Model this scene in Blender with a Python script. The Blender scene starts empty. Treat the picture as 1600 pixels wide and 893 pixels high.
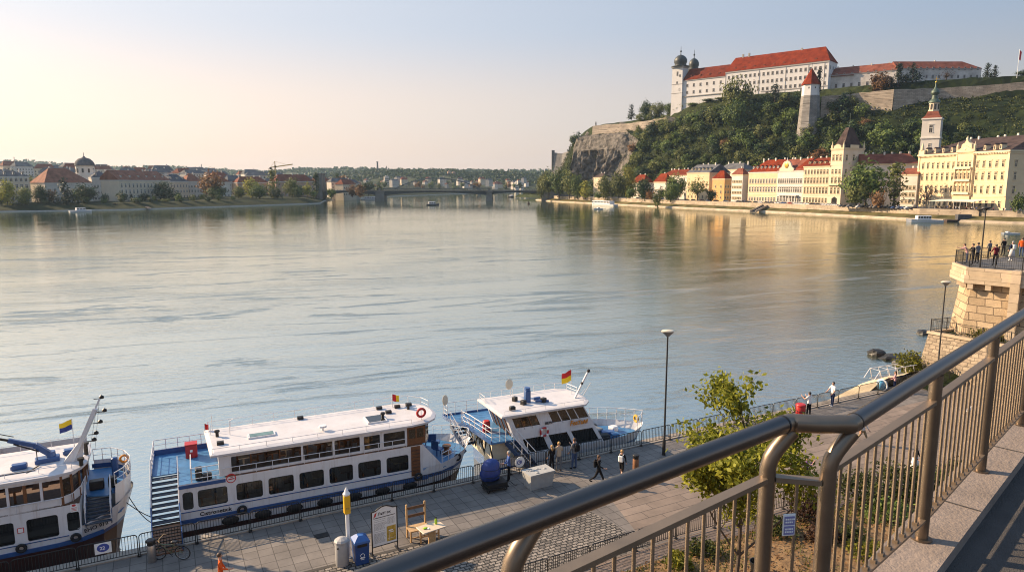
HAZE = True
import bpy, bmesh, math, random
from mathutils import Vector, Matrix, noise
rnd = random.Random(7)
R = math.radians
sc = bpy.context.scene
COL = sc.collection
V = Vector

# ------------------------------------------------------------------ camera model (metres; quay paving is z = 0)
F, HY, CZ = 1067.0, 287.0, 16.0
PITCH = math.atan((446.5 - HY) / F)
FW = V((0, math.cos(PITCH), -math.sin(PITCH))); UP = V((0, math.sin(PITCH), math.cos(PITCH)))
CAM = V((0, 0, CZ))
def ray(px, py): return V((1, 0, 0)) * ((px - 800) / F) + UP * ((446.5 - py) / F) + FW
def gz(px, py, z=0.0):                  # where a sight line meets the level z
    r = ray(px, py); return CAM + r * ((z - CZ) / r.z)
def gy(px, py, Y):                      # where a sight line reaches the distance Y
    r = ray(px, py); return CAM + r * (Y / r.y)
# quay frame: u along the quay edge, o out over the river
QA = R(27.5); QD = V((math.cos(QA), math.sin(QA), 0)); QN = V((-math.sin(QA), math.cos(QA), 0)); QO = V((0, 36.04, 0))
def Q(u, o, z=0.0): return QO + QD * u + QN * o + V((0, 0, z))
def toQ(p):
    d = V((p[0], p[1], 0)) - QO; return d.dot(QD), d.dot(QN)

# ------------------------------------------------------------------ materials
def new_mat(name):
    m = bpy.data.materials.new(name); m.use_nodes = True
    nt = m.node_tree; b = nt.nodes['Principled BSDF']
    return m, nt, b
def N(nt, typ, **kw):
    n = nt.nodes.new(typ)
    for k, v in kw.items():
        if k in n.inputs: n.inputs[k].default_value = v
        else: setattr(n, k, v)
    return n
def setv(b, **kw):
    for k, v in kw.items():
        k = k.replace('_', ' ')
        if k in b.inputs: b.inputs[k].default_value = v
def c4(c): return (c[0], c[1], c[2], 1)
def pm(name, col, rough=.6, metal=0., var=.15, scale=3., bump=0., bscale=20., spec=.5, col2=None, coat=0., wear=0., bdist=.05):
    m, nt, b = new_mat(name)
    setv(b, Roughness=rough, Metallic=metal)
    b.inputs['Specular IOR Level'].default_value = spec
    if coat: b.inputs['Coat Weight'].default_value = coat; b.inputs['Coat Roughness'].default_value = .15
    tc = N(nt, 'ShaderNodeTexCoord')
    if var or col2:
        n1 = N(nt, 'ShaderNodeTexNoise', Scale=scale, Detail=6., Roughness=.65)
        nt.links.new(tc.outputs['Object'], n1.inputs['Vector'])
        mr = N(nt, 'ShaderNodeMapRange'); mr.inputs[1].default_value = .3; mr.inputs[2].default_value = .7
        nt.links.new(n1.outputs['Fac'], mr.inputs[0])
        mx = N(nt, 'ShaderNodeMix', data_type='RGBA')
        lo = [max(0, x * (1 - var)) for x in col]; hi = [x * (1 + var) for x in (col2 or col)]
        mx.inputs[6].default_value = c4(lo); mx.inputs[7].default_value = c4(hi)
        nt.links.new(mr.outputs[0], mx.inputs[0]); nt.links.new(mx.outputs[2], b.inputs['Base Color'])
        if wear:
            mr2 = N(nt, 'ShaderNodeMapRange'); mr2.inputs[3].default_value = max(.02, rough - wear); mr2.inputs[4].default_value = min(1, rough + wear)
            nt.links.new(n1.outputs['Fac'], mr2.inputs[0]); nt.links.new(mr2.outputs[0], b.inputs['Roughness'])
    else: b.inputs['Base Color'].default_value = c4(col)
    if bump:
        n2 = N(nt, 'ShaderNodeTexNoise', Scale=bscale, Detail=5., Roughness=.6)
        nt.links.new(tc.outputs['Object'], n2.inputs['Vector'])
        bp = N(nt, 'ShaderNodeBump', Strength=bump, Distance=bdist)
        nt.links.new(n2.outputs['Fac'], bp.inputs['Height']); nt.links.new(bp.outputs[0], b.inputs['Normal'])
    return m
def brick_mat(name, c1, c2, mortar, w, h, msize=.02, rough=.75, scale=1., offset=.5, bump=.4, var=.25, vscale=.35, plane='XY', dist=.02, rot=0., jitter=0.):
    """stone / slab courses in object metres; plane picks the two axes"""
    m, nt, b = new_mat(name); setv(b, Roughness=rough)
    tc = N(nt, 'ShaderNodeTexCoord'); src = tc.outputs['Object']
    mp = N(nt, 'ShaderNodeMapping'); mp.inputs['Rotation'].default_value = (0, 0, rot) if plane == 'XY' else (R(-90), 0, 0)
    nt.links.new(src, mp.inputs['Vector']); vec = mp.outputs[0]
    if plane == 'WALL':                     # wrap: x+y along, z up
        sx = N(nt, 'ShaderNodeSeparateXYZ'); nt.links.new(src, sx.inputs[0])
        ad = N(nt, 'ShaderNodeMath', operation='ADD'); nt.links.new(sx.outputs[0], ad.inputs[0]); nt.links.new(sx.outputs[1], ad.inputs[1])
        cb = N(nt, 'ShaderNodeCombineXYZ'); nt.links.new(ad.outputs[0], cb.inputs[0]); nt.links.new(sx.outputs[2], cb.inputs[1]); vec = cb.outputs[0]
    if jitter:
        nj = N(nt, 'ShaderNodeTexNoise', Scale=1.2 / max(w, .1), Detail=2.); nt.links.new(vec, nj.inputs['Vector'])
        sv = N(nt, 'ShaderNodeVectorMath', operation='MULTIPLY_ADD'); nt.links.new(nj.outputs['Color'], sv.inputs[0])
        sv.inputs[1].default_value = (jitter, jitter, 0); nt.links.new(vec, sv.inputs[2]); vec = sv.outputs[0]
    bt = N(nt, 'ShaderNodeTexBrick'); bt.offset = offset
    bt.inputs['Scale'].default_value = scale; bt.inputs['Brick Width'].default_value = w; bt.inputs['Row Height'].default_value = h
    bt.inputs['Mortar Size'].default_value = msize; bt.inputs['Mortar Smooth'].default_value = .3
    bt.inputs['Color1'].default_value = c4(c1); bt.inputs['Color2'].default_value = c4(c2); bt.inputs['Mortar'].default_value = c4(mortar)
    nt.links.new(vec, bt.inputs['Vector'])
    n1 = N(nt, 'ShaderNodeTexNoise', Scale=vscale, Detail=7., Roughness=.7); nt.links.new(src, n1.inputs['Vector'])
    mr = N(nt, 'ShaderNodeMapRange'); mr.inputs[1].default_value = .3; mr.inputs[2].default_value = .7
    mr.inputs[3].default_value = 1 - var; mr.inputs[4].default_value = 1 + var; nt.links.new(n1.outputs['Fac'], mr.inputs[0])
    mx = N(nt, 'ShaderNodeMix', data_type='RGBA', blend_type='MULTIPLY'); mx.inputs[0].default_value = 1
    nt.links.new(bt.outputs['Color'], mx.inputs[6]); nt.links.new(mr.outputs[0], mx.inputs[7]); nt.links.new(mx.outputs[2], b.inputs['Base Color'])
    n2 = N(nt, 'ShaderNodeTexNoise', Scale=14., Detail=4.); nt.links.new(src, n2.inputs['Vector'])
    ma = N(nt, 'ShaderNodeMath', operation='MULTIPLY_ADD'); ma.inputs[1].default_value = -1.; nt.links.new(bt.outputs['Fac'], ma.inputs[0]); 
    m2 = N(nt, 'ShaderNodeMath', operation='MULTIPLY'); m2.inputs[1].default_value = .5; nt.links.new(n2.outputs['Fac'], m2.inputs[0]); nt.links.new(m2.outputs[0], ma.inputs[2])
    bp = N(nt, 'ShaderNodeBump', Strength=bump, Distance=dist); nt.links.new(ma.outputs[0], bp.inputs['Height']); nt.links.new(bp.outputs[0], b.inputs['Normal'])
    return m
def leaf_mat(name, dark, light, mid=None, trans=.35, rough=.6):
    m = bpy.data.materials.new(name); m.use_nodes = True; nt = m.node_tree; b = nt.nodes['Principled BSDF']
    setv(b, Roughness=rough); b.inputs['Specular IOR Level'].default_value = .25
    g = N(nt, 'ShaderNodeNewGeometry'); rp = N(nt, 'ShaderNodeValToRGB')
    rp.color_ramp.elements[0].color = c4(dark); rp.color_ramp.elements[1].color = c4(light)
    if mid: e = rp.color_ramp.elements.new(.55); e.color = c4(mid)
    nt.links.new(g.outputs['Random Per Island'], rp.inputs[0]); 
    oi = N(nt, 'ShaderNodeObjectInfo'); mr = N(nt, 'ShaderNodeMapRange'); mr.inputs[3].default_value = .75; mr.inputs[4].default_value = 1.3
    nt.links.new(oi.outputs['Random'], mr.inputs[0])
    mx = N(nt, 'ShaderNodeMix', data_type='RGBA', blend_type='MULTIPLY'); mx.inputs[0].default_value = 1
    nt.links.new(rp.outputs[0], mx.inputs[6]); nt.links.new(mr.outputs[0], mx.inputs[7])
    nt.links.new(mx.outputs[2], b.inputs['Base Color'])
    if trans:
        t = N(nt, 'ShaderNodeBsdfTranslucent'); nt.links.new(mx.outputs[2], t.inputs[0])
        ms = N(nt, 'ShaderNodeMixShader'); ms.inputs[0].default_value = trans
        nt.links.new(b.outputs[0], ms.inputs[1]); nt.links.new(t.outputs[0], ms.inputs[2]); nt.links.new(ms.outputs[0], nt.nodes['Material Output'].inputs[0])
    return m
MT = {}
def M(k): return MT[k]

# ------------------------------------------------------------------ mesh builder
class MB:
    def __init__(s, mtx=None): s.v, s.f, s.m, s.x, s.k = [], [], [], mtx, 0
    def mat(s, k): s.k = k; return s
    def add(s, vs, fs):
        o = len(s.v)
        if s.x is not None: vs = [s.x @ V(p) for p in vs]
        s.v += [tuple(p) for p in vs]; s.f += [tuple(o + i for i in f) for f in fs]; s.m += [s.k] * len(fs); return s
    def poly(s, pts): return s.add(pts, [tuple(range(len(pts)))])
    def box(s, x0, x1, y0, y1, z0, z1):
        vs = [(x, y, z) for z in (z0, z1) for y in (y0, y1) for x in (x0, x1)]
        return s.add(vs, [(0, 2, 3, 1), (4, 5, 7, 6), (0, 1, 5, 4), (2, 6, 7, 3), (0, 4, 6, 2), (1, 3, 7, 5)])
    def cbox(s, c, sz, rz=0., bev=0.):
        if bev: return s.rbox(c, sz, rz, bev)
        mt = Matrix.Translation(c) @ Matrix.Rotation(rz, 4, 'Z'); hx, hy, hz = sz[0] / 2, sz[1] / 2, sz[2] / 2
        vs = [mt @ V((x, y, z)) for z in (-hz, hz) for y in (-hy, hy) for x in (-hx, hx)]
        return s.add(vs, [(0, 2, 3, 1), (4, 5, 7, 6), (0, 1, 5, 4), (2, 6, 7, 3), (0, 4, 6, 2), (1, 3, 7, 5)])
    def rbox(s, c, sz, rz=0., bev=.02):
        """box with chamfered edges"""
        mt = Matrix.Translation(c) @ Matrix.Rotation(rz, 4, 'Z'); h = [q / 2 for q in sz]; b = min(bev, min(h) * .9)
        def ring(e, z): 
            X, Y = h[0] - e, h[1] - e
            return [(-X + b, -Y, z), (X - b, -Y, z), (X, -Y + b, z), (X, Y - b, z), (X - b, Y, z), (-X + b, Y, z), (-X, Y - b, z), (-X, -Y + b, z)]
        rs = [ring(b, -h[2]), ring(0, -h[2] + b), ring(0, h[2] - b), ring(b, h[2])]
        vs = [mt @ V(p) for r in rs for p in r]; fs = [tuple(range(7, -1, -1)), tuple(range(24, 32))]
        for k in range(3):
            for i in range(8): j = (i + 1) % 8; fs.append((k * 8 + i, k * 8 + j, k * 8 + 8 + j, k * 8 + 8 + i))
        return s.add(vs, fs)
    def bar(s, a, b, w, h=None, up=(0, 0, 1)):
        a, b = V(a), V(b); d = (b - a); 
        if d.length < 1e-6: return s
        d.normalize(); u = V(up)
        if abs(d.dot(u)) > .98: u = V((1, 0, 0))
        x = d.cross(u).normalized(); y = x.cross(d); h = w if h is None else h
        vs = [p + x * (sx * w / 2) + y * (sy * h / 2) for p in (a, b) for sx, sy in ((-1, -1), (1, -1), (1, 1), (-1, 1))]
        return s.add(vs, [(3, 2, 1, 0), (4, 5, 6, 7), (0, 1, 5, 4), (1, 2, 6, 5), (2, 3, 7, 6), (3, 0, 4, 7)])
    def tube(s, pts, r, n=8, cap=True):
        pts = [V(p) for p in pts]; rr = r if isinstance(r, (list, tuple)) else [r] * len(pts); vs, fs = [], []
        px = None
        for i, p in enumerate(pts):
            t = (pts[min(i + 1, len(pts) - 1)] - pts[max(i - 1, 0)])
            t = t.normalized() if t.length > 1e-9 else V((0, 0, 1))
            if px is None: 
                u = V((0, 0, 1)) if abs(t.z) < .9 else V((1, 0, 0)); px = t.cross(u).normalized()
            else: px = (px - t * px.dot(t)); px = px.normalized() if px.length > 1e-6 else t.orthogonal().normalized()
            py = t.cross(px)
            vs += [p + (px * math.cos(2 * math.pi * k / n) + py * math.sin(2 * math.pi * k / n)) * rr[i] for k in range(n)]
        for i in range(len(pts) - 1):
            for k in range(n): j = (k + 1) % n; fs.append((i * n + k, i * n + j, i * n + n + j, i * n + n + k))
        if cap: fs += [tuple(range(n - 1, -1, -1)), tuple((len(pts) - 1) * n + k for k in range(n))]
        return s.add(vs, fs)
    def lathe(s, prof, c=(0, 0, 0), n=16, sx=1., sy=1., rz=0., cap=True):
        vs, fs = [], []
        for r, z in prof: vs += [(c[0] + r * sx * math.cos(2 * math.pi * k / n + rz), c[1] + r * sy * math.sin(2 * math.pi * k / n + rz), c[2] + z) for k in range(n)]
        for i in range(len(prof) - 1):
            for k in range(n): j = (k + 1) % n; fs.append((i * n + k, i * n + j, i * n + n + j, i * n + n + k))
        if cap: fs += [tuple(range(n - 1, -1, -1)), tuple((len(prof) - 1) * n + k for k in range(n))]
        return s.add(vs, fs)
    def prism(s, poly, z0, z1):
        n = len(poly); vs = [(p[0], p[1], z0) for p in poly] + [(p[0], p[1], z1) for p in poly]
        return s.add(vs, [tuple(range(n - 1, -1, -1)), tuple(range(n, 2 * n))] + [(i, (i + 1) % n, n + (i + 1) % n, n + i) for i in range(n)])
    def vprism(s, poly, y0, y1):            # polygon in x,z pulled along y
        n = len(poly); vs = [(p[0], y0, p[1]) for p in poly] + [(p[0], y1, p[1]) for p in poly]
        return s.add(vs, [tuple(range(n)), tuple(range(2 * n - 1, n - 1, -1))] + [(i, n + i, n + (i + 1) % n, (i + 1) % n) for i in range(n)])
    def ball(s, c, r, n=10, m=6, sz=(1, 1, 1)):
        prof = [(max(1e-4, math.sin(math.pi * i / m)) , -math.cos(math.pi * i / m)) for i in range(m + 1)]; o = len(s.v)
        vs, fs = [], []
        for q, z in prof: vs += [(c[0] + q * r * sz[0] * math.cos(2 * math.pi * k / n), c[1] + q * r * sz[1] * math.sin(2 * math.pi * k / n), c[2] + z * r * sz[2]) for k in range(n)]
        for i in range(m):
            for k in range(n): j = (k + 1) % n; fs.append((i * n + k, i * n + j, i * n + n + j, i * n + n + k))
        return s.add(vs, fs)
    def torus(s, c, r, q, axis='Y', n=16, m=8):
        vs, fs = [], []
        for i in range(n):
            a = 2 * math.pi * i / n
            for k in range(m):
                b = 2 * math.pi * k / m; rr = r + q * math.cos(b); p = (rr * math.cos(a), q * math.sin(b), rr * math.sin(a)) if axis == 'Y' else ((q * math.sin(b), rr * math.cos(a), rr * math.sin(a)) if axis == 'X' else (rr * math.cos(a), rr * math.sin(a), q * math.sin(b)))
                vs.append((c[0] + p[0], c[1] + p[1], c[2] + p[2]))
        for i in range(n):
            for k in range(m): fs.append((i * m + k, i * m + (k + 1) % m, ((i + 1) % n) * m + (k + 1) % m, ((i + 1) % n) * m + k))
        return s.add(vs, fs)
    def holes(s, x0, x1, z0, z1, hs, y=0., th=.06, rad=0.):
        """upright sheet in x,z at y with openings hs = (xa,xb,za,zb) and reveals going back by th"""
        xs = sorted({x0, x1, *[h[0] for h in hs], *[h[1] for h in hs]}); zs = sorted({z0, z1, *[h[2] for h in hs], *[h[3] for h in hs]})
        for a, b in zip(xs, xs[1:]):
            for c, d in zip(zs, zs[1:]):
                mx, mz = (a + b) / 2, (c + d) / 2
                if any(h[0] < mx < h[1] and h[2] < mz < h[3] for h in hs): continue
                s.poly([(a, y, c), (b, y, c), (b, y, d), (a, y, d)])
        for xa, xb, za, zb in hs:
            P = [(xa, za), (xb, za), (xb, zb), (xa, zb)]
            for i in range(4):
                p, q = P[i], P[(i + 1) % 4]; s.poly([(p[0], y, p[1]), (p[0], y + th, p[1]), (q[0], y + th, q[1]), (q[0], y, q[1])])
                if rad:
                    cx = p[0] + (rad if p[0] == xa else -rad); cz = p[1] + (rad if p[1] == za else -rad)
                    a0 = math.atan2(p[1] - cz, p[0] - cx); arc = [(cx + rad * math.cos(a0 + t), y, cz + rad * math.sin(a0 + t)) for t in (-.785, -.39, 0, .39, .785)]
                    s.poly([(p[0], y, p[1])] + arc[::-1])
        return s
    def build(s, name, mats, parent=None, smooth=False, loc=None, rz=0.):
        me = bpy.data.meshes.new(name); me.from_pydata(s.v, [], s.f)
        for k in (mats if isinstance(mats, (list, tuple)) else [mats]): me.materials.append(MT[k] if isinstance(k, str) else k)
        if len(me.materials) > 1: me.polygons.foreach_set('material_index', s.m)
        if smooth is True: me.polygons.foreach_set('use_smooth', [True] * len(me.polygons))
        me.update()
        if smooth == 'auto': me.shade_auto(35) if hasattr(me, 'shade_auto') else None
        o = bpy.data.objects.new(name, me); COL.objects.link(o)
        if smooth == 'auto':
            me.polygons.foreach_set('use_smooth', [True] * len(me.polygons)); me.set_sharp_from_angle(angle=R(35))
        if parent: o.parent = parent
        if loc is not None: o.location = loc
        if rz: o.rotation_euler.z = rz
        return o

def tag(o, label=None, cat=None, group=None, kind=None):
    if label: o['label'] = label
    if cat: o['category'] = cat
    if group: o['group'] = group
    if kind: o['kind'] = kind
    return o
def thing(name, label, cat, loc=(0, 0, 0), rz=0., group=None):
    o = bpy.data.objects.new(name, None); COL.objects.link(o); o.location = loc; o.rotation_euler.z = rz; o.empty_display_size = .2
    return tag(o, label, cat, group)
def copy_tree(o, parent=None):
    c = o.copy(); COL.objects.link(c); c.parent = parent
    for ch in list(o.children): copy_tree(ch, c)
    return c
def place(o, loc, rz=0., sc_=None, label=None, group=None):
    o.location = loc; o.rotation_euler.z = rz
    if sc_: o.scale = (sc_,) * 3 if isinstance(sc_, (int, float)) else sc_
    if label: o['label'] = label
    if group: o['group'] = group
    return o
def struct(o): o['kind'] = 'structure'; return o
def text_obj(name, s, size, mat, parent, mtx, ext=.004, shear=0.):
    cu = bpy.data.curves.new('lettering', 'FONT'); cu.body = s; cu.size = size; cu.extrude = ext; cu.align_x = 'LEFT'; cu.shear = shear; cu.resolution_u = 3; cu.offset = size * .022
    t = bpy.data.objects.new('tmp', cu); COL.objects.link(t)
    dg = bpy.context.evaluated_depsgraph_get(); dg.update(); me = bpy.data.meshes.new_from_object(t.evaluated_get(dg)); bpy.data.objects.remove(t)
    me.materials.clear(); me.materials.append(MT[mat]); me.transform(mtx); me.name = name
    o = bpy.data.objects.new(name, me); COL.objects.link(o)
    if parent: o.parent = parent
    return o
FRONT = Matrix.Rotation(R(90), 4, 'X')          # lettering that faces -y
# ------------------------------------------------------------------ the materials of the place
def mk(k, *a, **kw): MT[k] = pm(k, *a, **kw)
mk('white_paint', (.66, .65, .655), .35, var=.07, scale=1.3, coat=.2)
def grime(k, drop, rust=(.30, .19, .11), amount=.5):
    """run-down streaks of dirt on painted steel"""
    nt = MT[k].node_tree; b = nt.nodes['Principled BSDF']; src = b.inputs['Base Color'].links[0].from_socket; tc = N(nt, 'ShaderNodeTexCoord'); mp = N(nt, 'ShaderNodeMapping'); mp.inputs['Scale'].default_value = (3.2, 3.2, .28); nt.links.new(tc.outputs['Object'], mp.inputs[0])
    n = N(nt, 'ShaderNodeTexNoise', Scale=1.6, Detail=6., Roughness=.7); nt.links.new(mp.outputs[0], n.inputs['Vector']); r = N(nt, 'ShaderNodeMapRange'); r.inputs[1].default_value = .52; r.inputs[2].default_value = .80; r.inputs[4].default_value = amount; nt.links.new(n.outputs['Fac'], r.inputs[0]); mx = N(nt, 'ShaderNodeMix', data_type='RGBA'); nt.links.new(r.outputs[0], mx.inputs[0]); nt.links.new(src, mx.inputs[6]); mx.inputs[7].default_value = c4(rust); nt.links.new(mx.outputs[2], b.inputs['Base Color'])
mk('roof_paint', (.55, .53, .535), .45, var=.10, scale=.9)
mk('blue_paint', (.03, .085, .23), .4, var=.2, scale=2.)
grime('white_paint', 1); grime('roof_paint', 1, (.42, .37, .31), .45)
mk('deck_blue', (.055, .17, .34), .38, var=.25, scale=1.4)
mk('red_hull', (.05, .014, .012), .5, var=.3, scale=1.5)
mk('dark_rubber', (.012, .012, .013), .7, var=.2)
mk('dark_metal', (.022, .021, .021), .45, .3, var=.25)
mk('black', (.01, .01, .011), .5, var=0)
mk('grey_metal', (.25, .25, .25), .4, .5, var=.15)
mk('wood_brown', (.16, .065, .025), .5, var=.3, scale=6)
mk('wood_pale', (.42, .27, .13), .6, var=.2, scale=8)
mk('wood_dark', (.09, .045, .025), .55, var=.3, scale=6)
mk('table_pale', (.55, .45, .33), .5, var=.1, scale=6)
mk('red_paint', (.42, .02, .02), .4, var=.15)
mk('stair_blue', (.022, .045, .10), .6, var=.2)
mk('tread', (.055, .065, .085), .7, var=.2)
mk('cream_paint', (.62, .55, .42), .5, var=.1)
mk('yellow', (.72, .42, .02), .45, var=.08)
mk('flag_red', (.55, .02, .02), .8, var=.1)
mk('flag_blue', (.03, .05, .22), .8, var=.1)
mk('flag_yellow', (.80, .55, .02), .8, var=.06)
mk('rope', (.05, .045, .04), .9, var=.2)
mk('bin_grey', (.33, .32, .31), .55, var=.08, scale=4)
mk('bin_blue', (.02, .06, .20), .4, var=.12, scale=4)
mk('lid_blue', (.035, .11, .32), .35, var=.1)
mk('steel', (.42, .40, .38), .35, .85, var=.15, scale=5)
mk('bronze_rail', (.20, .155, .115), .36, .85, var=.12, scale=6, wear=.08)
mk('bronze_bar', (.24, .18, .125), .45, .6, var=.12, scale=6, wear=.08)
mk('tube_dark', (.115, .10, .092), .30, .92, var=.10, scale=3, wear=.06)
mk('orange_text', (.6, .22, .02), .5, var=.05)
mk('ink', (.02, .02, .025), .6, var=0)
mk('sign_white', (.78, .78, .76), .5, var=.03)
mk('sign_violet', (.20, .19, .38), .5, var=.05); mk('sign_blue', (.05, .08, .32), .5, var=.05)
mk('sign_red', (.5, .03, .03), .5, var=.05)
mk('map_ochre', (.50, .32, .05), .5, var=.45, scale=9)
mk('green_lime', (.35, .55, .03), .4, var=.1)
mk('glass_dark', (.012, .013, .013), .06, var=0, spec=.8)
def clear_glass(k, tint, fac):
    m = bpy.data.materials.new(k); m.use_nodes = True; nt = m.node_tree; nt.nodes.remove(nt.nodes['Principled BSDF']); tr = N(nt, 'ShaderNodeBsdfTransparent'); tr.inputs[0].default_value = c4(tint); gl_ = N(nt, 'ShaderNodeBsdfGlossy', Roughness=.03); fr = N(nt, 'ShaderNodeFresnel', IOR=1.5); mr = N(nt, 'ShaderNodeMath', operation='MULTIPLY_ADD'); mr.inputs[1].default_value = 1.4; mr.inputs[2].default_value = fac
    ms = N(nt, 'ShaderNodeMixShader'); nt.links.new(fr.outputs[0], mr.inputs[0]); nt.links.new(mr.outputs[0], ms.inputs[0]); nt.links.new(tr.outputs[0], ms.inputs[1]); nt.links.new(gl_.outputs[0], ms.inputs[2]); nt.links.new(ms.outputs[0], nt.nodes['Material Output'].inputs[0]); MT[k] = m
clear_glass('boat_glass', (.42, .44, .40), .05); clear_glass('boat_glass_clear', (.75, .82, .78), .06)
mk('glass_teal', (.10, .17, .15), .07, var=.4, scale=2, spec=.8)
mk('brown_glass', (.035, .022, .012), .08, var=.3, spec=.8)
mk('planter', (.34, .34, .33), .8, var=.1, scale=4, bump=.2)
mk('tarp_blue', (.02, .045, .20), .45, var=.25, scale=5, bump=.5, bscale=6)
mk('rust', (.22, .10, .045), .7, var=.3)
mk('rock', (.20, .17, .14), .9, var=.4, scale=1.2, bump=.8, bscale=4)
mk('wet_rock', (.02, .019, .016), .5, var=.4, scale=2, bump=.8, bscale=6)
mk('sand', (.52, .42, .28), .9, var=.2, scale=2, bump=.3)
mk('soil', (.15, .088, .045), 1., var=.4, scale=2.5, bump=.8, bscale=9, col2=(.21, .13, .06))
mk('bark', (.075, .055, .04), .9, var=.3, scale=6, bump=.5)
mk('concrete', (.225, .18, .15), .85, var=.22, scale=2.2, bump=.35, bscale=40)
mk('asphalt', (.095, .086, .082), .85, var=.25, scale=3, bump=.9, bscale=130)
mk('road', (.10, .095, .09), .9, var=.2, scale=.4)
mk('quay_wall', (.27, .25, .22), .85, var=.25, scale=1, bump=.4, bscale=6)
mk('kerb', (.30, .26, .22), .85, var=.2, scale=3)
mk('joint_dark', (.05, .045, .04), .9)
# skin, hair, cloth
mk('skin', (.50, .28, .19), .55, var=.05); mk('hair_brown', (.07, .035, .018), .6); mk('hair_black', (.014, .011, .01), .55); mk('hair_blond', (.40, .24, .09), .6); mk('hair_grey', (.3, .29, .28), .6)
for k, c in dict(black=(.012, .012, .014), white=(.72, .71, .69), navy=(.02, .03, .075), blue=(.05, .10, .28), jeans=(.06, .09, .17), beige=(.45, .35, .25), grey=(.16, .16, .17), orange=(.70, .11, .02), maroon=(.14, .02, .03), pink=(.5, .28, .28), purple=(.14, .06, .20), khaki=(.22, .17, .10), pale=(.55, .52, .50), red=(.45, .03, .02)).items(): mk('cloth_' + k, c, .85, var=.1, scale=5, spec=.2)
# paving
MT['slabs'] = brick_mat('slabs', (.128, .113, .102), (.165, .147, .132), (.055, .048, .043), .62, .62, .018, vscale=.33, var=.38, offset=.0, bump=.35)
MT['slabs_brown'] = brick_mat('slabs_brown', (.168, .128, .100), (.21, .162, .128), (.068, .053, .043), 2.2, .62, .02, vscale=.4, var=.34, offset=.35, bump=.35)
MT['setts'] = brick_mat('setts', (.11, .095, .082), (.26, .225, .19), (.022, .02, .017), .30, .20, .030, vscale=.8, var=.3, bump=1., dist=.06, jitter=.16)
MT['planks'] = brick_mat('planks', (.16, .118, .092), (.20, .15, .12), (.05, .038, .03), 1.1, .17, .018, vscale=.6, var=.2, bump=.4)
MT['ashlar'] = brick_mat('ashlar', (.34, .245, .145), (.47, .35, .22), (.13, .095, .06), 1.15, .62, .03, plane='WALL', vscale=.6, var=.3, bump=.9, dist=.10, jitter=.12)
MT['ashlar_smooth'] = brick_mat('ashlar_smooth', (.43, .335, .225), (.52, .41, .29), (.2, .15, .1), 2.2, .75, .02, plane='WALL', vscale=.7, var=.2, bump=.3)
MT['rubble'] = brick_mat('rubble', (.28, .215, .15), (.40, .32, .225), (.18, .14, .10), .55, .3, .03, plane='WALL', vscale=1.1, var=.4, bump=.9, jitter=.35)
MT['castle_stone'] = brick_mat('castle_stone', (.25, .20, .15), (.36, .295, .225), (.17, .135, .10), 2.6, 1.1, .10, plane='WALL', vscale=.12, var=.4, bump=.6, jitter=.9, dist=.3)
MT['tower_stone'] = brick_mat('tower_stone', (.19, .175, .16), (.27, .25, .225), (.12, .11, .10), 2.2, 1.0, .10, plane='WALL', vscale=.15, var=.3, bump=.6, jitter=.5, dist=.3)
MT['bank_wall'] = brick_mat('bank_wall', (.36, .285, .20), (.46, .37, .265), (.22, .17, .12), 2., .8, .05, plane='WALL', vscale=.2, var=.35, bump=.4, jitter=.3)
def roof_mat(k, c, cc, var=.3): MT[k] = pm(k, c, .8, var=var, scale=.25, col2=cc, spec=.06, bump=.3, bscale=1.5)
roof_mat('roof_orange', (.135, .019, .006), (.18, .030, .010)); roof_mat('roof_red', (.115, .022, .010), (.15, .032, .015)); roof_mat('roof_brown', (.16, .052, .034), (.20, .07, .045))
roof_mat('roof_dark', (.05, .035, .032), (.075, .052, .046)); roof_mat('roof_grey', (.085, .085, .09), (.12, .12, .125)); roof_mat('roof_pale', (.20, .085, .055), (.26, .115, .075))
def wall(k, c, var=.12, bump=0.): MT[k] = pm(k, c, .85, var=var, scale=.12, spec=.2, bump=bump, bscale=.8)
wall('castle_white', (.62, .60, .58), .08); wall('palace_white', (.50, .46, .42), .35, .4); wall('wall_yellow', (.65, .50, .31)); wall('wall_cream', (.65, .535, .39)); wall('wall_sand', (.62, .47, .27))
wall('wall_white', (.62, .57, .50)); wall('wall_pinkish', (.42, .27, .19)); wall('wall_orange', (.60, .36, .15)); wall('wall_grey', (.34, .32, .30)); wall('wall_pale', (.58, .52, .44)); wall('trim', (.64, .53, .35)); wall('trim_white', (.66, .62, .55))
wall('bridge_stone', (.19, .175, .155), .25); wall('bridge_steel', (.085, .09, .09), .1); wall('far_wall', (.52, .47, .41)); wall('wall_stonegrey', (.40, .34, .27), .2)
mk('win_glass', (.030, .028, .026), .12, var=.3, scale=.5, spec=.7)
mk('copper_dark', (.035, .04, .038), .5, .2, var=.3, scale=.6)
mk('copper_green', (.07, .10, .07), .5, .2, var=.3, scale=.8)
mk('gilt', (.5, .32, .06), .35, .9, var=.1)
mk('awning', (.66, .60, .50), .8, var=.08)
mk('car_dark', (.02, .021, .024), .25, var=0, coat=.6); mk('car_white', (.6, .6, .6), .3, var=0, coat=.6); mk('car_silver', (.28, .28, .29), .3, .5, var=0, coat=.5); mk('car_red', (.25, .02, .02), .3, var=0, coat=.6); mk('car_blue', (.03, .06, .16), .3, var=0, coat=.6)
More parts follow.
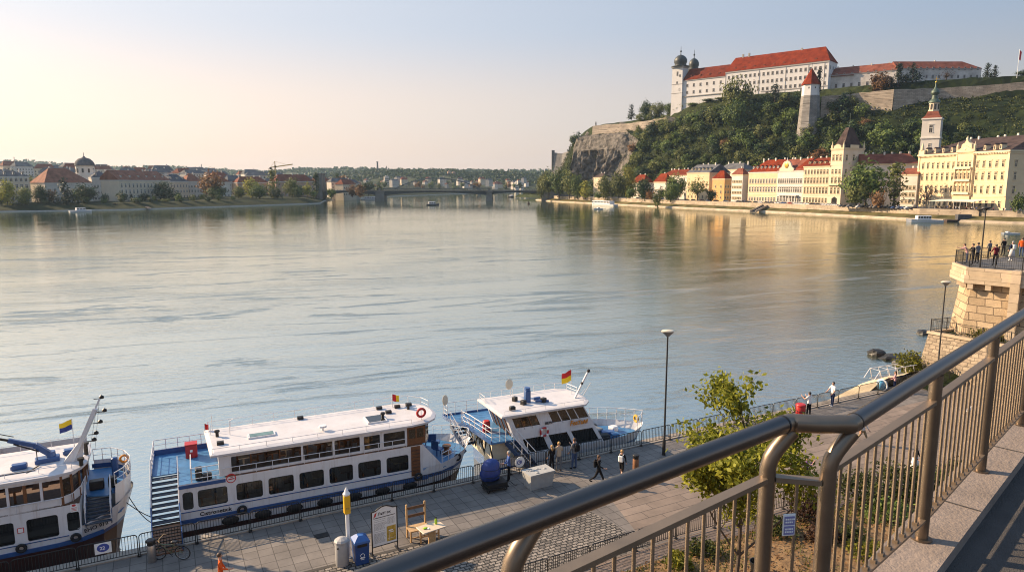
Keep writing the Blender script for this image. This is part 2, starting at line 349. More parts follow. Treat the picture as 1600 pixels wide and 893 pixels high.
# ground cover
MT['bank_grass'] = pm('bank_grass', (.055, .060, .018), .95, var=.45, scale=.12, col2=(.13, .105, .045), bump=.8, bscale=1.2, spec=.1)
MT['left_grass'] = pm('left_grass', (.015, .023, .010), .95, var=.45, scale=.10, col2=(.028, .034, .015), bump=.8, bscale=1.2, spec=.1)
MT['hill_green'] = pm('hill_green', (.018, .026, .010), .95, var=.45, scale=.10, col2=(.036, .045, .016), bump=1., bscale=.5, spec=.1)
MT['hill_grass'] = pm('hill_grass', (.010, .016, .006), .95, var=.5, scale=.12, col2=(.02, .028, .009), bump=1., bscale=.7, spec=.1)  # albedo darkened to carry the shade on the right hill slope
MT['far_forest'] = pm('far_forest', (.024, .038, .022), .95, var=.5, scale=.02, col2=(.06, .065, .03), spec=.1)
MT['cliff'] = pm('cliff', (.022, .020, .018), .95, var=.4, scale=.22, col2=(.185, .165, .14), bump=1., bscale=.35, spec=.15, bdist=2.2)
# leaves
LF = dict(leaf_green=((.018, .030, .008), (.075, .095, .022), (.040, .058, .014)), leaf_dark=((.010, .018, .007), (.038, .055, .018), (.02, .034, .011)), leaf_yellow=((.06, .065, .010), (.19, .165, .028), (.11, .11, .018)),
          leaf_olive=((.028, .036, .010), (.105, .105, .030), (.060, .068, .018)), leaf_rust=((.055, .028, .012), (.16, .085, .032), (.10, .052, .020)), leaf_fore=((.08, .095, .010), (.34, .33, .045), (.20, .21, .026)), leaf_shrub=((.02, .03, .008), (.10, .105, .022), (.05, .062, .014)),
          leaf_dry=((.03, .016, .010), (.11, .055, .03), (.06, .03, .018)), leaf_conifer=((.008, .016, .009), (.028, .042, .020), (.016, .028, .014)), leaf_moss=((.05, .06, .006), (.20, .19, .02), (.12, .12, .012)))
for k, (a, b, c) in LF.items(): g_ = 1.0 if k in ('leaf_fore', 'leaf_shrub', 'leaf_moss', 'leaf_dry', 'leaf_conifer') else (2.3 if k in ('leaf_olive', 'leaf_yellow', 'leaf_green') else 1.8); MT[k] = leaf_mat(k, [x * g_ for x in a], [x * g_ for x in b], [x * g_ for x in c], trans=.45 if k == 'leaf_fore' else .3)
MT['grass_blade'] = leaf_mat('grass_blade', (.04, .055, .01), (.14, .15, .03), trans=.3)
# ------------------------------------------------------------------ helpers on polylines and curves
def lerp(a, b, t): return a + (b - a) * t
def interp(tab, x):
    if x <= tab[0][0]: return tab[0][1]
    for (a, p), (b, q) in zip(tab, tab[1:]):
        if x <= b: return lerp(p, q, (x - a) / (b - a))
    return tab[-1][1]
def smooth(a, b, x): t = max(0., min(1., (x - a) / (b - a))); return t * t * (3 - 2 * t)
def nz(x, y, z=0., s=1.): return noise.noise(V((x * s, y * s, z)))
def fbm(x, y, s, o=4, seed=0.):
    a, r = 1., 0.
    for i in range(o): r += a * noise.noise(V((x * s, y * s, seed + i * 7.3))); a *= .5; s *= 2.03
    return r
def offset_poly(P, side):
    out = []
    for i, p in enumerate(P):
        d = (V(P[min(i + 1, len(P) - 1)]) - V(P[max(i - 1, 0)])).normalized(); out.append(V((-d.y, d.x)) * side)
    return out
def resample(P, step):
    out = [V(P[0])]
    for a, b in zip(P, P[1:]):
        a, b = V(a), V(b); n = max(1, int((b - a).length / step))
        out += [a.lerp(b, (i + 1) / n) for i in range(n)]
    return out

# ------------------------------------------------------------------ water
m, nt, b = new_mat('river_water'); MT['water'] = m
setv(b, Roughness=.045, IOR=4.3); b.inputs['Specular IOR Level'].default_value = 1.
tc = N(nt, 'ShaderNodeTexCoord'); L = nt.links.new
mp = N(nt, 'ShaderNodeMapping'); mp.inputs['Rotation'].default_value = (0, 0, R(-20)); L(tc.outputs['Object'], mp.inputs[0])
def wn(scale, sx, sy, det, dist=0., rough=.55):
    q = N(nt, 'ShaderNodeMapping'); q.inputs['Scale'].default_value = (sx, sy, 1); L(mp.outputs[0], q.inputs[0])
    n = N(nt, 'ShaderNodeTexNoise', Scale=scale, Detail=det, Distortion=dist, Roughness=rough); L(q.outputs[0], n.inputs['Vector']); return n.outputs['Fac']
def mth(op, a, c):
    n = N(nt, 'ShaderNodeMath', operation=op)
    for i, q in enumerate((a, c)):
        if isinstance(q, (int, float)): n.inputs[i].default_value = q
        else: L(q, n.inputs[i])
    return n.outputs[0]
def rng(v, a, c, d, e):
    n = N(nt, 'ShaderNodeMapRange', interpolation_type='SMOOTHSTEP'); 
    for i, q in enumerate((a, c, d, e)): n.inputs[i + 1].default_value = q
    L(v, n.inputs[0]); return n.outputs[0]
patch = rng(wn(.022, .55, 1.5, 6, 1.6, .65), .36, .74, .03, .7)          # calm and ruffled areas
streak = rng(wn(.06, .32, 1.9, 8, 2.2, .72), .55, .72, 0., 1.)     # ruffled seams drawn out by the current
rip = wn(1.25, .8, 1.3, 6, .8, .6); swell = wn(.42, .75, 1.35, 3, 1.2); fine = wn(4.5, .8, 1.3, 3)
amp = mth('ADD', mth('MULTIPLY', patch, .62), mth('MULTIPLY', streak, .62))
chop = wn(.33, .62, 1.25, 5, 1.6, .62)
h = mth('ADD', mth('MULTIPLY', mth('MULTIPLY', chop, mth('ADD', amp, .13)), .135), mth('ADD', mth('MULTIPLY', mth('MULTIPLY', rip, mth('ADD', amp, .40)), .11), mth('MULTIPLY', mth('MULTIPLY', fine, mth('ADD', amp, .45)), .032)))
sy = N(nt, 'ShaderNodeSeparateXYZ'); L(tc.outputs['Object'], sy.inputs[0]); h = mth('MULTIPLY', h, rng(sy.outputs[1], 35., 400., 1.15, .27))   # calmer out in the stream
b.inputs['Specular Tint'].default_value = (1., 1., .90, 1)
bp = N(nt, 'ShaderNodeBump', Strength=.62, Distance=1.0); L(h, bp.inputs['Height']); L(bp.outputs[0], b.inputs['Normal'])
mx = N(nt, 'ShaderNodeMix', data_type='RGBA'); mx.inputs[6].default_value = (.022, .042, .034, 1); mx.inputs[7].default_value = (.040, .064, .050, 1)
L(wn(.05, .6, 1.4, 4, 1.), mx.inputs[0]); L(mx.outputs[2], b.inputs['Base Color'])
mb = MB(); mb.poly([(-2600, -60, 0), (2600, -60, 0), (2600, 3600, 0), (-2600, 3600, 0)])
struct(mb.build('river', 'water', loc=(0, 0, -2)))
# river bed, so the whole country stands on one sheet
mb = MB(); mb.poly([(-3600, -400, 0), (3600, -400, 0), (3600, 5200, 0), (-3600, 5200, 0)]); struct(mb.build('ground', 'hill_grass', loc=(0, 0, -6)))

# ------------------------------------------------------------------ sky and sun
SUN_EL, SUN_AZ = R(28), math.atan2(-.94, .34)       # azimuth measured from +y towards +x
sun_dir = V((math.sin(SUN_AZ) * math.cos(SUN_EL), math.cos(SUN_AZ) * math.cos(SUN_EL), math.sin(SUN_EL)))
w = bpy.data.worlds.new('World'); sc.world = w; w.use_nodes = True; nt = w.node_tree; L = nt.links.new
bg = nt.nodes['Background']; sky = N(nt, 'ShaderNodeTexSky'); sky.sky_type = 'NISHITA'; sky.sun_disc = False
sky.sun_elevation = SUN_EL; sky.sun_rotation = SUN_AZ % (2 * math.pi); sky.altitude = 150; sky.air_density = 1.0; sky.dust_density = 3.2; sky.ozone_density = 1.6
bg.inputs[1].default_value = .10
# evening veil over the clear sky: pale blue overhead, cream towards the horizon, warmer round the sun
tc = N(nt, 'ShaderNodeTexCoord'); sx = N(nt, 'ShaderNodeSeparateXYZ'); L(tc.outputs['Generated'], sx.inputs[0])
rp = N(nt, 'ShaderNodeValToRGB'); rp.color_ramp.interpolation = 'EASE'; L(sx.outputs[2], rp.inputs[0]); e = rp.color_ramp.elements
e[0].position = 0.; e[0].color = (.485, .358, .282, 1); e[1].position = .42; e[1].color = (.160, .238, .355, 1)
q = e.new(.10); q.color = (.452, .373, .320, 1); q = e.new(.22); q.color = (.318, .334, .368, 1); q = e.new(.8); q.color = (.26, .35, .48, 1)
dt = N(nt, 'ShaderNodeVectorMath', operation='DOT_PRODUCT'); L(tc.outputs['Generated'], dt.inputs[0]); dt.inputs[1].default_value = (math.sin(SUN_AZ), math.cos(SUN_AZ), .15)
gm = N(nt, 'ShaderNodeMapRange'); gm.inputs[1].default_value = -.6; gm.inputs[2].default_value = 1.; gm.inputs[3].default_value = 4.9; gm.inputs[4].default_value = 13.0; L(dt.outputs['Value'], gm.inputs[0])
gb = N(nt, 'ShaderNodeMapRange'); gb.inputs[1].default_value = -.42; gb.inputs[2].default_value = -1.; gb.inputs[3].default_value = 0.; gb.inputs[4].default_value = 6.5; L(dt.outputs['Value'], gb.inputs[0])
ga = N(nt, 'ShaderNodeMath', operation='ADD'); L(gm.outputs[0], ga.inputs[0]); L(gb.outputs[0], ga.inputs[1])
ml = N(nt, 'ShaderNodeVectorMath', operation='SCALE'); L(rp.outputs[0], ml.inputs[0]); L(ga.outputs[0], ml.inputs['Scale'])
mxs = N(nt, 'ShaderNodeMix', data_type='RGBA'); mxs.inputs[0].default_value = .86; L(sky.outputs[0], mxs.inputs[6]); L(ml.outputs[0], mxs.inputs[7]); tf = N(nt, 'ShaderNodeMapRange'); tf.inputs[1].default_value = -.4; tf.inputs[2].default_value = .9; L(dt.outputs['Value'], tf.inputs[0]); tm = N(nt, 'ShaderNodeMix', data_type='RGBA'); tm.inputs[6].default_value = (.84, .985, 1.13, 1); tm.inputs[7].default_value = (1.04, .985, .94, 1); L(tf.outputs[0], tm.inputs[0])
mt_ = N(nt, 'ShaderNodeMix', data_type='RGBA', blend_type='MULTIPLY'); mt_.inputs[0].default_value = 1.; L(mxs.outputs[2], mt_.inputs[6]); L(tm.outputs[2], mt_.inputs[7]); L(mt_.outputs[2], bg.inputs[0])
sl = bpy.data.lights.new('Sun', 'SUN'); sl.energy = 4.9; sl.angle = R(.6); sl.color = (1., .75, .49)
so = bpy.data.objects.new('Sun', sl); COL.objects.link(so); so.rotation_euler = sun_dir.to_track_quat('Z', 'Y').to_euler()
vs = sc.view_settings; vs.view_transform = 'Standard'; vs.look = 'None'; vs.exposure = 1.02; vs.gamma = 1.; vs.use_curve_mapping = False
cam = bpy.data.cameras.new('Camera'); co = bpy.data.objects.new('Camera', cam); COL.objects.link(co); sc.camera = co
cam.sensor_width = 36; cam.lens = 36 * F / 1600; cam.clip_start = .1; cam.clip_end = 9000
co.location = CAM; co.rotation_euler = (math.pi / 2 - PITCH, 0, 0)
cam.dof.use_dof = True; cam.dof.focus_distance = 60; cam.dof.aperture_fstop = 8
sc.cycles.use_denoising = True; sc.cycles.denoising_input_passes = 'RGB_ALBEDO_NORMAL'; sc.cycles.denoising_prefilter = 'ACCURATE'; sc.cycles.use_adaptive_sampling = False; sc.cycles.max_bounces = 6; sc.cycles.transparent_max_bounces = 6; sc.cycles.caustics_reflective = False; sc.cycles.caustics_refractive = False
sc.cycles.sample_clamp_indirect = 6; sc.cycles.pixel_filter_type = 'BLACKMAN_HARRIS'; sc.cycles.filter_width = 1.05

# ------------------------------------------------------------------ right bank: embankment, road level, castle hill
BO, BD, BN = V((42, 698)), V((.437, -.8995)), V((.8995, .437))
def TS(x, y): d = V((x, y)) - BO; return d.dot(BD), d.dot(BN)
def fromTS(t, s): p = BO + BD * t + BN * s; return p.x, p.y
FOOT = [(-190, 60), (-100, 58), (0, 64), (100, 80), (200, 95), (320, 112), (420, 120)]
TOP = [(-190, 95), (-100, 84), (-72, 92), (14, 111), (102, 130), (181, 166), (194, 167), (243, 191), (312, 244), (420, 280)]
HT = [(-190, 70), (-72, 70), (14, 72), (102, 79), (150, 83), (181, 84), (243, 82), (312, 80), (420, 80)]
PL = [(-190, 72), (-72, 84), (14, 86), (60, 96), (102, 99), (181, 98), (243, 98), (420, 97)]
def hill_h(x, y):
    t, s = TS(x, y); f, tp = interp(FOOT, t), interp(TOP, t); ht, pl = interp(HT, t), interp(PL, t)
    k = max(0., min(1., (s - f) / (tp - f))); cl = smooth(5, -15, t)
    prof = lerp(.35 * k + .65 * k * k * (3 - 2 * k), smooth(.25, .95, k) * .8 + .2 * k, cl)
    h = 2.8 + prof * (ht - 2.8)
    if s > tp: h = ht + (pl - ht) * smooth(tp + 3, tp + 12, s)
    if t > 335: h = lerp(h, h * .9, smooth(335, 400, t))
    e = smooth(-170, -86, t); h = 2.8 + (h - 2.8) * e
    if s > f and s < tp: h += fbm(x, y, .05, 3) * (2.2 + 1.5 * cl) * min(1, (s - f) / 12, (tp - s) / 6)
    if cl > 0 and .1 < k < .97: h += cl * 5. * abs(fbm(x, y, .12, 4, 3.)) - 2 * cl
    back = smooth(330, 480, s); return lerp(h, 40, back)
RB = [(700, 60), (560, 95), (450, 165), (345, 235), (268, 280), (228, 312), (200, 345), (188, 380), (163, 434), (124, 514), (42, 698), (26, 770), (40, 880), (90, 1010), (200, 1150), (420, 1300), (800, 1450)]
E_ = resample([V(p) for p in RB], 9.); NR = offset_poly(E_, -1)
# smooth the normals
for _ in range(6): NR = [(NR[max(i - 1, 0)] + NR[i] + NR[min(i + 1, len(NR) - 1)]).normalized() for i in range(len(NR))]
PROF = [(-1.5, -3.), (0, -2.1), (.9, -1.15), (1.6, -1.05), (8., .55), (8.6, .62)]
mb = MB(); vs_, fs = [], []
for i, (p, n) in enumerate(zip(E_, NR)):
    for s_, z in PROF:
        q = p + n * s_; vs_.append((q.x, q.y, z + (.12 * nz(q.x, q.y, 0, .6) if 0 < s_ < 8.2 else 0)))
k = len(PROF)
for i in range(len(E_) - 1):
    for j in range(k - 1):
        mb.k = 1 if j < 3 else 0; fs = [(0, 1, 2, 3)]
        a, c = i * k + j, (i + 1) * k + j; mb.add([vs_[a], vs_[c], vs_[c + 1], vs_[a + 1]], fs)
struct(mb.build('river_embankment', ['bank_grass', 'bank_wall']))
mb = MB()
for i in range(len(E_) - 1):
    a, c = E_[i] + NR[i] * 8.6, E_[i + 1] + NR[i + 1] * 8.6; a2, c2 = E_[i] + NR[i] * 9.1, E_[i + 1] + NR[i + 1] * 9.1
    mb.poly([(a.x, a.y, .3), (c.x, c.y, .3), (c.x, c.y, 3.5), (a.x, a.y, 3.5)]); mb.poly([(a.x, a.y, 3.5), (c.x, c.y, 3.5), (c2.x, c2.y, 3.5), (a2.x, a2.y, 3.5)]); mb.poly([(c2.x, c2.y, 2.), (a2.x, a2.y, 2.), (a2.x, a2.y, 3.5), (c2.x, c2.y, 3.5)])
tag(mb.build('river_wall', 'bank_wall'), 'long pale stone river wall along the right bank promenade', 'wall')
mb = MB()
for i in range(len(E_) - 1):
    a, c = E_[i] + NR[i] * 9.1, E_[i + 1] + NR[i + 1] * 9.1; a2, c2 = E_[i] + NR[i] * 130, E_[i + 1] + NR[i + 1] * 130
    if E_[i].y < 290 or E_[i].y > 690: a2, c2 = E_[i] + NR[i] * 400, E_[i + 1] + NR[i + 1] * 400
    mb.poly([(a.x, a.y, 2.8), (c.x, c.y, 2.8), (c2.x, c2.y, 2.8), (a2.x, a2.y, 2.8)])
struct(mb.build('promenade_road', 'road'))
# hill
mb = MB(); st = 5.; T0, T1, S0, S1 = -190, 460, 50, 420
nt_, ns_ = int((T1 - T0) / st), int((S1 - S0) / st); G = []
for i in range(nt_ + 1):
    for j in range(ns_ + 1):
        x, y = fromTS(T0 + i * st, S0 + j * st); z = hill_h(x, y)
        if j == 0: z = -1
        G.append((x, y, z))
mb.v = G
def is_cliff(x, y, z): t, s = TS(x, y); return -90 < t < 8 + 10 * nz(x, y, 0, .05) and 12 < z < 79 - 4 * nz(x, y, 5, .1)
for i in range(nt_):
    for j in range(ns_):
        a = i * (ns_ + 1) + j; f = (a, a + ns_ + 1, a + ns_ + 2, a + 1); mb.f.append(f)
        c = [sum(G[q][r] for q in f) / 4 for r in range(3)]; nrm = (V(G[f[1]]) - V(G[f[0]])).cross(V(G[f[3]]) - V(G[f[0]])).normalized()
        t, s = TS(c[0], c[1]); mb.m.append(1 if (is_cliff(*c) and abs(nrm.z) < .62) else (2 if t > 225 and s > 118 + nz(c[0], c[1], 0, .02) * 20 else 0))
struct(mb.build('castle_hill', ['hill_green', 'cliff', 'hill_grass'], smooth=False))
# the rock face itself: upright crags in front of the slope
mb = MB(); na_, nv = 130, 56
for i in range(na_ + 1):
    t = lerp(-97, 2, i / na_); f, tp = interp(FOOT, t), interp(TOP, t)
    for j in range(nv + 1):
        v = j / nv; z = lerp(4, 71.5 - 16 * smooth(-18, 2, t), v) * smooth(-106, -86, t); s = 9 * smooth(-84, -98, t) + lerp(f + .30 * (tp - f), tp - 2.5, v ** 1.15) + 5 * smooth(-6, 2, t)
        rid = abs(noise.noise(V((t * .085, z * .016, 2.)))) * 17 + abs(noise.noise(V((t * .24, z * .045, 5.)))) * 11 + noise.noise(V((t * .5, z * .16, 8.))) * 1.6 + abs(noise.noise(V((t * .3, z * .3, 4.)))) * 1.5
        x, y = fromTS(t + 1.5 * noise.noise(V((t * .2, z * .2, 1.))), s - 6.5 + rid * math.sin(math.pi * min(1, v * 1.25 + .1)) ** .5 if v < .98 else s); mb.v.append((x, y, z))
for i in range(na_):
    for j in range(nv): a = i * (nv + 1) + j; mb.f.append((a, a + nv + 1, a + nv + 2, a + 1)); mb.m.append(0)
struct(mb.build('rock_cliff', 'cliff', smooth=False))

# ------------------------------------------------------------------ left bank
LB = [(-640, 300), (-420, 398), (-331, 441), (-266, 478), (-215, 560), (-176, 632), (-200, 738), (-196, 900), (-150, 1060), (-80, 1280), (80, 1500), (400, 1650), (1000, 1800)]
EL = resample([V(p) for p in LB], 12.); NL = offset_poly(EL, 1)
for _ in range(6): NL = [(NL[max(i - 1, 0)] + NL[i] + NL[min(i + 1, len(NL) - 1)]).normalized() for i in range(len(NL))]
mb = MB(); PROF = [(-1.5, -3.), (0, -2.1), (1., -1.3), (1.8, -1.1), (15, 2.0), (19, 2.5)]; k = len(PROF); vs_ = []
for p, n in zip(EL, NL):
    for s_, z in PROF: q = p + n * s_; vs_.append((q.x, q.y, z + (.2 * nz(q.x, q.y, 0, .3) if 0 < s_ < 15 else 0)))
for i in range(len(EL) - 1):
    for j in range(k - 1):
        mb.k = 1 if j < 2 else 0; a, c = i * k + j, (i + 1) * k + j; mb.add([vs_[a], vs_[a + 1], vs_[c + 1], vs_[c]], [(0, 1, 2, 3)])
struct(mb.build('grass_bank', ['left_grass', 'quay_wall']))
mb = MB()
far = []
for p, n in zip(EL, NL): q = p + n * 19; far.append((q.x, q.y, 2.5))
outer = [(900, 3400, 9), (-2600, 3400, 9), (-2600, 300, 3)]
# fan of strips from the bank edge to a far line
lw = V((-.6, .8)); SH = [(0, 2.5), (41, 3.), (131, 6), (331, 17), (681, 27), (1500, 34)]
for i in range(len(far) - 1):
    for (d0, z0), (d1, z1) in zip(SH, SH[1:]):
        a, c = V(far[i][:2]), V(far[i + 1][:2]); mb.poly([(*(a + lw * d0), z0), (*(a + lw * d1), z1), (*(c + lw * d1), z1), (*(c + lw * d0), z0)])
struct(mb.build('left_shore', 'left_grass'))

# ------------------------------------------------------------------ far hills with their woods
SKY1 = [(-300, 250), (0, 252), (60, 254), (110, 258), (180, 263), (250, 263), (300, 263), (350, 267), (420, 270), (470, 266), (520, 265), (580, 264), (640, 267), (700, 267), (760, 268), (860, 268), (1000, 262), (1300, 255), (1900, 240)]
SKY2 = [(430, 284), (500, 277), (540, 272), (590, 269), (640, 268.5), (690, 268), (705, 267), (740, 270), (780, 269.5), (830, 273.5), (880, 276), (960, 280), (1100, 284)]
def far_ridge(name, tab, Y, depth, px0, px1, mat, amp):
    mb = MB(); n = 150; rows = 12; g = []
    for i in range(n + 1):
        px = lerp(px0, px1, i / n)
        for j in range(rows + 1):
            k = j / rows; yy = Y - depth * (1 - k); top = CZ + (HY - interp(tab, px)) * Y / F
            x = (px - 800) / F * Y; zz = 3 + (top - 3) * (k ** .8) ; zz += fbm(x, yy, .006, 3) * amp * (1 - .6 * k) * (k > 0)
            zz = max(zz, 2.) if j else -4
            g.append((x, yy, zz + (fbm(x, yy, .05, 2) * 3.5 if k > .1 else 0)))
    o = len(g); mb.v = g
    for i in range(n):
        for j in range(rows): a = i * (rows + 1) + j; mb.f.append((a, a + rows + 1, a + rows + 2, a + 1)); mb.m.append(0)
    struct(mb.build(name, mat, smooth=True))
    # woods on it: leaf masses of many faces
    w = MB(); r2 = random.Random(int(Y))
    for q in range(5200):
        px = r2.uniform(px0, px1); k = r2.random() ** .55; yy = Y - depth * (1 - k); x = (px - 800) / F * Y
        i = (px - px0) / (px1 - px0) * n; j = k * rows; ii, jj = min(n - 1, int(i)), min(rows - 1, int(j)); a = ii * (rows + 1) + jj
        fi, fj = i - ii, j - jj; P = lambda c: V(g[c])
        p = P(a).lerp(P(a + rows + 1), fi).lerp(P(a + 1).lerp(P(a + rows + 2), fi), fj)
        if fbm(p.x, p.y, .008, 2, 9.) < -.28 and k < .75: continue
        s = r2.uniform(4, 9) * (Y / 2400)
        for c in range(5):
            d = V((r2.gauss(0, 1), r2.gauss(0, 1), r2.gauss(0, 1))).normalized(); cc = p + V((r2.uniform(-.6, .6), r2.uniform(-.6, .6), r2.uniform(0, .9))) * s
            e1 = d.orthogonal().normalized() * s * .6; e2 = d.cross(e1); w.add([cc - e1, cc + e2 * .8, cc + e1, cc - e2 * .8], [(0, 1, 2, 3)])
    tag(w.build('woodland', 'leaf_dark'), kind='stuff')
far_ridge('far_hills', SKY1, 3000, 900, -250, 1200, 'far_forest', 8)
far_ridge('wooded_hills', SKY2, 2100, 500, 430, 1100, 'far_forest', 6)

# air
m = bpy.data.materials.new('haze_air'); m.use_nodes = True; nt = m.node_tree; nt.nodes.remove(nt.nodes['Principled BSDF'])
pv = N(nt, 'ShaderNodeVolumePrincipled'); pv.inputs['Color'].default_value = (.58, .78, 1, 1); pv.inputs['Density'].default_value = .00006; pv.inputs['Anisotropy'].default_value = .3
nt.links.new(pv.outputs[0], nt.nodes['Material Output'].inputs['Volume']); MT['haze'] = m
if HAZE:
    mb = MB(); mb.box(-3700, 3700, -450, 5300, -7.2, 190); tag(mb.build('haze', 'haze'), kind='stuff')
# ================================================================== quay, walkway and their furniture
ORD = ['first', 'second', 'third', 'fourth', 'fifth', 'sixth', 'seventh', 'eighth', 'ninth', 'tenth', 'eleventh', 'twelfth']
def flat(name, poly, z, mat, th=None):
    """a paving sheet in quay coordinates"""
    mb = MB()
    if th: mb.prism([(p[0], p[1]) for p in poly], z - th, z)
    else: mb.poly([(p[0], p[1], z) for p in poly])
    o = mb.build(name, mat, loc=QO, rz=QA); return struct(o)
qe = .42
flat('quay', [(-70, -60), (90, -60), (90, qe), (-70, qe)], 0, 'slabs')
mb = MB(); mb.box(-70, 90, qe - .01, qe + .30, -4, -.05); mb.mat(1).box(-70, 90, qe - .33, qe + .34, -.05, .05); struct(mb.build('quay_edge', ['quay_wall', 'kerb'], loc=QO, rz=QA))
flat('plaza', [(1.9, -9.4), (3.2, -4.7), (9.5, -2.6), (40, -2.6), (70, -4), (70, -12.3), (20.5, -11.6), (14, -9.95), (3, -9.5)], .004, 'slabs_brown')
flat('sett_paving', [(-30, -9.6), (-30, -4.62), (1.3, -4.72), (1.75, -7.2), (1.7, -8.6), (2.4, -9.62)], .008, 'setts')
flat('kerb_strip', [(-30, -4.62), (1.3, -4.72), (1.34, -4.55), (-30, -4.42)], .012, 'joint_dark')
flat('plank_path', [(-30, -10.9), (-30, -9.62), (3.4, -9.62), (14.2, -9.98), (20.2, -11.55), (60, -12.3), (60, -13.4), (19.6, -12.5), (13.8, -11.0), (3.3, -10.55)], .008, 'planks')
# garden bed with an uneven surface
mb = MB(); gx, gyn = 90, 46
for i in range(gx + 1):
    for j in range(gyn + 1):
        u = lerp(-12, 42, i / gx); lo = -30; hi = interp([(-12, -11.0), (3.3, -10.6), (13.8, -11.05), (19.6, -12.55), (42, -13.1)], u); o_ = lerp(lo, hi, j / gyn)
        mb.v.append((u, o_, .03 + .22 * smooth(0, 3, hi - o_) + .10 * fbm(u, o_, .6, 3)))
for i in range(gx):
    for j in range(gyn): a = i * (gyn + 1) + j; mb.f.append((a, a + gyn + 1, a + gyn + 2, a + 1)); mb.m.append(0)
struct(mb.build('garden_bed', 'soil', loc=QO, rz=QA, smooth=True))
mb = MB(); r2 = random.Random(5)
for q in range(12000):
    u = r2.uniform(-6, 30); hi = interp([(-12, -11.0), (3.3, -10.6), (13.8, -11.05), (19.6, -12.55), (42, -13.1)], u); d = r2.random() ** 1.6 * 7; o_ = hi - .1 - d
    if fbm(u, o_, .45, 2, 4.) < -.10 + .05 * d - .35 * (d < 1.2): continue
    h = r2.uniform(.06, .22); a = r2.uniform(0, 6.28); dx, dy = .03 * math.cos(a), .03 * math.sin(a); z = .03 + .2 * smooth(0, 3, d)
    lx, ly = r2.gauss(0, .06), r2.gauss(0, .06); mb.add([(u - dx, o_ - dy, z), (u + dx, o_ + dy, z), (u + lx, o_ + ly, z + h)], [(0, 1, 2)])
tag(mb.build('grass', 'grass_blade', loc=QO, rz=QA), kind='stuff')
mb = MB()
for q in range(5200):
    u = r2.uniform(-4, 30); hi = interp([(-12, -11.0), (3.3, -10.6), (13.8, -11.05), (19.6, -12.55), (42, -13.1)], u); o_ = hi - r2.uniform(.1, 8); z = .27 + .06 * r2.random() + .06 * fbm(u, o_, .6, 3)
    a = r2.uniform(0, 6.28); s = r2.uniform(.04, .1); c, d = math.cos(a) * s, math.sin(a) * s
    mb.add([(u - c, o_ - d, z), (u + d * .6, o_ - c * .6, z + r2.uniform(-.02, .03)), (u + c, o_ + d, z + .02), (u - d * .6, o_ + c * .6, z + r2.uniform(0, .03))], [(0, 1, 2, 3)])
tag(mb.build('fallen_leaves', 'leaf_rust', loc=QO, rz=QA), kind='stuff')

# ------------------------------------------------------------------ the raised walkway in front of the camera
ZR, ZL = 15.0, 14.01
A0, A1 = V((-1.60, .66)), V((1.166, 2.775)); B0, B1 = V((1.429, 2.759)), V((6.3, 7.455))
i0, i1 = gz(1463, 893, ZL), gz(1600, 723, ZL); idir = V((i1.x - i0.x, i1.y - i0.y)).normalized(); bdir = (B1 - B0).normalized(); adir = (A1 - A0).normalized()
inn = lambda P, w: [P[0] + w[0], P[1] + w[1]]
nb = V((bdir.y, -bdir.x)); na = V((adir.y, -adir.x))
LW = abs((V((i0.x, i0.y)) - B0).dot(nb))
outer = [A0 - na * .13 - adir * 2, A1 - na * .13, B0 - nb * .13, B1 - nb * .13 + bdir * 3]
inner = [A0 + na * LW - adir * 2, A1 + na * LW + adir * .0, B0 + nb * LW, B1 + nb * LW + bdir * 3]
# meeting point of the two inner edges
k = (inner[2] - inner[0]).cross(bdir) if False else None
mid_in = inner[2]
pt = [outer[0], outer[1], outer[2], outer[3]]
mb = MB(); ring = [tuple(outer[0]), tuple(outer[1]), tuple(outer[2]), tuple(outer[3]), tuple(inner[3]), tuple(mid_in - bdir * .25), tuple(inner[0])]
mb.prism(ring[::-1], ZL - .30, ZL); o = mb.build('walkway_ledge', 'concrete'); struct(o)
mb = MB()
for q in range(9):
    c = B0 + bdir * (.55 + 1.32 * q); mb.poly([(*(c - nb * .125 - bdir * .006), ZL + .004), (*(c - nb * .125 + bdir * .006), ZL + .004), (*(c + nb * (LW - .006) + bdir * .006), ZL + .004), (*(c + nb * (LW - .006) - bdir * .006), ZL + .004)][::-1])
struct(mb.build('ledge_joints', 'joint_dark'))
mb = MB(); zz = ZL - .07
mb.prism([tuple(inner[0]), tuple(mid_in - bdir * .25), tuple(inner[3]), (30, 4), (30, -30), (-30, -30), (-30, -14)][::-1], zz - .4, zz - .002)
struct(mb.build('walkway', 'asphalt'))
mb = MB(); mb.prism([tuple(p) for p in ([V(outer[0]) + na * .25, V(outer[1]) + na * .25, V(outer[2]) + nb * .25, V(outer[3]) + nb * .25, V((14, 8)), V((14, -12)), V((-6, -12))])][::-1], -.5, ZL - .5)
tag(mb.build('retaining_wall', 'bank_wall'), 'stone retaining wall carrying the raised walkway above the garden', 'wall')

rail = thing('railing', 'bronze coloured metal railing with thick round handrail along the raised walkway', 'railing', (B0.x, B0.y, ZL))
rx = Matrix.Translation((-B0.x, -B0.y, -ZL))
def rb(): return MB(rx)
p3 = lambda p, z: (p[0], p[1], z)
tr = .038
rb().tube([p3(A0, ZR), p3(A1 - adir * .02, ZR)], tr, 20).build('handrail', 'tube_dark', rail, smooth='auto')
cor = rb(); cor.tube([p3(A1 - adir * .03, ZR), p3(A1 + V((.012, .004)), ZR), p3(A1.lerp(B0, .12), ZR), p3(A1.lerp(B0, .5), ZR - .003), p3(A1.lerp(B0, .88), ZR), p3(B0 - bdir * .006, ZR), p3(B0 + bdir * .03, ZR)], tr * 1.02, 20)
cor.build('handrail_bend', 'bronze_rail', rail, smooth='auto')
rb().tube([p3(B0 + bdir * .02, ZR), p3(B1, ZR)], tr, 20).build('handrail', 'tube_dark', rail, smooth='auto')
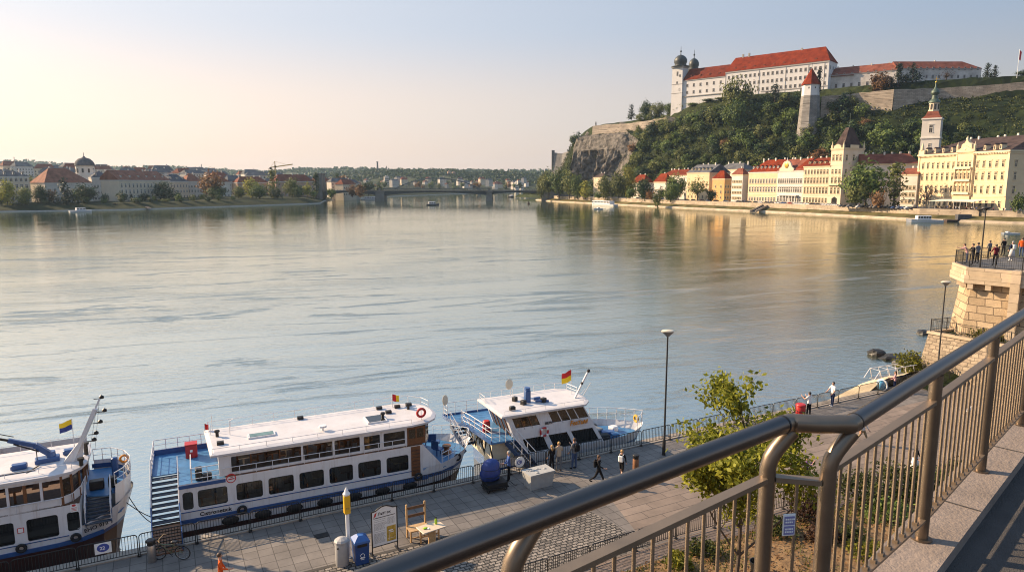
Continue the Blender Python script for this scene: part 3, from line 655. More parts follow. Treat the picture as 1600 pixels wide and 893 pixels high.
for c, d in ((A1 - adir * .035, adir), (B0 + bdir * .035, bdir)): rb().tube([p3(c - d * .004, ZR), p3(c + d * .004, ZR)], tr * 1.06, 20).build('joint_ring', 'black', rail)
pA1, pB1 = V((1.095, 2.775)), V((1.345, 2.755))
postA = [pA1, pA1 - adir * 1.36, pA1 - adir * 2.72]; postB = [pB1, B0 + bdir * 1.24, B0 + bdir * 2.58, B0 + bdir * 3.92, B0 + bdir * 5.26]
def rail_post(p, lean, top):
    m = rb(); q = top
    m.tube([p3(p, ZL), p3(p, ZR - .20), p3(p + lean * .012, ZR - .155), p3(p + lean * .035, ZR - .12), p3(p + lean * .075, ZR - .075), p3(p + lean * .105, ZR - .045)], .034, 16)
    m.build('post', 'bronze_rail', rail, smooth='auto')
    f = rb(); f.lathe([(.055, 0), (.055, .008)], p3(p, ZL + .001), 16); f.build('base_plate', 'bronze_rail', rail)
rail_post(pA1, V((A1.x + .02 - pA1.x, .02)).normalized(), 1); rail_post(pB1, V((.9, .25)).normalized(), 1)
for p in postA[1:]: rail_post(p + V((-.02, .0)), adir, 1)
for p in postB[1:]:
    m = rb(); m.tube([p3(p, ZL), p3(p, ZR - .03)], .034, 16); m.build('post', 'bronze_rail', rail, smooth='auto'); f = rb(); f.lathe([(.055, 0), (.055, .008)], p3(p, ZL + .001), 16); f.build('base_plate', 'bronze_rail', rail)
def bay(p, q, zt0, zt1, zb, first=.12):
    d = (q - p); Ln = d.length; d.normalize(); a, b_ = p + d * .03, q - d * .03
    rb().bar(p3(a, zt0), p3(b_, zt1), .046, .022).build('top_bar', 'bronze_bar', rail); rb().bar(p3(a, zb), p3(b_, zb), .046, .014).build('bottom_bar', 'bronze_bar', rail)
    n = max(2, round((Ln - .06) / .097))
    for i in range(1, n):
        c = a.lerp(b_, i / n); zt = lerp(zt0, zt1, i / n); m = rb(); m.tube([p3(c, zb + .007), p3(c, zt - .011)], .0078, 8); m.cbox(p3(c, zb + .014), (.026, .026, .016), math.atan2(d.y, d.x)); m.build('baluster', 'bronze_bar', rail)
bay(postA[1], postA[0], 14.745, 14.755, ZL + .125); bay(postA[2], postA[1], 14.74, 14.745, ZL + .125); bay(postA[0], postB[0], 14.755, 14.745, ZL + .125)
bay(postB[0], postB[1], 14.80, 14.82, ZL + .125)
for a, b_ in zip(postB[1:], postB[2:]): bay(a, b_, 14.825, 14.825, ZL + .125)
sg = thing('railing_sign', 'small white and violet notice plate fixed to the railing balusters', 'sign', p3(pA1.lerp(pB1, .34), 14.47), math.atan2(pB1.y - pA1.y, pB1.x - pA1.x) + R(12))
m = MB(); m.rbox((0, -.03, .09), (.056, .006, .10), 0, .002); m.build('plate', 'sign_white', sg); m = MB(); m.cbox((0, -.0345, .11), (.046, .002, .038)); m.cbox((0, -.0345, .066), (.046, .002, .038)); m.build('printed_field', 'sign_violet', sg)
m = MB()
for r_, z in ((0, .117), (1, .104), (2, .073), (3, .060)):
    x = -.019
    while x < .016: wd = r2.uniform(.004, .008); m.cbox((x + wd / 2, -.0362, z), (wd, .001, .007)); x += wd + .0025
m.build('printed_line', 'sign_white', sg)

# ------------------------------------------------------------------ barrier panels
def panel_proto(L=2.2, H=.98):
    t = thing('crowd_barrier', '', 'barrier'); r = .022; c = .14
    m = MB(); pts = [(-L / 2, 0, .0), (-L / 2, 0, H - c)] + [(-L / 2 + c - c * math.cos(a), 0, H - c + c * math.sin(a)) for a in (.4, .8, 1.2)] + [(-L / 2 + c, 0, H), (L / 2 - c, 0, H)] + [(L / 2 - c + c * math.sin(a), 0, H - c + c * math.cos(a)) for a in (.4, .8, 1.2)] + [(L / 2, 0, H - c), (L / 2, 0, 0)]
    m.tube(pts, r, 6); m.tube([(-L / 2, 0, .14), (L / 2, 0, .14)], r * .8, 6); m.build('frame', 'dark_metal', t)
    m = MB(); n = int(L / .115)
    for i in range(1, n): x = -L / 2 + L * i / n; m.bar((x, 0, .14), (x, 0, H - .01 - (.03 if i in (1, n - 1) else 0)), .020)
    m.build('grille', 'dark_metal', t)
    for s in (-1, 1): m = MB(); m.cbox((s * (L / 2 - .0), 0, .012), (.09, .16, .024)); m.build('foot', 'dark_metal', t)
    return t
PP = panel_proto(); used_panel = [False]
def put_panel(a, b, label, z=0., group='black barrier panels'):
    a, b = V((a[0], a[1])), V((b[0], b[1])); d = b - a
    o = PP if not used_panel[0] else copy_tree(PP); used_panel[0] = True
    c = (a + b) / 2; place(o, (c.x, c.y, z), math.atan2(d.y, d.x), (d.length / 2.27, 1, 1), label, group); return o
refs = [(-27.4, 'in front of the left ship'), (-17.6, 'along the white ship from the gangway ramp'), (-3.0, 'behind the blue luggage bundle'), (1.0, 'in front of the wheelhouse ship'), (9.4, 'past the near lamp post'), (22.2, 'past the red bin')]
cnt = {}; us = [-29.6 + 2.27 * i for i in range(29)]
for u in us:
    c = u + 1.13
    if c < -28.5 or -3.7 < c < -2.9: pass
    ph = [r for r in refs if r[0] <= c + 1.2][-1:] or [refs[0]]; ph = ph[0][1]; cnt[ph] = cnt.get(ph, 0) + 1
    put_panel(Q(u, 0), Q(u + 2.27, 0), '%s black barrier panel on the quay edge %s' % (ORD[cnt[ph] - 1], ph), .05)
G2 = [(-10.3, -9.72), (-7.9, -9.72), (-5.6, -9.72), (-3.4, -9.73), (-1.35, -9.7), (1.15, -9.6), (3.45, -9.58), (5.7, -9.68), (7.9, -9.76), (10.1, -9.84), (12.3, -9.9), (14.4, -9.97), (16.4, -10.5), (18.5, -11.1), (20.5, -11.6), (22.7, -11.7), (24.9, -11.85), (27.1, -12.0), (29.3, -12.2)]
for i, (a, b_) in enumerate(zip(G2, G2[1:])):
    w = 'beside the cobbled patch' if i < 6 else ('behind the yellow leafed tree' if i < 10 else 'behind the garden shrubs')
    j = i if i < 6 else (i - 6 if i < 10 else i - 10); put_panel(Q(*a), Q(*b_), '%s black barrier panel along the garden path %s' % (ORD[j], w), group='barrier panels round the garden')
g3 = [gz(1447, 603), gz(1483, 596), gz(1520, 589.5), gz(1557, 583)]
for i, (a, b_) in enumerate(zip(g3, g3[1:])): put_panel(a, b_, '%s black barrier panel at the foot of the grassy slope under the stone terrace' % ORD[i], group='barrier panels below the terrace')

# ------------------------------------------------------------------ lamps
def lamp(loc, h, label, rz=0.):
    t = thing('street_lamp', label, 'street lamp', loc, rz, 'quay lamps')
    m = MB(); m.lathe([(.10, 0), (.10, .9), (.085, .95), (.06, 1.0), (.045, h - .35)], (0, 0, 0), 12); m.build('pole', 'dark_metal', t, smooth='auto')
    m = MB(); m.lathe([(.115, 0), (.115, .05)], (0, 0, 0), 12); m.build('foot', 'dark_metal', t)
    m = MB(); m.lathe([(.05, h - .35), (.09, h - .3), (.27, h - .10), (.30, h - .05)], (0, 0, 0), 16, 1.25, .8); m.build('lamp_shade', 'grey_metal', t, smooth='auto')
    m = MB(); m.lathe([(.30, h - .048), (.31, h), (.24, h + .05), (.01, h + .07)], (0, 0, 0), 16, 1.25, .8); m.build('lamp_cover', 'cream_paint', t, smooth='auto')
    m = MB(); m.bar((0, 0, h - .33), (.22, 0, h - .12), .03); m.bar((0, 0, h - .33), (-.22, 0, h - .12), .03); m.build('bracket', 'dark_metal', t); return t
lamp(gz(1037, 710), 7.55, 'tall dark street lamp beside the barrier at the bow of the wheelhouse ship')
lamp(gz(1463, 598), 8.3, 'dark street lamp standing before the stone terrace below the bastion')

# ------------------------------------------------------------------ small things on the quay
def bin_post(loc, label, mat):
    t = thing('litter_bin', label, 'litter bin', loc, QA, 'post shaped litter bins')
    m = MB(); m.lathe([(.16, 0), (.17, .02), (.17, .74), (.16, .76)], (0, 0, 0), 18); m.build('body', mat, t, smooth='auto')
    m = MB(); m.lathe([(.15, .755), (.15, .90)], (0, 0, 0), 18, cap=False); m.build('opening', 'black', t, smooth='auto')
    m = MB(); m.lathe([(.19, .90), (.19, .97), (.17, 1.0), (.02, 1.02)], (0, 0, 0), 18); m.build('lid', 'dark_metal', t, smooth='auto'); 
    for k in range(3): a = 2.1 * k; m = MB(); m.bar((.16 * math.cos(a), .16 * math.sin(a), .75), (.16 * math.cos(a), .16 * math.sin(a), .91), .025); m.build('strut', 'dark_metal', t)
bin_post(gz(238, 876), 'dark steel litter bin beside the parked bicycle', 'steel'); bin_post(gz(993, 736), 'small brown grey litter bin near the lamp post on the quay', 'rust')
t = thing('litter_bin', 'round red bin standing at the quay barrier near two men in white', 'litter bin', Q(22.2, -.75), QA)
m = MB(); m.lathe([(.27, 0), (.31, .1), (.33, .75), (.31, .8)], (0, 0, 0), 18); m.build('body', 'red_paint', t, smooth='auto'); m = MB(); m.lathe([(.345, .8), (.345, .86), (.3, .92), (.02, .95)], (0, 0, 0), 18); m.build('lid', 'red_paint', t, smooth='auto'); m = MB(); m.torus((0, 0, .45), .325, .015, 'Z', 18, 6); m.build('band', 'dark_metal', t)
t = thing('wheelie_bin', 'grey round bin with a pale domed lid beside the blue bin', 'bin', gz(535, 881), QA)
m = MB(); m.lathe([(.26, 0), (.275, .04), (.29, 1.02), (.28, 1.04)], (0, 0, 0), 22); m.build('body', 'bin_grey', t, smooth='auto'); m = MB(); m.lathe([(.315, 1.03), (.315, 1.10), (.25, 1.17), (.08, 1.24), (.01, 1.25)], (0, 0, 0), 10); m.build('lid', 'bin_grey', t); m = MB(); m.cbox((-.2, -.21, .88), (.10, .05, .05), .7); m.build('latch', 'dark_metal', t)
t = thing('wheelie_bin', 'dark blue square bin with bright blue lid at the foot of the yellow topped post', 'bin', gz(564, 877), QA)
def tap(m, w0, d0, w1, d1, z0, z1): m.add([(-w0, -d0, z0), (w0, -d0, z0), (w0, d0, z0), (-w0, d0, z0), (-w1, -d1, z1), (w1, -d1, z1), (w1, d1, z1), (-w1, d1, z1)], [(3, 2, 1, 0), (4, 5, 6, 7), (0, 1, 5, 4), (1, 2, 6, 5), (2, 3, 7, 6), (3, 0, 4, 7)])
m = MB(); tap(m, .27, .27, .31, .31, .03, .98); m.build('body', 'bin_blue', t); m = MB(); m.cbox((0, -.305, .9), (.42, .03, .13)); m.build('slot', 'black', t)
m = MB(); tap(m, .34, .34, .33, .33, .98, 1.07); tap(m, .33, .33, .20, .2, 1.07, 1.2); tap(m, .2, .2, .12, .12, 1.2, 1.26); m.build('lid', 'lid_blue', t)
m = MB(); m.torus((0, -.312, .45), .085, .012, 'Y', 14, 4); m.cbox((0, -.312, .34), (.22, .008, .035)); m.cbox((0, -.312, .28), (.15, .008, .025)); m.build('emblem', 'sign_white', t)
for s in (-1, 1): m = MB(); m.torus((s * .26, .26, .08), .05, .03, 'X', 12, 6); m.build('wheel', 'dark_rubber', t)
t = thing('ticket_post', 'white post with a yellow upper box and pointed white cap', 'post', gz(545, 870), QA)
m = MB(); m.lathe([(.11, 0), (.11, .03), (.085, .05), (.085, 2.05)], (0, 0, 0), 14); m.build('shaft', 'sign_white', t, smooth='auto'); m = MB(); m.rbox((0, 0, 2.45), (.26, .26, .84), 0, .03); m.build('yellow_box', 'yellow', t)
m = MB(); m.cbox((0, -.135, 2.44), (.2, .006, .012)); m.cbox((0, -.135, 2.30), (.16, .006, .10)); m.build('panel_seam', 'map_ochre', t); m = MB(); m.lathe([(.15, 2.87), (.16, 2.93), (.10, 3.0), (.06, 3.12), (.01, 3.22)], (0, 0, 0), 14); m.build('cap', 'sign_white', t, smooth='auto')
# information board
bd = thing('info_board', 'white information board with a black arched frame and a yellow map', 'sign', gz(602, 862), QA + R(4))
m = MB(); m.bar((-.58, 0, 0), (-.58, 0, 2.0), .045); m.bar((.58, 0, 0), (.58, 0, 2.02), .045); m.bar((-.58, 0, .38), (.58, 0, .38), .04)
arch = [(-.58, 2.0), (-.40, 2.02), (-.26, 2.10), (-.1, 2.17), (.1, 2.17), (.26, 2.10), (.40, 2.03), (.58, 2.02)]
for a, b_ in zip(arch, arch[1:]): m.bar((a[0], 0, a[1]), (b_[0], 0, b_[1]), .045)
m.build('frame', 'dark_metal', bd)
m = MB(); m.vprism([(-.555, .40), (.555, .40), (.555, 2.0)] + [(x, z - .02) for x, z in arch[::-1][1:-1]] + [(-.555, 1.98)], -.012, .012); m.build('panel', 'sign_white', bd)
m = MB(); m.vprism([(-.50, 1.72), (-.40, 1.78), (-.34, 1.96), (-.44, 1.90)], -.018, -.013); m.build('red_mark', 'sign_red', bd)
text_obj('heading', 'Лит? ак', .17, 'ink', bd, Matrix.Translation((-.30, -.014, 1.80)) @ FRONT, .003); m = MB(); m.cbox((0, -.015, 1.69), (.98, .004, .03)); m.build('heading_rule', 'ink', bd)
m = MB(); z = 1.6
while z > .52:
    x = -.48; e = -.02 if z < 1.25 else (.0 if r2.random() < .3 else .05)
    while x < e: wd = r2.uniform(.03, .09); m.cbox((x + wd / 2, -.014, z), (min(wd, e - x + .04), .003, .014)); x += wd + .018
    z -= .042 if r2.random() < .8 else .085
z = 1.58
while z > 1.30:
    x = .12
    while x < .44: wd = r2.uniform(.03, .08); m.cbox((x + wd / 2, -.014, z), (wd, .003, .014)); x += wd + .018
    z -= .045
m.build('small_print', 'grey_metal', bd)
m = MB(); m.cbox((.30, -.015, .84), (.42, .004, .70)); m.build('map_picture', 'map_ochre', bd); m = MB(); m.cbox((.28, -.0185, .98), (.2, .003, .05)); m.cbox((.33, -.0185, .90), (.16, .003, .04)); m.cbox((.3, -.0185, .62), (.3, .003, .01)); m.cbox((.2, -.0185, .75), (.01, .003, .4)); m.build('map_legend', 'sign_white', bd)
for s in (-.58, .58): m = MB(); m.cbox((s, 0, .015), (.10, .55, .03)); m.build('foot', 'dark_metal', bd)
# chair and table
ch = thing('wooden_chair', 'tall ladder backed wooden chair behind the small table', 'chair', Q(-6.95, -4.05, .0), QA)
for s in (-.44, .44):
    m = MB(); m.bar((s, .22, 0), (s, .30, 1.55), .075); m.build('leg', 'wood_pale', ch); m = MB(); m.bar((s, -.28, 0), (s, -.28, .48), .07); m.build('leg', 'wood_pale', ch)
m = MB(); m.cbox((0, -.02, .50), (.96, .6, .05)); m.build('seat', 'wood_pale', ch)
for z in (.98, 1.36): m = MB(); m.cbox((0, .27, z), (.84, .035, .13)); m.build('back_slat', 'wood_dark', ch)
m = MB(); m.cbox((0, -.28, .18), (.86, .04, .05)); m.build('stretcher', 'wood_pale', ch)
tb = thing('small_table', 'low pale wooden table with a plank leg and green bottle on it', 'table', Q(-6.62, -4.86, .0), QA)
m = MB(); m.rbox((0, 0, .80), (1.15, .72, .05), R(8), .01); m.build('table_top', 'table_pale', tb); m = MB(); m.cbox((-.05, -.22, .39), (.34, .09, .775), R(8)); m.build('leg', 'wood_pale', tb)
for x, y in ((.45, .25), (-.42, .22)): m = MB(); m.cbox((x, y, .39), (.07, .07, .775)); m.build('leg', 'wood_pale', tb)
m = MB(); m.cbox((0, .24, .3), (.85, .05, .06)); m.build('stretcher', 'wood_pale', tb)
bt = thing('bottle', 'lime green bottle with dark cap standing on the small table', 'bottle', Q(-6.33, -4.72, .826), QA); m = MB(); m.lathe([(.055, 0), (.06, .02), (.06, .20), (.03, .27)], (0, 0, 0), 14); m.build('bottle_body', 'green_lime', bt, smooth='auto'); m = MB(); m.lathe([(.034, .265), (.034, .34)], (0, 0, 0), 12); m.build('cap', 'black', bt)
mp_ = thing('paper_packet', 'crumpled pale green packet lying on the small table', 'packet', Q(-6.92, -4.92, .826), QA); m = MB(); m.ball((0, 0, .035), .1, 8, 5, (1.2, .8, .35)); m.build('wrapper', 'green_lime', mp_); m = MB(); m.cbox((.12, -.07, .018), (.10, .08, .036), .5); m.build('cup_base', 'sign_white', mp_)
# luggage bundle on a cart
lg = thing('luggage_cart', 'blue wrapped luggage bundle on a black hand cart by the ship bow', 'cart', Q(-1.75, -.85), QA)
m = MB(); prof = []
for i, (z, a) in enumerate(((.42, .38), (.5, .50), (.8, .55), (1.05, .52), (1.25, .46), (1.45, .36), (1.55, .15))): prof.append((a, z))
m.lathe(prof, (0, 0, 0), 18, 1.05, .75)
for i, p in enumerate(m.v): d = .10 * noise.noise(V(p) * 3.1); m.v[i] = (p[0] * (1 + d * 1.5), p[1] * (1 + d * 1.5), p[2] + d * .5)
m.build('bundle', 'tarp_blue', lg, smooth=True)
m = MB()
for z in (.72, 1.1): m.torus((0, 0, z), .50, .014, 'Z', 18, 5)
m.build('strap', 'black', lg); m = MB(); m.cbox((.1, -.35, .22), (1.25, .85, .07)); m.cbox((.1, -.35, .36), (1.15, .75, .20)); m.build('cart_bed', 'black', lg)
for x in (-.4, .6):
    for y in (-.65, -.05): m = MB(); m.torus((x, y, .09), .065, .025, 'Y', 12, 6); m.build('wheel', 'dark_rubber', lg)
m = MB(); m.tube([(.72, -.35, .2), (.95, -.4, .32), (1.12, -.45, .15), (1.25, -.5, .05), (1.4, -.42, .03)], .018, 6); m.build('tow_handle', 'black', lg)
# grey box and round sign
gb = thing('concrete_planter', 'grey rectangular concrete box standing on the quay near four people', 'planter', Q(.62, -1.85), QA + R(3))
m = MB(); tap(m, .66, .36, .74, .44, 0, .78); m.build('body', 'planter', gb); m = MB(); tap(m, .78, .48, .78, .48, .782, .87); m.build('rim', 'planter', gb)
m = MB(); r3 = random.Random(3)
for q in range(9): m.ball((r3.uniform(-.6, .6), r3.uniform(-.3, .3), .88), r3.uniform(.05, .09), 7, 4, (1.2, 1, .5))
m.build('pebble_fill', 'planter', gb)
rs = thing('round_sign', 'round white sign with a dark blue symbol on the barrier by the stairs', 'sign', Q(.42, -.14, .62), QA)
m = MB(); m.lathe([(.30, -.012), (.30, .012)], (0, 0, 0), 24); 
for i, p in enumerate(m.v): m.v[i] = (p[0], -p[2], p[1] + .1)
m.build('disc', 'sign_white', rs); m = MB(); m.torus((-.05, -.016, .1), .11, .022, 'Y', 16, 5); m.torus((.02, -.016, .12), .045, .018, 'Y', 12, 5); m.bar((.12, -.016, .22), (.1, -.016, .02), .03); m.build('symbol', 'sign_blue', rs); m = MB(); m.bar((0, .02, -.6), (0, .02, -.2), .03); m.build('bracket', 'dark_metal', rs)
sq = thing('barrier_sign', 'square white sign with a blue round emblem on the left end of the barrier', 'sign', Q(-19.55, -.07, .55), QA)
m = MB(); m.cbox((0, -.0, .22), (.62, .012, .48)); m.build('plate', 'sign_white', sq); m = MB(); m.lathe([(.19, -.004), (.19, .004)], (0, 0, 0), 20)
for i, p in enumerate(m.v): m.v[i] = (p[0] * 1.2, -.012 + p[2], p[1] * .95 + .24)
m.build('emblem', 'sign_blue', sq); text_obj('numeral', '22', .2, 'sign_white', sq, Matrix.Translation((-.125, -.0185, .165)) @ FRONT, .002)
# bicycle
bk = thing('bicycle', 'green grey city bicycle with pale handlebars parked on the quay beside the steel bin', 'bicycle', gz(268, 873), QA - R(28))
m_ = Matrix.Rotation(R(6), 4, 'X')
def bb(): return MB(m_)
for x, s in ((-.52, 1), (.52, 1)):
    m = bb(); m.torus((x, 0, .34), .32, .022, 'Y', 28, 6); w_ = m.build('wheel', 'dark_rubber', bk); m = bb()
    for a in range(14): an = a * math.pi / 7; m.bar((x, 0, .34), (x + .31 * math.cos(an), 0, .34 + .31 * math.sin(an)), .005)
    m.torus((x, 0, .34), .295, .012, 'Y', 24, 4); m.build('rim', 'grey_metal', w_)
MT['bike_green'] = pm('bike_green', (.10, .12, .07), .35, .3)
m = bb(); m.tube([(-.42, 0, .86), (-.52, 0, .34)], .016, 6); m.tube([(-.40, 0, .80), (.02, 0, .32)], .018, 6); m.tube([(.02, 0, .32), (.20, 0, .84)], .018, 6); m.tube([(-.40, 0, .74), (.16, 0, .72)], .016, 6); m.tube([(.02, 0, .32), (.52, 0, .34)], .012, 6); m.tube([(.17, 0, .72), (.52, 0, .34)], .012, 6); m.build('frame', 'bike_green', bk)
m = bb(); m.tube([(-.42, 0, .86), (-.40, 0, 1.0), (-.36, 0, 1.04)], .014, 6); m.tube([(-.24, -.30, 1.03), (-.34, -.22, 1.06), (-.37, 0, 1.04), (-.34, .22, 1.06), (-.24, .30, 1.03)], .014, 6); m.build('handlebar', 'wood_pale', bk)
m = bb(); m.rbox((.24, 0, .88), (.26, .15, .06), 0, .02); m.build('saddle', 'black', bk); m = bb(); m.torus((.02, 0, .32), .09, .012, 'Y', 14, 4); m.bar((.02, -.06, .32), (.12, -.08, .2), .02); m.build('crank', 'dark_metal', bk); m = bb(); m.cbox((.50, 0, .72), (.34, .12, .02)); m.bar((.62, .05, .72), (.52, .05, .34), .012); m.build('carrier', 'dark_metal', bk)
# bucket by the tree, drain cover
bu = thing('bucket', 'black plastic bucket on the bare soil by the tree trunk', 'bucket', Q(4.3, -13.5, .24), 0); m = MB(); m.lathe([(.20, 0), (.27, .42), (.29, .43), (.29, .46), (.26, .46), (.20, .05)], (0, 0, 0), 18, cap=False); m.lathe([(.2, .0), (.2, .06)], (0, 0, 0), 18); m.build('tub', 'black', bu, smooth='auto'); m = MB(); m.tube([(.28 * math.cos(a), .28 * math.sin(a) * .4 + .1, .46 + .06 * math.sin(a)) for a in (0, .6, 1.2, 1.8, 2.4, 3.14)], .008, 5); m.build('handle', 'grey_metal', bu)

for p, lb in ((gz(503, 836), 'square iron drain cover in the quay slabs left of the bins'), (Q(4, -3.4), 'iron drain cover in the quay slabs right of the concrete box')):
    t = thing('drain_cover', lb, 'drain cover', (p.x, p.y, .006), QA); m = MB(); m.cbox((0, 0, .006), (.62, .42, .012)); m.build('plate', 'dark_metal', t); m = MB(); [m.cbox((-.24 + .08 * i, 0, .0135), (.03, .32, .003)) for i in range(7)]; m.build('grating', 'black', t)
# ------------------------------------------------------------------ the bastion, terrace and landing at the right
b0, b1 = gz(1512, 417, 9.25), gz(1600, 424, 9.25); bd2 = V((b1.x - b0.x, b1.y - b0.y)); bd2.normalize(); bang = math.atan2(bd2.y, bd2.x)
bs = thing('stone_bastion', 'tall golden stone bridge bastion with arch and a viewing platform', 'bastion', (b0.x, b0.y, 0), bang)
Lb = 34.
def ring(e, z): return [(-e * .6 + (0 if e else 0), -e, z), (Lb, -e, z), (Lb, 12 + e, z), (-.2 - e, 12 + e, z), (-1.9 - e, 3.2, z)]
m = MB(); lo, hi_ = ring(.15, 3.0), ring(-.45, 7.95); ax0, ax1, az = 5.2, 11.5, 6.9
# body: front with an arched opening
def arc_pts(x0, x1, zs, n=14): c, r_ = (x0 + x1) / 2, (x1 - x0) / 2; return [(c - r_ * math.cos(math.pi * i / n), zs + r_ * math.sin(math.pi * i / n)) for i in range(n + 1)]
ap = arc_pts(4.9, 12.5, 2.5, 16); fy = lambda z: lerp(-.15, .45, (z - 3) / 4.95)
outl = [(-.10 + .35, 7.95), (-.4, -1.)]; 
P = [( -.4, -1.), (4.9, -1.)] + ap + [(12.5, -1.), (Lb, -1.), (Lb, 7.95), (.30, 7.95)]
m.poly([(x, fy(z), z) for x, z in P])
for a, b_ in zip(ap, ap[1:]): m.poly([(a[0], fy(a[1]), a[1]), (a[0], 9, a[1]), (b_[0], 9, b_[1]), (b_[0], fy(b_[1]), b_[1])])
m.poly([(-.4, fy(-1), -1), (.30, fy(7.95), 7.95), (-1.3, 3.2, 7.95), (-2.4, 3.2, -1)]); m.poly([(-2.4, 3.2, -1), (-1.3, 3.2, 7.95), (.1, 12, 7.95), (-.4, 12, -1)]); m.poly([(4.0, 9, -1), (13.5, 9, -1), (13.5, 9, 7), (4.0, 9, 7)])
m.build('wall', 'ashlar', bs)
m = MB()
for i in range(len(ap) - 1):
    a, b_ = ap[i], ap[i + 1]; c = (8.7, 2.5); s = 1.17
    A_, B_ = (c[0] + (a[0] - c[0]) * s, c[1] + (a[1] - c[1]) * s), (c[0] + (b_[0] - c[0]) * s, c[1] + (b_[1] - c[1]) * s); sh = .96
    q = [a, lerp2 := (a[0] + (b_[0] - a[0]) * sh, a[1] + (b_[1] - a[1]) * sh), (A_[0] + (B_[0] - A_[0]) * sh, A_[1] + (B_[1] - A_[1]) * sh), A_]
    vs8 = [(x, fy(z) - .12, z) for x, z in q] + [(x, fy(z) + .2, z) for x, z in q]; m.add(vs8, [(0, 1, 2, 3), (0, 4, 5, 1), (1, 5, 6, 2), (2, 6, 7, 3), (3, 7, 4, 0)])
m.build('arch_ring', 'ashlar_smooth', bs)
m = MB(); m.prism([(-.1, -.25), (Lb, -.25), (Lb, 12.3), (-.3, 12.3), (-2.2, 3.2)], 7.955, 8.6); m.prism([(-.04, -.15), (Lb, -.15), (Lb, 12.2), (-.24, 12.2), (-2.1, 3.2)], 8.604, 9.25); m.build('parapet_course', 'ashlar_smooth', bs)
for x, y in ((.35, -.05), (-.35, .75), (-1.0, 1.9), (1.6, -.05)): m = MB(); m.cbox((x, y + .1, 7.72), (.4, .5, .45)); m.build('corbel', 'ashlar_smooth', bs)
m = MB(); m.box(3.1, 3.75, -.42, .9, -.5, 9.26); m.build('pilaster', 'ashlar_smooth', bs)
m = MB(); m.poly([(.1, 0, 9.256), (Lb - .2, 0, 9.256), (Lb - .2, 12, 9.256), (-.1, 12, 9.256), (-1.9, 3.2, 9.256)]); m.build('platform', 'road', bs)
# platform railing as one fence of the bastion
pf = thing('platform_railing', 'thin dark railing round the viewing platform of the stone bastion', 'railing', (b0.x, b0.y, 9.25), bang)
path = [(Lb, .05), (.1, .05), (-1.85, 3.2), (-.1, 11.8)]; m = MB(); g_ = MB()
for a, b_ in zip(path, path[1:]):
    a, b_ = V(a), V(b_); n_ = max(1, round((b_ - a).length / 1.8))
    for z in (.12, 1.05): m.bar((*a, z), (*b_, z), .04)
    for i in range(n_ + 1): c = a.lerp(b_, i / n_); q = MB(); q.bar((*c, 0), (*c, 1.1), .06); q.build('post', 'dark_metal', pf)
    n_ = round((b_ - a).length / .15)
    for i in range(n_): c = a.lerp(b_, i / n_); g_.bar((*c, .12), (*c, 1.05), .016)
m.build('rails', 'dark_metal', pf); g_.build('grille', 'dark_metal', pf)
for (x, y, h, lb) in ((.7, .6, 4.6, 'slender lamp column on the bastion corner beside the leaning people'), (2.6, 6.6, 3.2, 'shorter thin pole at the back railing of the bastion')):
    t = thing('lamp_column', lb, 'pole', Matrix.Translation((b0.x, b0.y, 9.256)) @ Matrix.Rotation(bang, 4, 'Z') @ V((x, y, 0)), bang)
    m = MB(); m.lathe([(.07, 0), (.06, .5), (.045, h)], (0, 0, 0), 8); m.build('pole', 'dark_metal', t)
    if h > 4: m = MB(); m.lathe([(.05, h - .03), (.12, h + .08), (.36, h + .20), (.34, h + .27), (.02, h + .29)], (0, 0, 0), 12, 1.1, .7); m.build('lamp_head', 'dark_metal', t, smooth='auto')
    else: m = MB(); m.lathe([(.08, h - .01), (.08, h + .06)], (0, 0, 0), 8); m.build('cap', 'dark_metal', t)
# terrace
ta, tb_ = gz(1451, 517, 3.65), gz(1513, 528, 3.65); td = V((tb_.x - ta.x, tb_.y - ta.y)).normalized(); tn = V((-td.y, td.x)); TA = V((ta.x, ta.y))
tw = thing('stone_terrace', 'low rubble stone terrace with a grassy top at the foot of the bastion', 'terrace', (ta.x, ta.y, 0), math.atan2(td.y, td.x))
m = MB(); base = [(-.9, -.5), (26, -.5), (26, 12), (2.2, 12), (-.3, 4)]; top = [(0, 0), (26, 0), (26, 12), (2.6, 12), (.7, 4)]
m.add([(*p, -2.5) for p in base] + [(*p, 3.45) for p in top], [(0, 1, 6, 5), (1, 2, 7, 6), (2, 3, 8, 7), (3, 4, 9, 8), (4, 0, 5, 9)]); m.build('wall', 'rubble', tw)
m = MB(); m.prism([(-.1, -.1), (26, -.1), (26, .35), (.2, .35), (.9, 3.9), (2.8, 12), (2.4, 12), (.5, 4)], 3.452, 3.66); m.build('coping', 'ashlar_smooth', tw)
m = MB(); m.poly([(.2, .3, 3.5), (26, .3, 3.5), (26, 12, 3.5), (2.7, 12, 3.5), (.9, 3.9, 3.5)]); m.build('turf', 'hill_grass', tw)
tf = thing('terrace_railing', 'dark railing along the edge of the low rubble terrace', 'railing', (ta.x, ta.y, 3.66), math.atan2(td.y, td.x)); m = MB(); g_ = MB()
for a, b_ in (((.1, .12), (16, .12)), ((.1, .12), (.75, 3.9)), ((.75, 3.9), (2.6, 11.9))):
    a, b_ = V(a), V(b_); n_ = max(1, round((b_ - a).length / 1.9))
    for z in (.12, 1.0): m.bar((*a, z), (*b_, z), .04)
    for i in range(n_ + 1): c = a.lerp(b_, i / n_); q = MB(); q.bar((*c, 0), (*c, 1.05), .06); q.build('post', 'dark_metal', tf)
    n_ = round((b_ - a).length / .15)
    for i in range(n_): c = a.lerp(b_, i / n_); g_.bar((*c, .12), (*c, 1.0), .016)
m.build('rails', 'dark_metal', tf); g_.build('grille', 'dark_metal', tf)
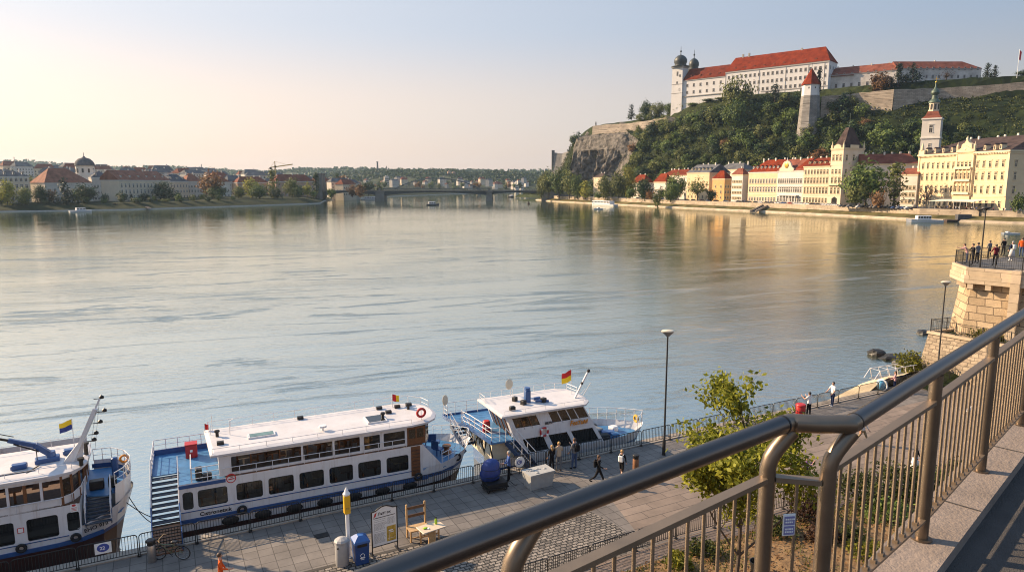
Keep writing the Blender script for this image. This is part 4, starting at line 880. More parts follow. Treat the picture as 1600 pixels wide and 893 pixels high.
# sloping sandy landing and its white frame
m = MB(); gu, go = 30, 14
for i in range(gu + 1):
    for j in range(go + 1):
        u = lerp(30.2, 41, i / gu); k = j / go; o_ = lerp(.75, 5.4, k); w = smooth(30.2, 34.5, u)
        z = lerp(-.25, .85, w) * (1 - k) ** 1.1 - 2.4 * k + .10 * fbm(u, o_, .9, 3) + .5 * w * math.sin(k * 3.14) ; m.v.append((u, o_, z))
for i in range(gu):
    for j in range(go): a = i * (go + 1) + j; m.f.append((a, a + go + 1, a + go + 2, a + 1)); m.m.append(0)
struct(m.build('sandy_landing', 'sand', loc=QO, rz=QA, smooth=True))
lf = thing('gangway', 'white tubular gangway frame on the sandy landing beyond the barrier', 'gangway', gz(1374, 594, .25), QA - R(4)); lf.scale = (.70, .62, .58)
m = MB(); 
for y in (0, 1.5): m.tube([(-.9, y, .1), (0, y, 1.35), (6.2, y, 1.45)], .05, 6)
m.build('side_rail', 'white_paint', lf)
for x in (.0, 1.4, 2.8, 4.2, 5.6): m = MB(); m.tube([(x + .5, 0, -.3), (x, 0, 1.38), (x, 1.5, 1.40), (x + .5, 1.5, -.3)], .045, 6); m.build('hoop', 'white_paint', lf)
m = MB(); m.cbox((3, .75, .0), (6.2, 1.4, .08)); m.build('deck', 'grey_metal', lf)
fb = thing('float_bag', 'bright blue and white bag leaning on the white gangway frame', 'bag', Q(32.9, .45, .05), QA); m = MB(); m.ball((0, 0, .42), .42, 12, 8, (1.2, .7, 1)); 
for i, p in enumerate(m.v): d = .15 * noise.noise(V(p) * 3); m.v[i] = (p[0] * (1 + d), p[1] * (1 + d), p[2])
MT['bag_blue'] = pm('bag_blue', (.06, .32, .55), .5); m.build('sack', 'bag_blue', fb, smooth=True); m = MB(); m.torus((-.1, 0, .42), .43, .07, 'X', 16, 6); m.build('white_band', 'sign_white', fb)
# rocks
r3 = random.Random(11)
def rock(loc, s, label, mat='wet_rock', sz=(1.3, .9, .6)):
    m = MB(); m.ball((0, 0, 0), s, 12, 8, sz)
    for i, p in enumerate(m.v): d = 1 + .35 * noise.noise(V(p) * (1.1 / s) + V(loc)) + .15 * noise.noise(V(p) * (3 / s)); m.v[i] = (p[0] * d, p[1] * d, p[2] * d)
    o = m.build('rock', mat, loc=loc, rz=r3.uniform(0, 6)); tag(o, label, 'rock', 'dark rocks at the water edge'); return o
rock(gz(1369, 553, -1.9), .85, 'lone dark rock standing out in the river away from the shore', sz=(1.0, .9, .7)); rock(gz(1402, 559, -2), 1.2, 'flat wet dark rock at the water edge left of the mossy bush', sz=(1.9, .9, .35)); rock(gz(1415, 568, -1.9), .9, 'wet dark rock between the gangway frame and the mossy bush'); rock(gz(1428, 571, -1.6), .8, 'small brown rock directly under the mossy bush', 'rock'); rock(gz(1445, 521, -2), .9, 'dark rock at the corner of the rubble terrace in the water'); rock(gz(1436, 582, -1.2), 1.1, 'pale brown rock below the rubble terrace', 'rock')
# shore slope under the terrace
m = MB()
for i in range(25):
    for j in range(13):
        u = lerp(36, 52, i / 24); k = j / 12; o_ = lerp(-1.6, 5.0, k); m.v.append((u, o_, lerp(.15 + 1.5 * smooth(39, 44, u) * math.sin(min(1, k * 1.6) * 3.14), -2.6, smooth(.35, 1, k)) + .25 * fbm(u, o_, .6, 3)))
for i in range(24):
    for j in range(12): a = i * 13 + j; m.f.append((a, a + 13, a + 14, a + 1)); m.m.append(0)
struct(m.build('shore_slope', 'hill_grass', loc=QO, rz=QA, smooth=True))

# ------------------------------------------------------------------ foliage
def leaves(mb, pts, n, size, spread, rr, flat_=.0, ctr=None):
    for p, w in pts:
        for q in range(int(n * w)):
            c = V(p) + V((rr.gauss(0, 1), rr.gauss(0, 1), rr.gauss(0, .8))) * spread; s = size * rr.uniform(.6, 1.3)
            d = V((rr.gauss(0, 1), rr.gauss(0, 1), rr.gauss(0, 1) + flat_)).normalized()
            if ctr is not None: d = (d * .75 + (c - ctr).normalized()).normalized()
            e = d.orthogonal().normalized(); a = rr.uniform(0, 6.28); f = d.cross(e); e, f = e * math.cos(a) + f * math.sin(a), f * math.cos(a) - e * math.sin(a)
            mb.add([c - e * s, c + f * s * .55, c + e * s, c - f * s * .55], [(0, 1, 2, 3)])
def branch_tree(h, seed, spread=1., levels=4):
    rr = random.Random(seed); wood = MB(); tips = []
    def grow(p, d, ln, r_, lv):
        n_ = 4; pts = [p]; q = V(p); dd = V(d)
        for i in range(n_):
            dd = (dd + V((rr.gauss(0, .12), rr.gauss(0, .12), .05 if lv < levels else -.02))).normalized(); q = q + dd * ln / n_; pts.append(q.copy())
            if lv >= 2: tips.append((q.copy(), .5 if lv == 2 else 1.))
        wood.tube(pts, [r_ * (1 - .45 * i / n_) for i in range(n_ + 1)], 7 if lv < 2 else 5)
        if lv >= levels: return
        for k_ in range(rr.choice((3, 4)) if lv else 9):
            t = rr.uniform(.35, 1) if lv else .16 + .84 * (k_ + .5) / 9; b_ = pts[min(n_, max(1, round(t * n_)))]
            a = rr.uniform(0, 6.28) + k_ * 2.4; lean = rr.uniform(.55, 1.0) * spread; nd = (dd * .75 + V((math.cos(a) * lean, math.sin(a) * lean, rr.uniform(.0, .35)))).normalized()
            grow(b_, nd, ln * rr.uniform(.52, .68) * (1 - .25 * (t - .5 if lv == 0 else 0)), r_ * .52, lv + 1)
    grow(V((0, 0, 0)), V((.02, 0, 1)), h * .62, h * .0125, 0); return wood, tips
ft = thing('young_tree', 'young yellow green leafed tree growing in the garden bed behind the railing', 'tree', (9.0, 25.4, .1))
wd_, tips = branch_tree(7.3, 21, .95); wd_.build('trunk', 'bark', ft)
m = MB(); leaves(m, tips, 6.6, .112, .22, random.Random(4), .4); m.build('crown', 'leaf_fore', ft)
def bush(loc, r_, h, label, mat, n=900, size=.09, seed=1, name='shrub', cat='shrub', group=None, sx=1., rz=0.):
    rr = random.Random(seed); t = thing(name, label, cat, loc, rz, group); st_ = MB(); pts = []
    for k_ in range(9):
        a = rr.uniform(0, 6.28); e = rr.uniform(.3, .95); q = V((math.cos(a) * r_ * e * sx, math.sin(a) * r_ * e, h * rr.uniform(.5, .95))); st_.tube([(0, 0, 0), q * .5 + V((0, 0, .1 * h)), q], [.03, .02, .008], 5)
    for k_ in range(60):
        a, e, z = rr.uniform(0, 6.28), rr.random() ** .5, rr.uniform(.08, 1); rr_ = r_ * math.sqrt(max(0, 1 - (z - .35) ** 2 * 1.6)) * e; pts.append((V((math.cos(a) * rr_ * sx, math.sin(a) * rr_, z * h)), rr.uniform(.4, 1.4)))
    st_.build('stem', 'bark', t); m = MB(); leaves(m, pts, n / 60, size, r_ * .16, rr, .3); m.build('foliage', mat, t); return t
for i, (px, py, r_, h, lb, mt_, n_) in enumerate(((1262, 815, .95, 1.15, 'dry reddish brown shrub in the bed between the two rail posts', 'leaf_dry', 1500), (1345, 792, 1.3, 1.35, 'rounded green shrub in the garden right of the bend posts', 'leaf_shrub', 2200), (1400, 778, 1.35, 1.4, 'broad green shrub behind the second rail post of the walkway', 'leaf_shrub', 2300), (1452, 776, 1.2, 1.15, 'dark green shrub by the garden path at the third rail bay', 'leaf_green', 1800), (1510, 772, 1.3, 1.2, 'green shrub at the right end of the garden near the ledge', 'leaf_shrub', 1900), (1392, 822, 1.1, .9, 'low dark shrub nearest the ledge in the garden', 'leaf_green', 1500), (1290, 850, .8, .6, 'low dry brown plant beneath the bend of the handrail', 'leaf_dry', 900), (1570, 775, 1.2, 1.1, 'green shrub hidden behind the far right balusters', 'leaf_green', 1500), (1100, 868, .7, .45, 'low green plant at the grass edge left of the tree trunk', 'leaf_shrub', 700), (1215, 835, .8, .55, 'low green plant behind the first rail post', 'leaf_shrub', 800), (1330, 850, .9, .5, 'low green plant under the first bay right of the bend', 'leaf_shrub', 900), (1060, 888, .6, .4, 'small grassy plant at the left tip of the bed', 'leaf_moss', 600), (1360, 880, .9, .5, 'low olive plant nearest the camera beside the ledge', 'leaf_moss', 900))):
    p = gz(px, py); bush((p.x, p.y, .15), r_, h, lb, mt_, n_, .085, 30 + i, group='garden shrubs')
for i, (p, r_, h, lb, mt_, n_) in enumerate(((Q(39.2, 2.4, -1.3), 1.4, 3.2, 'mossy bright green bush hanging over the rocks left of the terrace', 'leaf_moss', 2600), (Q(42.6, -.7, .1), 1.5, 1.2, 'low green bush in front of the terrace near the lamp foot', 'leaf_moss', 1600), (Q(45.6, -1.6, .1), 1.9, 1.7, 'wide dark green bush against the rubble terrace wall', 'leaf_shrub', 2400), (Q(43.6, -2.4, .1), 1.3, .9, 'small olive bush beside the barrier under the terrace', 'leaf_moss', 1400), (Q(49, -2.6, .1), 1.8, 1.6, 'green bush right of the terrace front behind the balusters', 'leaf_shrub', 2000), (Matrix.Translation((ta.x, ta.y, 3.5)) @ Matrix.Rotation(math.atan2(td.y, td.x), 4, 'Z') @ V((4, 1.6, 0)), 1.5, .6, 'low plants growing on top of the rubble terrace', 'leaf_moss', 1500))):
    bush(p, r_, h, lb, mt_, n_, .11, 60 + i, group='bushes by the bastion')
# ================================================================== the three passenger ships at the quay
def ship(label, u0, o0, yaw, group='passenger ships moored at the quay'):
    t = thing('passenger_ship', label, 'ship', Q(u0, o0, -2), QA + R(yaw), group)
    return t, Matrix.Translation((-u0, 0, 2))
def hull(X, parent, secs, ztop, bands, W):
    """secs: (u, near edge y, far edge y, sheer z, waterline inset); bands: (z, material) from the sheer down"""
    m = MB(X); rows = len(bands) + 1
    mats = []
    for _, k_ in bands:
        if k_ not in mats: mats.append(k_)
    for s in secs:
        u, a, b_, zs, ins = s[:5]; zl = [zs] + [min(zs - .02 * (i + 1), z) for i, (z, _) in enumerate(bands)]
        near, far_ = [], []
        for z in zl:
            k_ = max(0, min(1, (zs - z) / (zs + 2.4))); e = ins * k_ ** 1.3; c = (a + b_) / 2; h_ = max(.02, (b_ - a) / 2 - e); near.append((u - s[5] * k_ if len(s) > 5 else u, c - h_, z)); far_.append((near[-1][0], c + h_, z))
        m.v += [tuple(X @ V(p)) for p in near + far_[::-1]]
    n_ = 2 * rows
    for i in range(len(secs) - 1):
        for j in range(n_ - 1):
            k_ = j if j < rows - 1 else (n_ - 2 - j)
            if j == rows - 1: mi = len(bands) - 1
            else: mi = k_
            m.f.append((i * n_ + j, (i + 1) * n_ + j, (i + 1) * n_ + j + 1, i * n_ + j + 1)); m.m.append(mats.index(bands[max(0, min(len(bands) - 1, mi))][1]))
    for e in (0, len(secs) - 1):
        for j in range(rows - 1): m.f.append((e * n_ + j, e * n_ + j + 1, e * n_ + n_ - 2 - j, e * n_ + n_ - 1 - j)); m.m.append(mats.index(bands[j][1]))
    return m.build('hull', mats, parent)
def deck(X, parent, poly, z, mat, name='deck', th=.05): m = MB(X); m.prism(poly, z - th, z); return m.build(name, mat, parent)
def railrun(X, parent, pts, h=.9, step=.9, mids=(.45,), name='railing', mat='white_paint', r=.022):
    m = MB(X)
    for z in (*mids, h): m.tube([(p[0], p[1], p[2] + z) for p in pts], r * (1 if z == h else .7), 6)
    for a, b_ in zip(pts, pts[1:]):
        a, b_ = V(a), V(b_); n_ = max(1, round((b_ - a).length / step))
        for i in range(n_ + (b_ == V(pts[-1]))): c = a.lerp(b_, i / n_); m.tube([c, c + V((0, 0, h))], r * .9, 6)
    return m.build(name, mat, parent)
def stairs(X, parent, top, bot, w, n=9, side='stair_blue', rails=True, mat='tread'):
    """flight from top to bot (x,y,z); w: width vector (x,y)"""
    top, bot, w = V(top), V(bot), V((w[0], w[1], 0)); d = bot - top; run = V((d.x, d.y, 0)); rn = run.normalized()
    m = MB(X); tr_ = MB(X)
    for i in range(n):
        c = top + d * ((i + .5) / n); hw = w / 2; dep = run.length / n * .62
        p = [c - hw - rn * dep, c + hw - rn * dep, c + hw + rn * dep, c - hw + rn * dep]; p2 = [q - V((0, 0, .045)) for q in p]; tr_.add(p + p2, [(0, 1, 2, 3), (7, 6, 5, 4), (0, 4, 5, 1), (1, 5, 6, 2), (2, 6, 7, 3), (3, 7, 4, 0)])
        q0 = c - hw - rn * dep; q1 = c + hw - rn * dep; m.add([q0, q1, q1 - V((0, 0, -d.z / n)), q0 - V((0, 0, -d.z / n))], [(0, 1, 2, 3)])
    o = m.build('stair', side, parent); tr_.build('treads', mat, o)
    for s in (-1, 1):
        q = MB(X); e = w * (.5 * s); q.bar(top + e, bot + e, .05, .26); q.build('stringer', side, o)
        if rails:
            q = MB(X); q.tube([top + e + V((0, 0, .85)), bot + e + V((0, 0, .85))], .022, 6); q.tube([top + e + V((0, 0, .45)), bot + e + V((0, 0, .45))], .016, 6)
            for i in range(4): c = (top + e).lerp(bot + e, i / 3); q.tube([c, c + V((0, 0, .85))], .02, 6)
            q.build('handrail', 'white_paint', o)
    return o
def window(X, parent, xa, xb, za, zb, y=0., mat='glass_dark', mull=0, fw=.035, lean=None):
    w_ = MB(X); w_.poly([(xa, y + .05, za), (xb, y + .05, za), (xb, y + .05, zb), (xa, y + .05, zb)]); o = w_.build('window', mat, parent)
    f = MB(X); 
    for a in range(1, mull + 1): x = lerp(xa, xb, a / (mull + 1)); f.box(x - .015, x + .015, y + .02, y + .048, za, zb)
    f.box(xa, xb, y + .02, y + .048, za, za + fw); f.box(xa, xb, y + .02, y + .048, zb - fw, zb); f.box(xa, xa + fw, y + .02, y + .048, za + fw, zb - fw); f.box(xb - fw, xb, y + .02, y + .048, za + fw, zb - fw)
    fo = f.build('frame', 'dark_rubber', o); return o, fo
def tyre(X, parent, u, y, z, r=.17): m = MB(X); m.torus((u, y, z), r, .07, 'Y', 16, 7); return m.build('tyre_fender', 'dark_rubber', parent)
def ring(X, parent, c, r=.26):
    m = MB(X); m.torus(c, r, .055, 'Y', 20, 7); o = m.build('life_ring', 'red_paint', parent); m = MB(X)
    for a in (.78, 2.36, 3.93, 5.5): m.cbox((c[0] + r * math.cos(a), c[1] - .03, c[2] + r * math.sin(a)), (.12, .10, .12))
    m.build('ring_band', 'sign_white', o); return o
def flagpole(X, parent, base, h, cols, size=(.8, .55), lean=(0, 0), dirx=-1, vertical=False):
    b_ = V(base); t = b_ + V((lean[0], lean[1], h)); m = MB(X); m.tube([b_, t], .018, 6); po = m.build('flagpole', 'white_paint', parent)
    f = MB(X); nx, nz_ = 8, 6
    for i in range(nx + 1):
        for j in range(nz_ + 1):
            k_ = i / nx; x = dirx * size[0] * k_ * .85; z = -size[1] * j / nz_ - .28 * k_ * size[0]; f.v.append(tuple(X @ (t + V((x, .10 * math.sin(k_ * 7 + j * .3) * k_, z - .03)))))
    for i in range(nx):
        for j in range(nz_): a = i * (nz_ + 1) + j; f.f.append((a, a + nz_ + 1, a + nz_ + 2, a + 1)); f.m.append(min(len(cols) - 1, int((i if vertical else j) / (nx if vertical else nz_) * len(cols))))
    f.build('flag', list(cols), po, smooth=True); return po

# ------------------------------------------------------------------ middle ship
b2, X2 = ship('long white two deck ship with brown wooden upper saloon and a blue stern stair', -17.8, 2.05, -2.3); W2 = 4.9
bands = [(.32, 'white_paint'), (.10, 'blue_paint'), (-.28, 'white_paint'), (-2.6, 'red_hull')]
secs = [(-16.52, .0, W2, .36, .2), (-12, 0, W2, .36, .3), (-8, 0, W2, .36, .4), (-5.0, 0, W2, .38, .6), (-4.4, .0, W2, .74, .7), (-3.5, .12, W2 - .12, .78, .9), (-2.6, .5, W2 - .5, .86, 1.0, .35), (-1.7, 1.2, W2 - 1.2, .96, .8, .8), (-.95, 2.3, W2 - 2.3, 1.06, .1, 1.7)]
hull(X2, b2, secs, 0, bands, W2)
m = MB(X2); m.box(-16.5, -4.4, -.06, .0, .10, .30); m.build('rub_rail', 'blue_paint', b2); m = MB(X2); m.box(-16.5, -4.9, -.022, .0, .66, .70); m.build('trim_stripe', 'blue_paint', b2)
zw0, zw1 = .80, 1.66
wins = [(-16.40, -15.95, zw0, zw1), (-15.75, -14.45, zw0, zw1)] + [(-14.05 + 1.475 * i, -12.85 + 1.475 * i, zw0, zw1) for i in range(5)] + [(-6.65, -5.45, zw0, zw1)]
m = MB(X2); m.holes(-16.52, -4.65, .36, 2.08, wins, 0, .06, .13); m.build('lower_wall', 'white_paint', b2)
for i, w_ in enumerate(wins):
    wo, fo = window(X2, b2, *w_, mat='boat_glass_clear' if i < 2 else 'boat_glass', mull=0)
m = MB(X2); m.holes(-16.52, -4.65, .36, 2.08, [(a, b_, .8, 1.66) for a, b_, c, d in wins], W2, -.06); m.poly([(-16.52, 0, .36), (-16.52, 0, 1.88), (-16.52, W2, 1.88), (-16.52, W2, .36)]); m.poly([(-4.65, 0, .36), (-4.65, W2, .36), (-4.65, W2, 2.08), (-4.65, 0, 2.08)]); m.build('cabin_wall', 'white_paint', b2)
deck(X2, b2, [(-16.5, .06), (-4.7, .06), (-4.7, W2 - .06), (-16.5, W2 - .06)], .40, 'wood_dark', 'lower_floor')
for i in range(8):
    x = -15.6 + 1.42 * i; q = MB(X2); q.box(x - .45, x + .45, .55, 1.3, 1.0, 1.05); q.box(x - .05, x + .05, .85, .95, .4, 1.0); q.build('dining_table', 'table_pale' if i % 3 == 1 else 'wood_brown', b2)
    for y in (.5, 1.75, 3.4): q = MB(X2); q.rbox((x + .62, y, .72), (.12, .9, .66), 0, .04); q.build('seat_back', 'wood_brown' if y < 1 else 'blue_paint', b2)
# brown door stair recess near the bow
m = MB(X2); m.box(-5.30, -4.80, -.03, .03, .40, 2.05); d_ = m.build('side_door', 'wood_brown', b2); m = MB(X2)
for i in range(8): m.box(-5.26, -4.84, -.07, -.03, .48 + .19 * i, .53 + .19 * i)
m.build('step', 'wood_dark', d_)
deck(X2, b2, [(-16.52, .02), (-14.5, .02), (-14.5, W2 - .02), (-17.75, W2 - .02), (-17.75, 1.95), (-16.52, 1.95)], 1.95, 'deck_blue'); deck(X2, b2, [(-14.5, .02), (-4.66, .02), (-4.66, W2 - .02), (-14.5, W2 - .02)], 2.14, 'wood_dark', 'saloon_floor'); 
deck(X2, b2, [(-4.66, .06), (-3.4, .2), (-2.4, .75), (-1.4, 1.8), (-1.4, W2 - 1.8), (-2.4, W2 - .75), (-3.4, W2 - .2), (-4.66, W2 - .06)], .52, 'deck_blue', 'bow_deck')
m = MB(X2); m.box(-16.54, -14.5, -.03, .02, 1.86, 2.02); m.box(-17.8, -14.5, W2 - .12, W2, 1.955, 2.22); m.box(-17.8, -17.7, 1.97, W2, 1.80, 2.1); m.build('deck_edge', 'blue_paint', b2)
# upper saloon
zu0, zu1, zr = 2.14, 3.12, 3.16; y0, y1 = .06, 3.75
ops = [(-14.2, -10.95, 2.26, 3.04), (-10.85, -9.4, 2.26, 3.04), (-9.3, -8.0, 2.26, 3.04)]; uw = [(-7.80, -6.95, 2.28, 3.0), (-6.75, -5.6, 2.28, 3.0)]
m = MB(X2); m.holes(-14.75, -5.48, zu0, zu1, ops + uw, y0, .07, .05); m.poly([(-14.75, y0, zu0), (-14.75, y0, zu1), (-14.75, y1, zu1), (-14.75, y1, zu0)]); m.build('upper_wall', 'white_paint', b2)
m = MB(X2); m.holes(-14.75, -4.4, zu0, zu1, [(-14.1 + 1.6 * i, -12.75 + 1.6 * i, 2.4, 2.98) for i in range(5)], y1, .05); m.build('upper_wall', 'white_paint', b2)
for w_ in uw: window(X2, b2, *w_, y=y0, mull=0, mat='boat_glass')
m = MB(X2); m.box(-14.7, -4.5, y1 - .12, y1 - .06, 2.14, 2.42); m.build('inner_panelling', 'wood_brown', b2)
for i in range(8): m = MB(X2); m.box(-13.9 + 1.35 * i, -13.78 + 1.35 * i, 1.6, 1.72, 2.14, 3.12); m.build('inner_post', 'wood_brown', b2)
m = MB(X2); m.box(-5.48, -4.45, y0 + .01, y0 + .05, 2.14, 3.12); dr = m.build('saloon_door', 'wood_brown', b2); m = MB(X2); m.box(-5.38, -5.02, y0 - .01, y0 + .008, 2.5, 3.0); m.box(-4.93, -4.57, y0 - .01, y0 + .008, 2.5, 3.0); m.build('pane', 'brown_glass', dr)
m = MB(X2); m.poly([(-4.45, y0, 2.14), (-4.15, .5, 2.14), (-4.15, .5, 3.12), (-4.45, y0, 3.12)]); m.poly([(-4.15, .5, 2.14), (-4.15, y1 - .5, 2.14), (-4.15, y1 - .5, 3.12), (-4.15, .5, 3.12)]); m.poly([(-4.15, y1 - .5, 2.14), (-4.45, y1, 2.14), (-4.45, y1, 3.12), (-4.15, y1 - .5, 3.12)]); m.build('front_glass', 'glass_dark', b2)
# sloping white skirt from the upper front down to the bow deck
m = MB(X2); m.poly([(-4.65, -.012, 2.1), (-4.65, -.012, .74), (-3.55, .10, .76)]); m.poly([(-4.65, .06, .74), (-4.65, .06, 2.1), (-3.55, .18, .76)]); m.build('bow_wing', 'white_paint', b2)
for i in range(9):
    x = -13.6 + .68 * i + (.25 if i > 4 else 0); tb2 = MB(X2); yy = .7 + .25 * (i % 2); tb2.box(x - .25, x + .25, yy, yy + .6, 2.60, 2.64); tb2.box(x - .04, x + .04, yy + .26, yy + .34, 2.14, 2.60); tb2.build('dining_table', 'table_pale' if i % 3 == 0 else 'wood_brown', b2)
    c = MB(X2); c.box(x + .30, x + .36, yy, yy + .5, 2.14, 2.86); c.box(x + .30, x + .62, yy, yy + .5, 2.42, 2.47); c.build('dining_chair', 'wood_dark' if i % 2 else 'wood_brown', b2)
railrun(X2, b2, [(-14.6, -.02, 2.14), (-5.55, -.02, 2.14)], .42, .75, (), 'side_rail', r=.018)
# roof
rp = [(-15.1, -.02), (-5.2, -.06), (-4.3, .12), (-3.75, .55), (-3.45, 1.2), (-3.4, 1.9), (-3.5, 2.7), (-3.85, 3.3), (-4.5, 3.7), (-5.2, 3.85), (-15.3, 3.85)]
m = MB(X2); m.prism(rp, zr, zr + .10); n_ = len(rp); cx, cy = -9.2, 1.9
inner = [(lerp(cx, p[0], .97), lerp(cy, p[1], .86)) for p in rp]; m.add([(*p, zr + .10) for p in rp] + [(*p, zr + .17) for p in inner], [(i, (i + 1) % n_, n_ + (i + 1) % n_, n_ + i) for i in range(n_)] + [tuple(range(n_, 2 * n_))]); m.build('roof', 'roof_paint', b2)
railrun(X2, b2, [(-15.1, 3.65, zr + .1), (-5.3, 3.65, zr + .1), (-4.4, 3.45, zr + .1), (-3.8, 2.9, zr + .1), (-3.6, 2.1, zr + .1)], .5, 1.15, (.25,), 'roof_rail', r=.016); railrun(X2, b2, [(-15.0, .12, zr + .1), (-5.2, .10, zr + .1)], .28, 1.3, (), 'roof_rail', r=.014)
def hatch(x0, x1, ya, yb, mat): m = MB(X2); m.box(x0, x1, ya, yb, zr + .17, zr + .25); o = m.build('roof_hatch', 'white_paint', b2); m = MB(X2); m.box(x0 + .08, x1 - .08, ya + .06, yb - .06, zr + .253, zr + .262); m.build('hatch_pane', mat, o)
hatch(-13.3, -12.0, 1.3, 1.9, 'glass_teal'); hatch(-7.35, -6.3, .9, 2.0, 'glass_dark')
for i, (x, y, kind_) in enumerate(((-14.7, 2.4, 'v'), (-14.6, 1.2, 'b'), (-9.7, 1.0, 'm'), (-6.4, 1.5, 'v'), (-5.9, 2.2, 'b'), (-5.2, 2.9, 'b'), (-4.7, 2.4, 'v'), (-4.5, 3.0, 'b'), (-6.2, 3.1, 'b'), (-10.5, 3.3, 'b'))):
    m = MB(X2)
    if kind_ == 'v': m.lathe([(.08, 0), (.08, .25), (.14, .27), (.12, .36), (.02, .38)], (x, y, zr + .15), 10); m.build('roof_vent', 'dark_metal', b2)
    elif kind_ == 'b': m.cbox((x, y, zr + .24), (.32, .22, .18)); m.build('roof_box', 'dark_metal', b2)
    else: m.lathe([(.05, 0), (.05, .2), (.22, .22), (.20, .3)], (x, y, zr + .15), 10); m.build('radar', 'white_paint', b2)
m = MB(X2); m.torus((-4.55, .45, zr + .55), .22, .07, 'Y', 18, 7); m.build('life_ring', 'red_paint', b2); m = MB(X2); m.tube([(-4.55, .47, zr + .1), (-4.55, .47, zr + .8)], .02, 6); m.build('ring_stand', 'white_paint', b2)
flagpole(X2, b2, (-5.4, 3.2, zr + .1), .85, ('flag_red', 'flag_yellow'), (.5, .4), dirx=1, vertical=True)
m = MB(X2); m.tube([(-14.9, 3.2, zr), (-14.9, 3.2, zr + 1.1)], .015, 5); m.tube([(-15.0, 2.8, zr), (-15.0, 2.8, zr + .7)], .015, 5); m.tube([(-14.1, 2.4, zr + .1), (-14.1, 2.4, zr + .9), (-13.9, 2.4, zr + 1.0)], .02, 5); m.build('aerial', 'white_paint', b2)
flagpole(X2, b2, (-15.25, 3.5, zr), .6, ('flag_red',), (.22, .3), dirx=1)
# stern: rails, red locker, stair, ramp
railrun(X2, b2, [(-17.72, 2.0, 1.95), (-17.72, W2 - .1, 1.95), (-14.9, W2 - .1, 1.95)], .82, .6, (.28, .55), 'deck_rail'); railrun(X2, b2, [(-15.95, .1, 1.95), (-14.6, .1, 1.95)], .8, .65, (.28, .55), 'deck_rail'); railrun(X2, b2, [(-15.98, .1, 1.95), (-15.98, 2.0, 1.95)], .8, .65, (.28, .55), 'deck_rail')
m = MB(X2); m.rbox((-15.95, 3.85, 2.30), (.56, .5, .7), 0, .03); o = m.build('red_locker', 'red_paint', b2); m = MB(X2); m.cbox((-15.95, 3.595, 2.34), (.12, .01, .12)); m.build('locker_label', 'sign_white', o); m = MB(X2); m.cbox((-15.95, 3.85, 2.67), (.6, .54, .05)); m.build('locker_lid', 'red_paint', o)
m = MB(X2); m.rbox((-15.65, .65, 2.25), (.3, .5, .55), 0, .03); m.build('deck_locker', 'dark_metal', b2); m = MB(X2); m.rbox((-15.3, .45, 2.12), (.45, .3, .3), 0, .04); m.build('deck_winch', 'dark_metal', b2)
stairs(X2, b2, (-17.15, 1.95, 1.93), (-17.15, -.25, .42), (1.18, 0), 9, rails=True)
m = MB(X2); q0, q1 = V((-17.72, -.25, .42)), V((-16.55, -.25, .42)); e0, e1 = V((-17.60, -2.35, .07)), V((-16.45, -2.35, .07)); dn = V((0, 0, -.07)); m.add([q0, q1, e1, e0, q0 + dn, q1 + dn, e1 + dn, e0 + dn], [(3, 2, 1, 0), (4, 5, 6, 7), (0, 1, 5, 4), (1, 2, 6, 5), (2, 3, 7, 6), (3, 0, 4, 7)]); ra = m.build('gangway_ramp', 'wood_brown', b2)
m = MB(X2)
for i in range(9): k_ = (i + .5) / 9; m.bar(q0.lerp(e0, k_) + V((0, 0, .012)), q1.lerp(e1, k_) + V((0, 0, .012)), .03)
m.build('ramp_cleats', 'dark_metal', ra)
for a, b_ in ((q0, e0), (q1, e1)): m = MB(X2); m.tube([a + V((0, 0, .9)), b_ + V((0, 0, .85))], .025, 6); m.tube([b_, b_ + V((0, 0, .85))], .025, 6); m.build('ramp_rail', 'blue_paint', ra)
# bow: rail, chairs, winch
railrun(X2, b2, [(-3.5, .14, .78), (-2.6, .54, .86), (-1.7, 1.25, .96), (-1.05, 2.3, 1.06), (-1.05, W2 - 2.3, 1.06), (-1.7, W2 - 1.25, .96), (-2.6, W2 - .54, .86), (-4.0, W2 - .12, .78)], .55, .55, (.28,), 'bow_rail', r=.018)
for i, (x, y) in enumerate(((-3.9, 2.6), (-3.5, 3.4), (-3.1, 1.9), (-4.1, 3.8), (-2.9, 3.0))): m = MB(X2); m.rbox((x, y, .9), (.5, .5, .08), .3 * i, .02); m.rbox((x - .22, y, 1.15), (.07, .5, .5), .3 * i, .02); m.box(x - .18, x - .12, y - .15, y - .1, .52, .88); m.box(x + .12, x + .18, y + .1, y + .15, .52, .88); m.build('deck_chair', 'deck_blue' if i % 2 else 'blue_paint', b2)
m = MB(X2); m.lathe([(.28, 0), (.28, .1), (.16, .14), (.16, .4), (.26, .44), (.26, .5)], (-2.6, 1.9, .52), 14); m.build('winch', 'wood_brown', b2)
m = MB(X2); m.torus((-2.35, .78, .66), .17, .06, 'Y', 14, 6); m.build('tyre_fender', 'dark_rubber', b2)
for u in (-13.85, -4.95): tyre(X2, b2, u, -.10, .34)
for i in range(7): m = MB(X2); m.ball((-14.4 + 1.5 * i, -.01, -.12), .3, 14, 8, (1.35, .35, .72)); m.build('fender_pad', 'dark_rubber', b2, smooth=True)
m = MB(X2); m.torus((-14.25, .03, 1.98), .20, .04, 'Y', 20, 6); m.bar((-14.38, .02, 1.95), (-14.1, .02, 1.97), .05); m.bar((-14.3, .02, 2.03), (-14.16, .02, 2.05), .04); em = m.build('emblem', 'sign_red', b2)
text_obj('lettering', 'Cıstronetıck', .34, 'ink', b2, X2 @ Matrix.Translation((-15.72, -.012, .385)) @ FRONT @ Matrix.Diagonal((.82, .78, 1, 1)), .004)

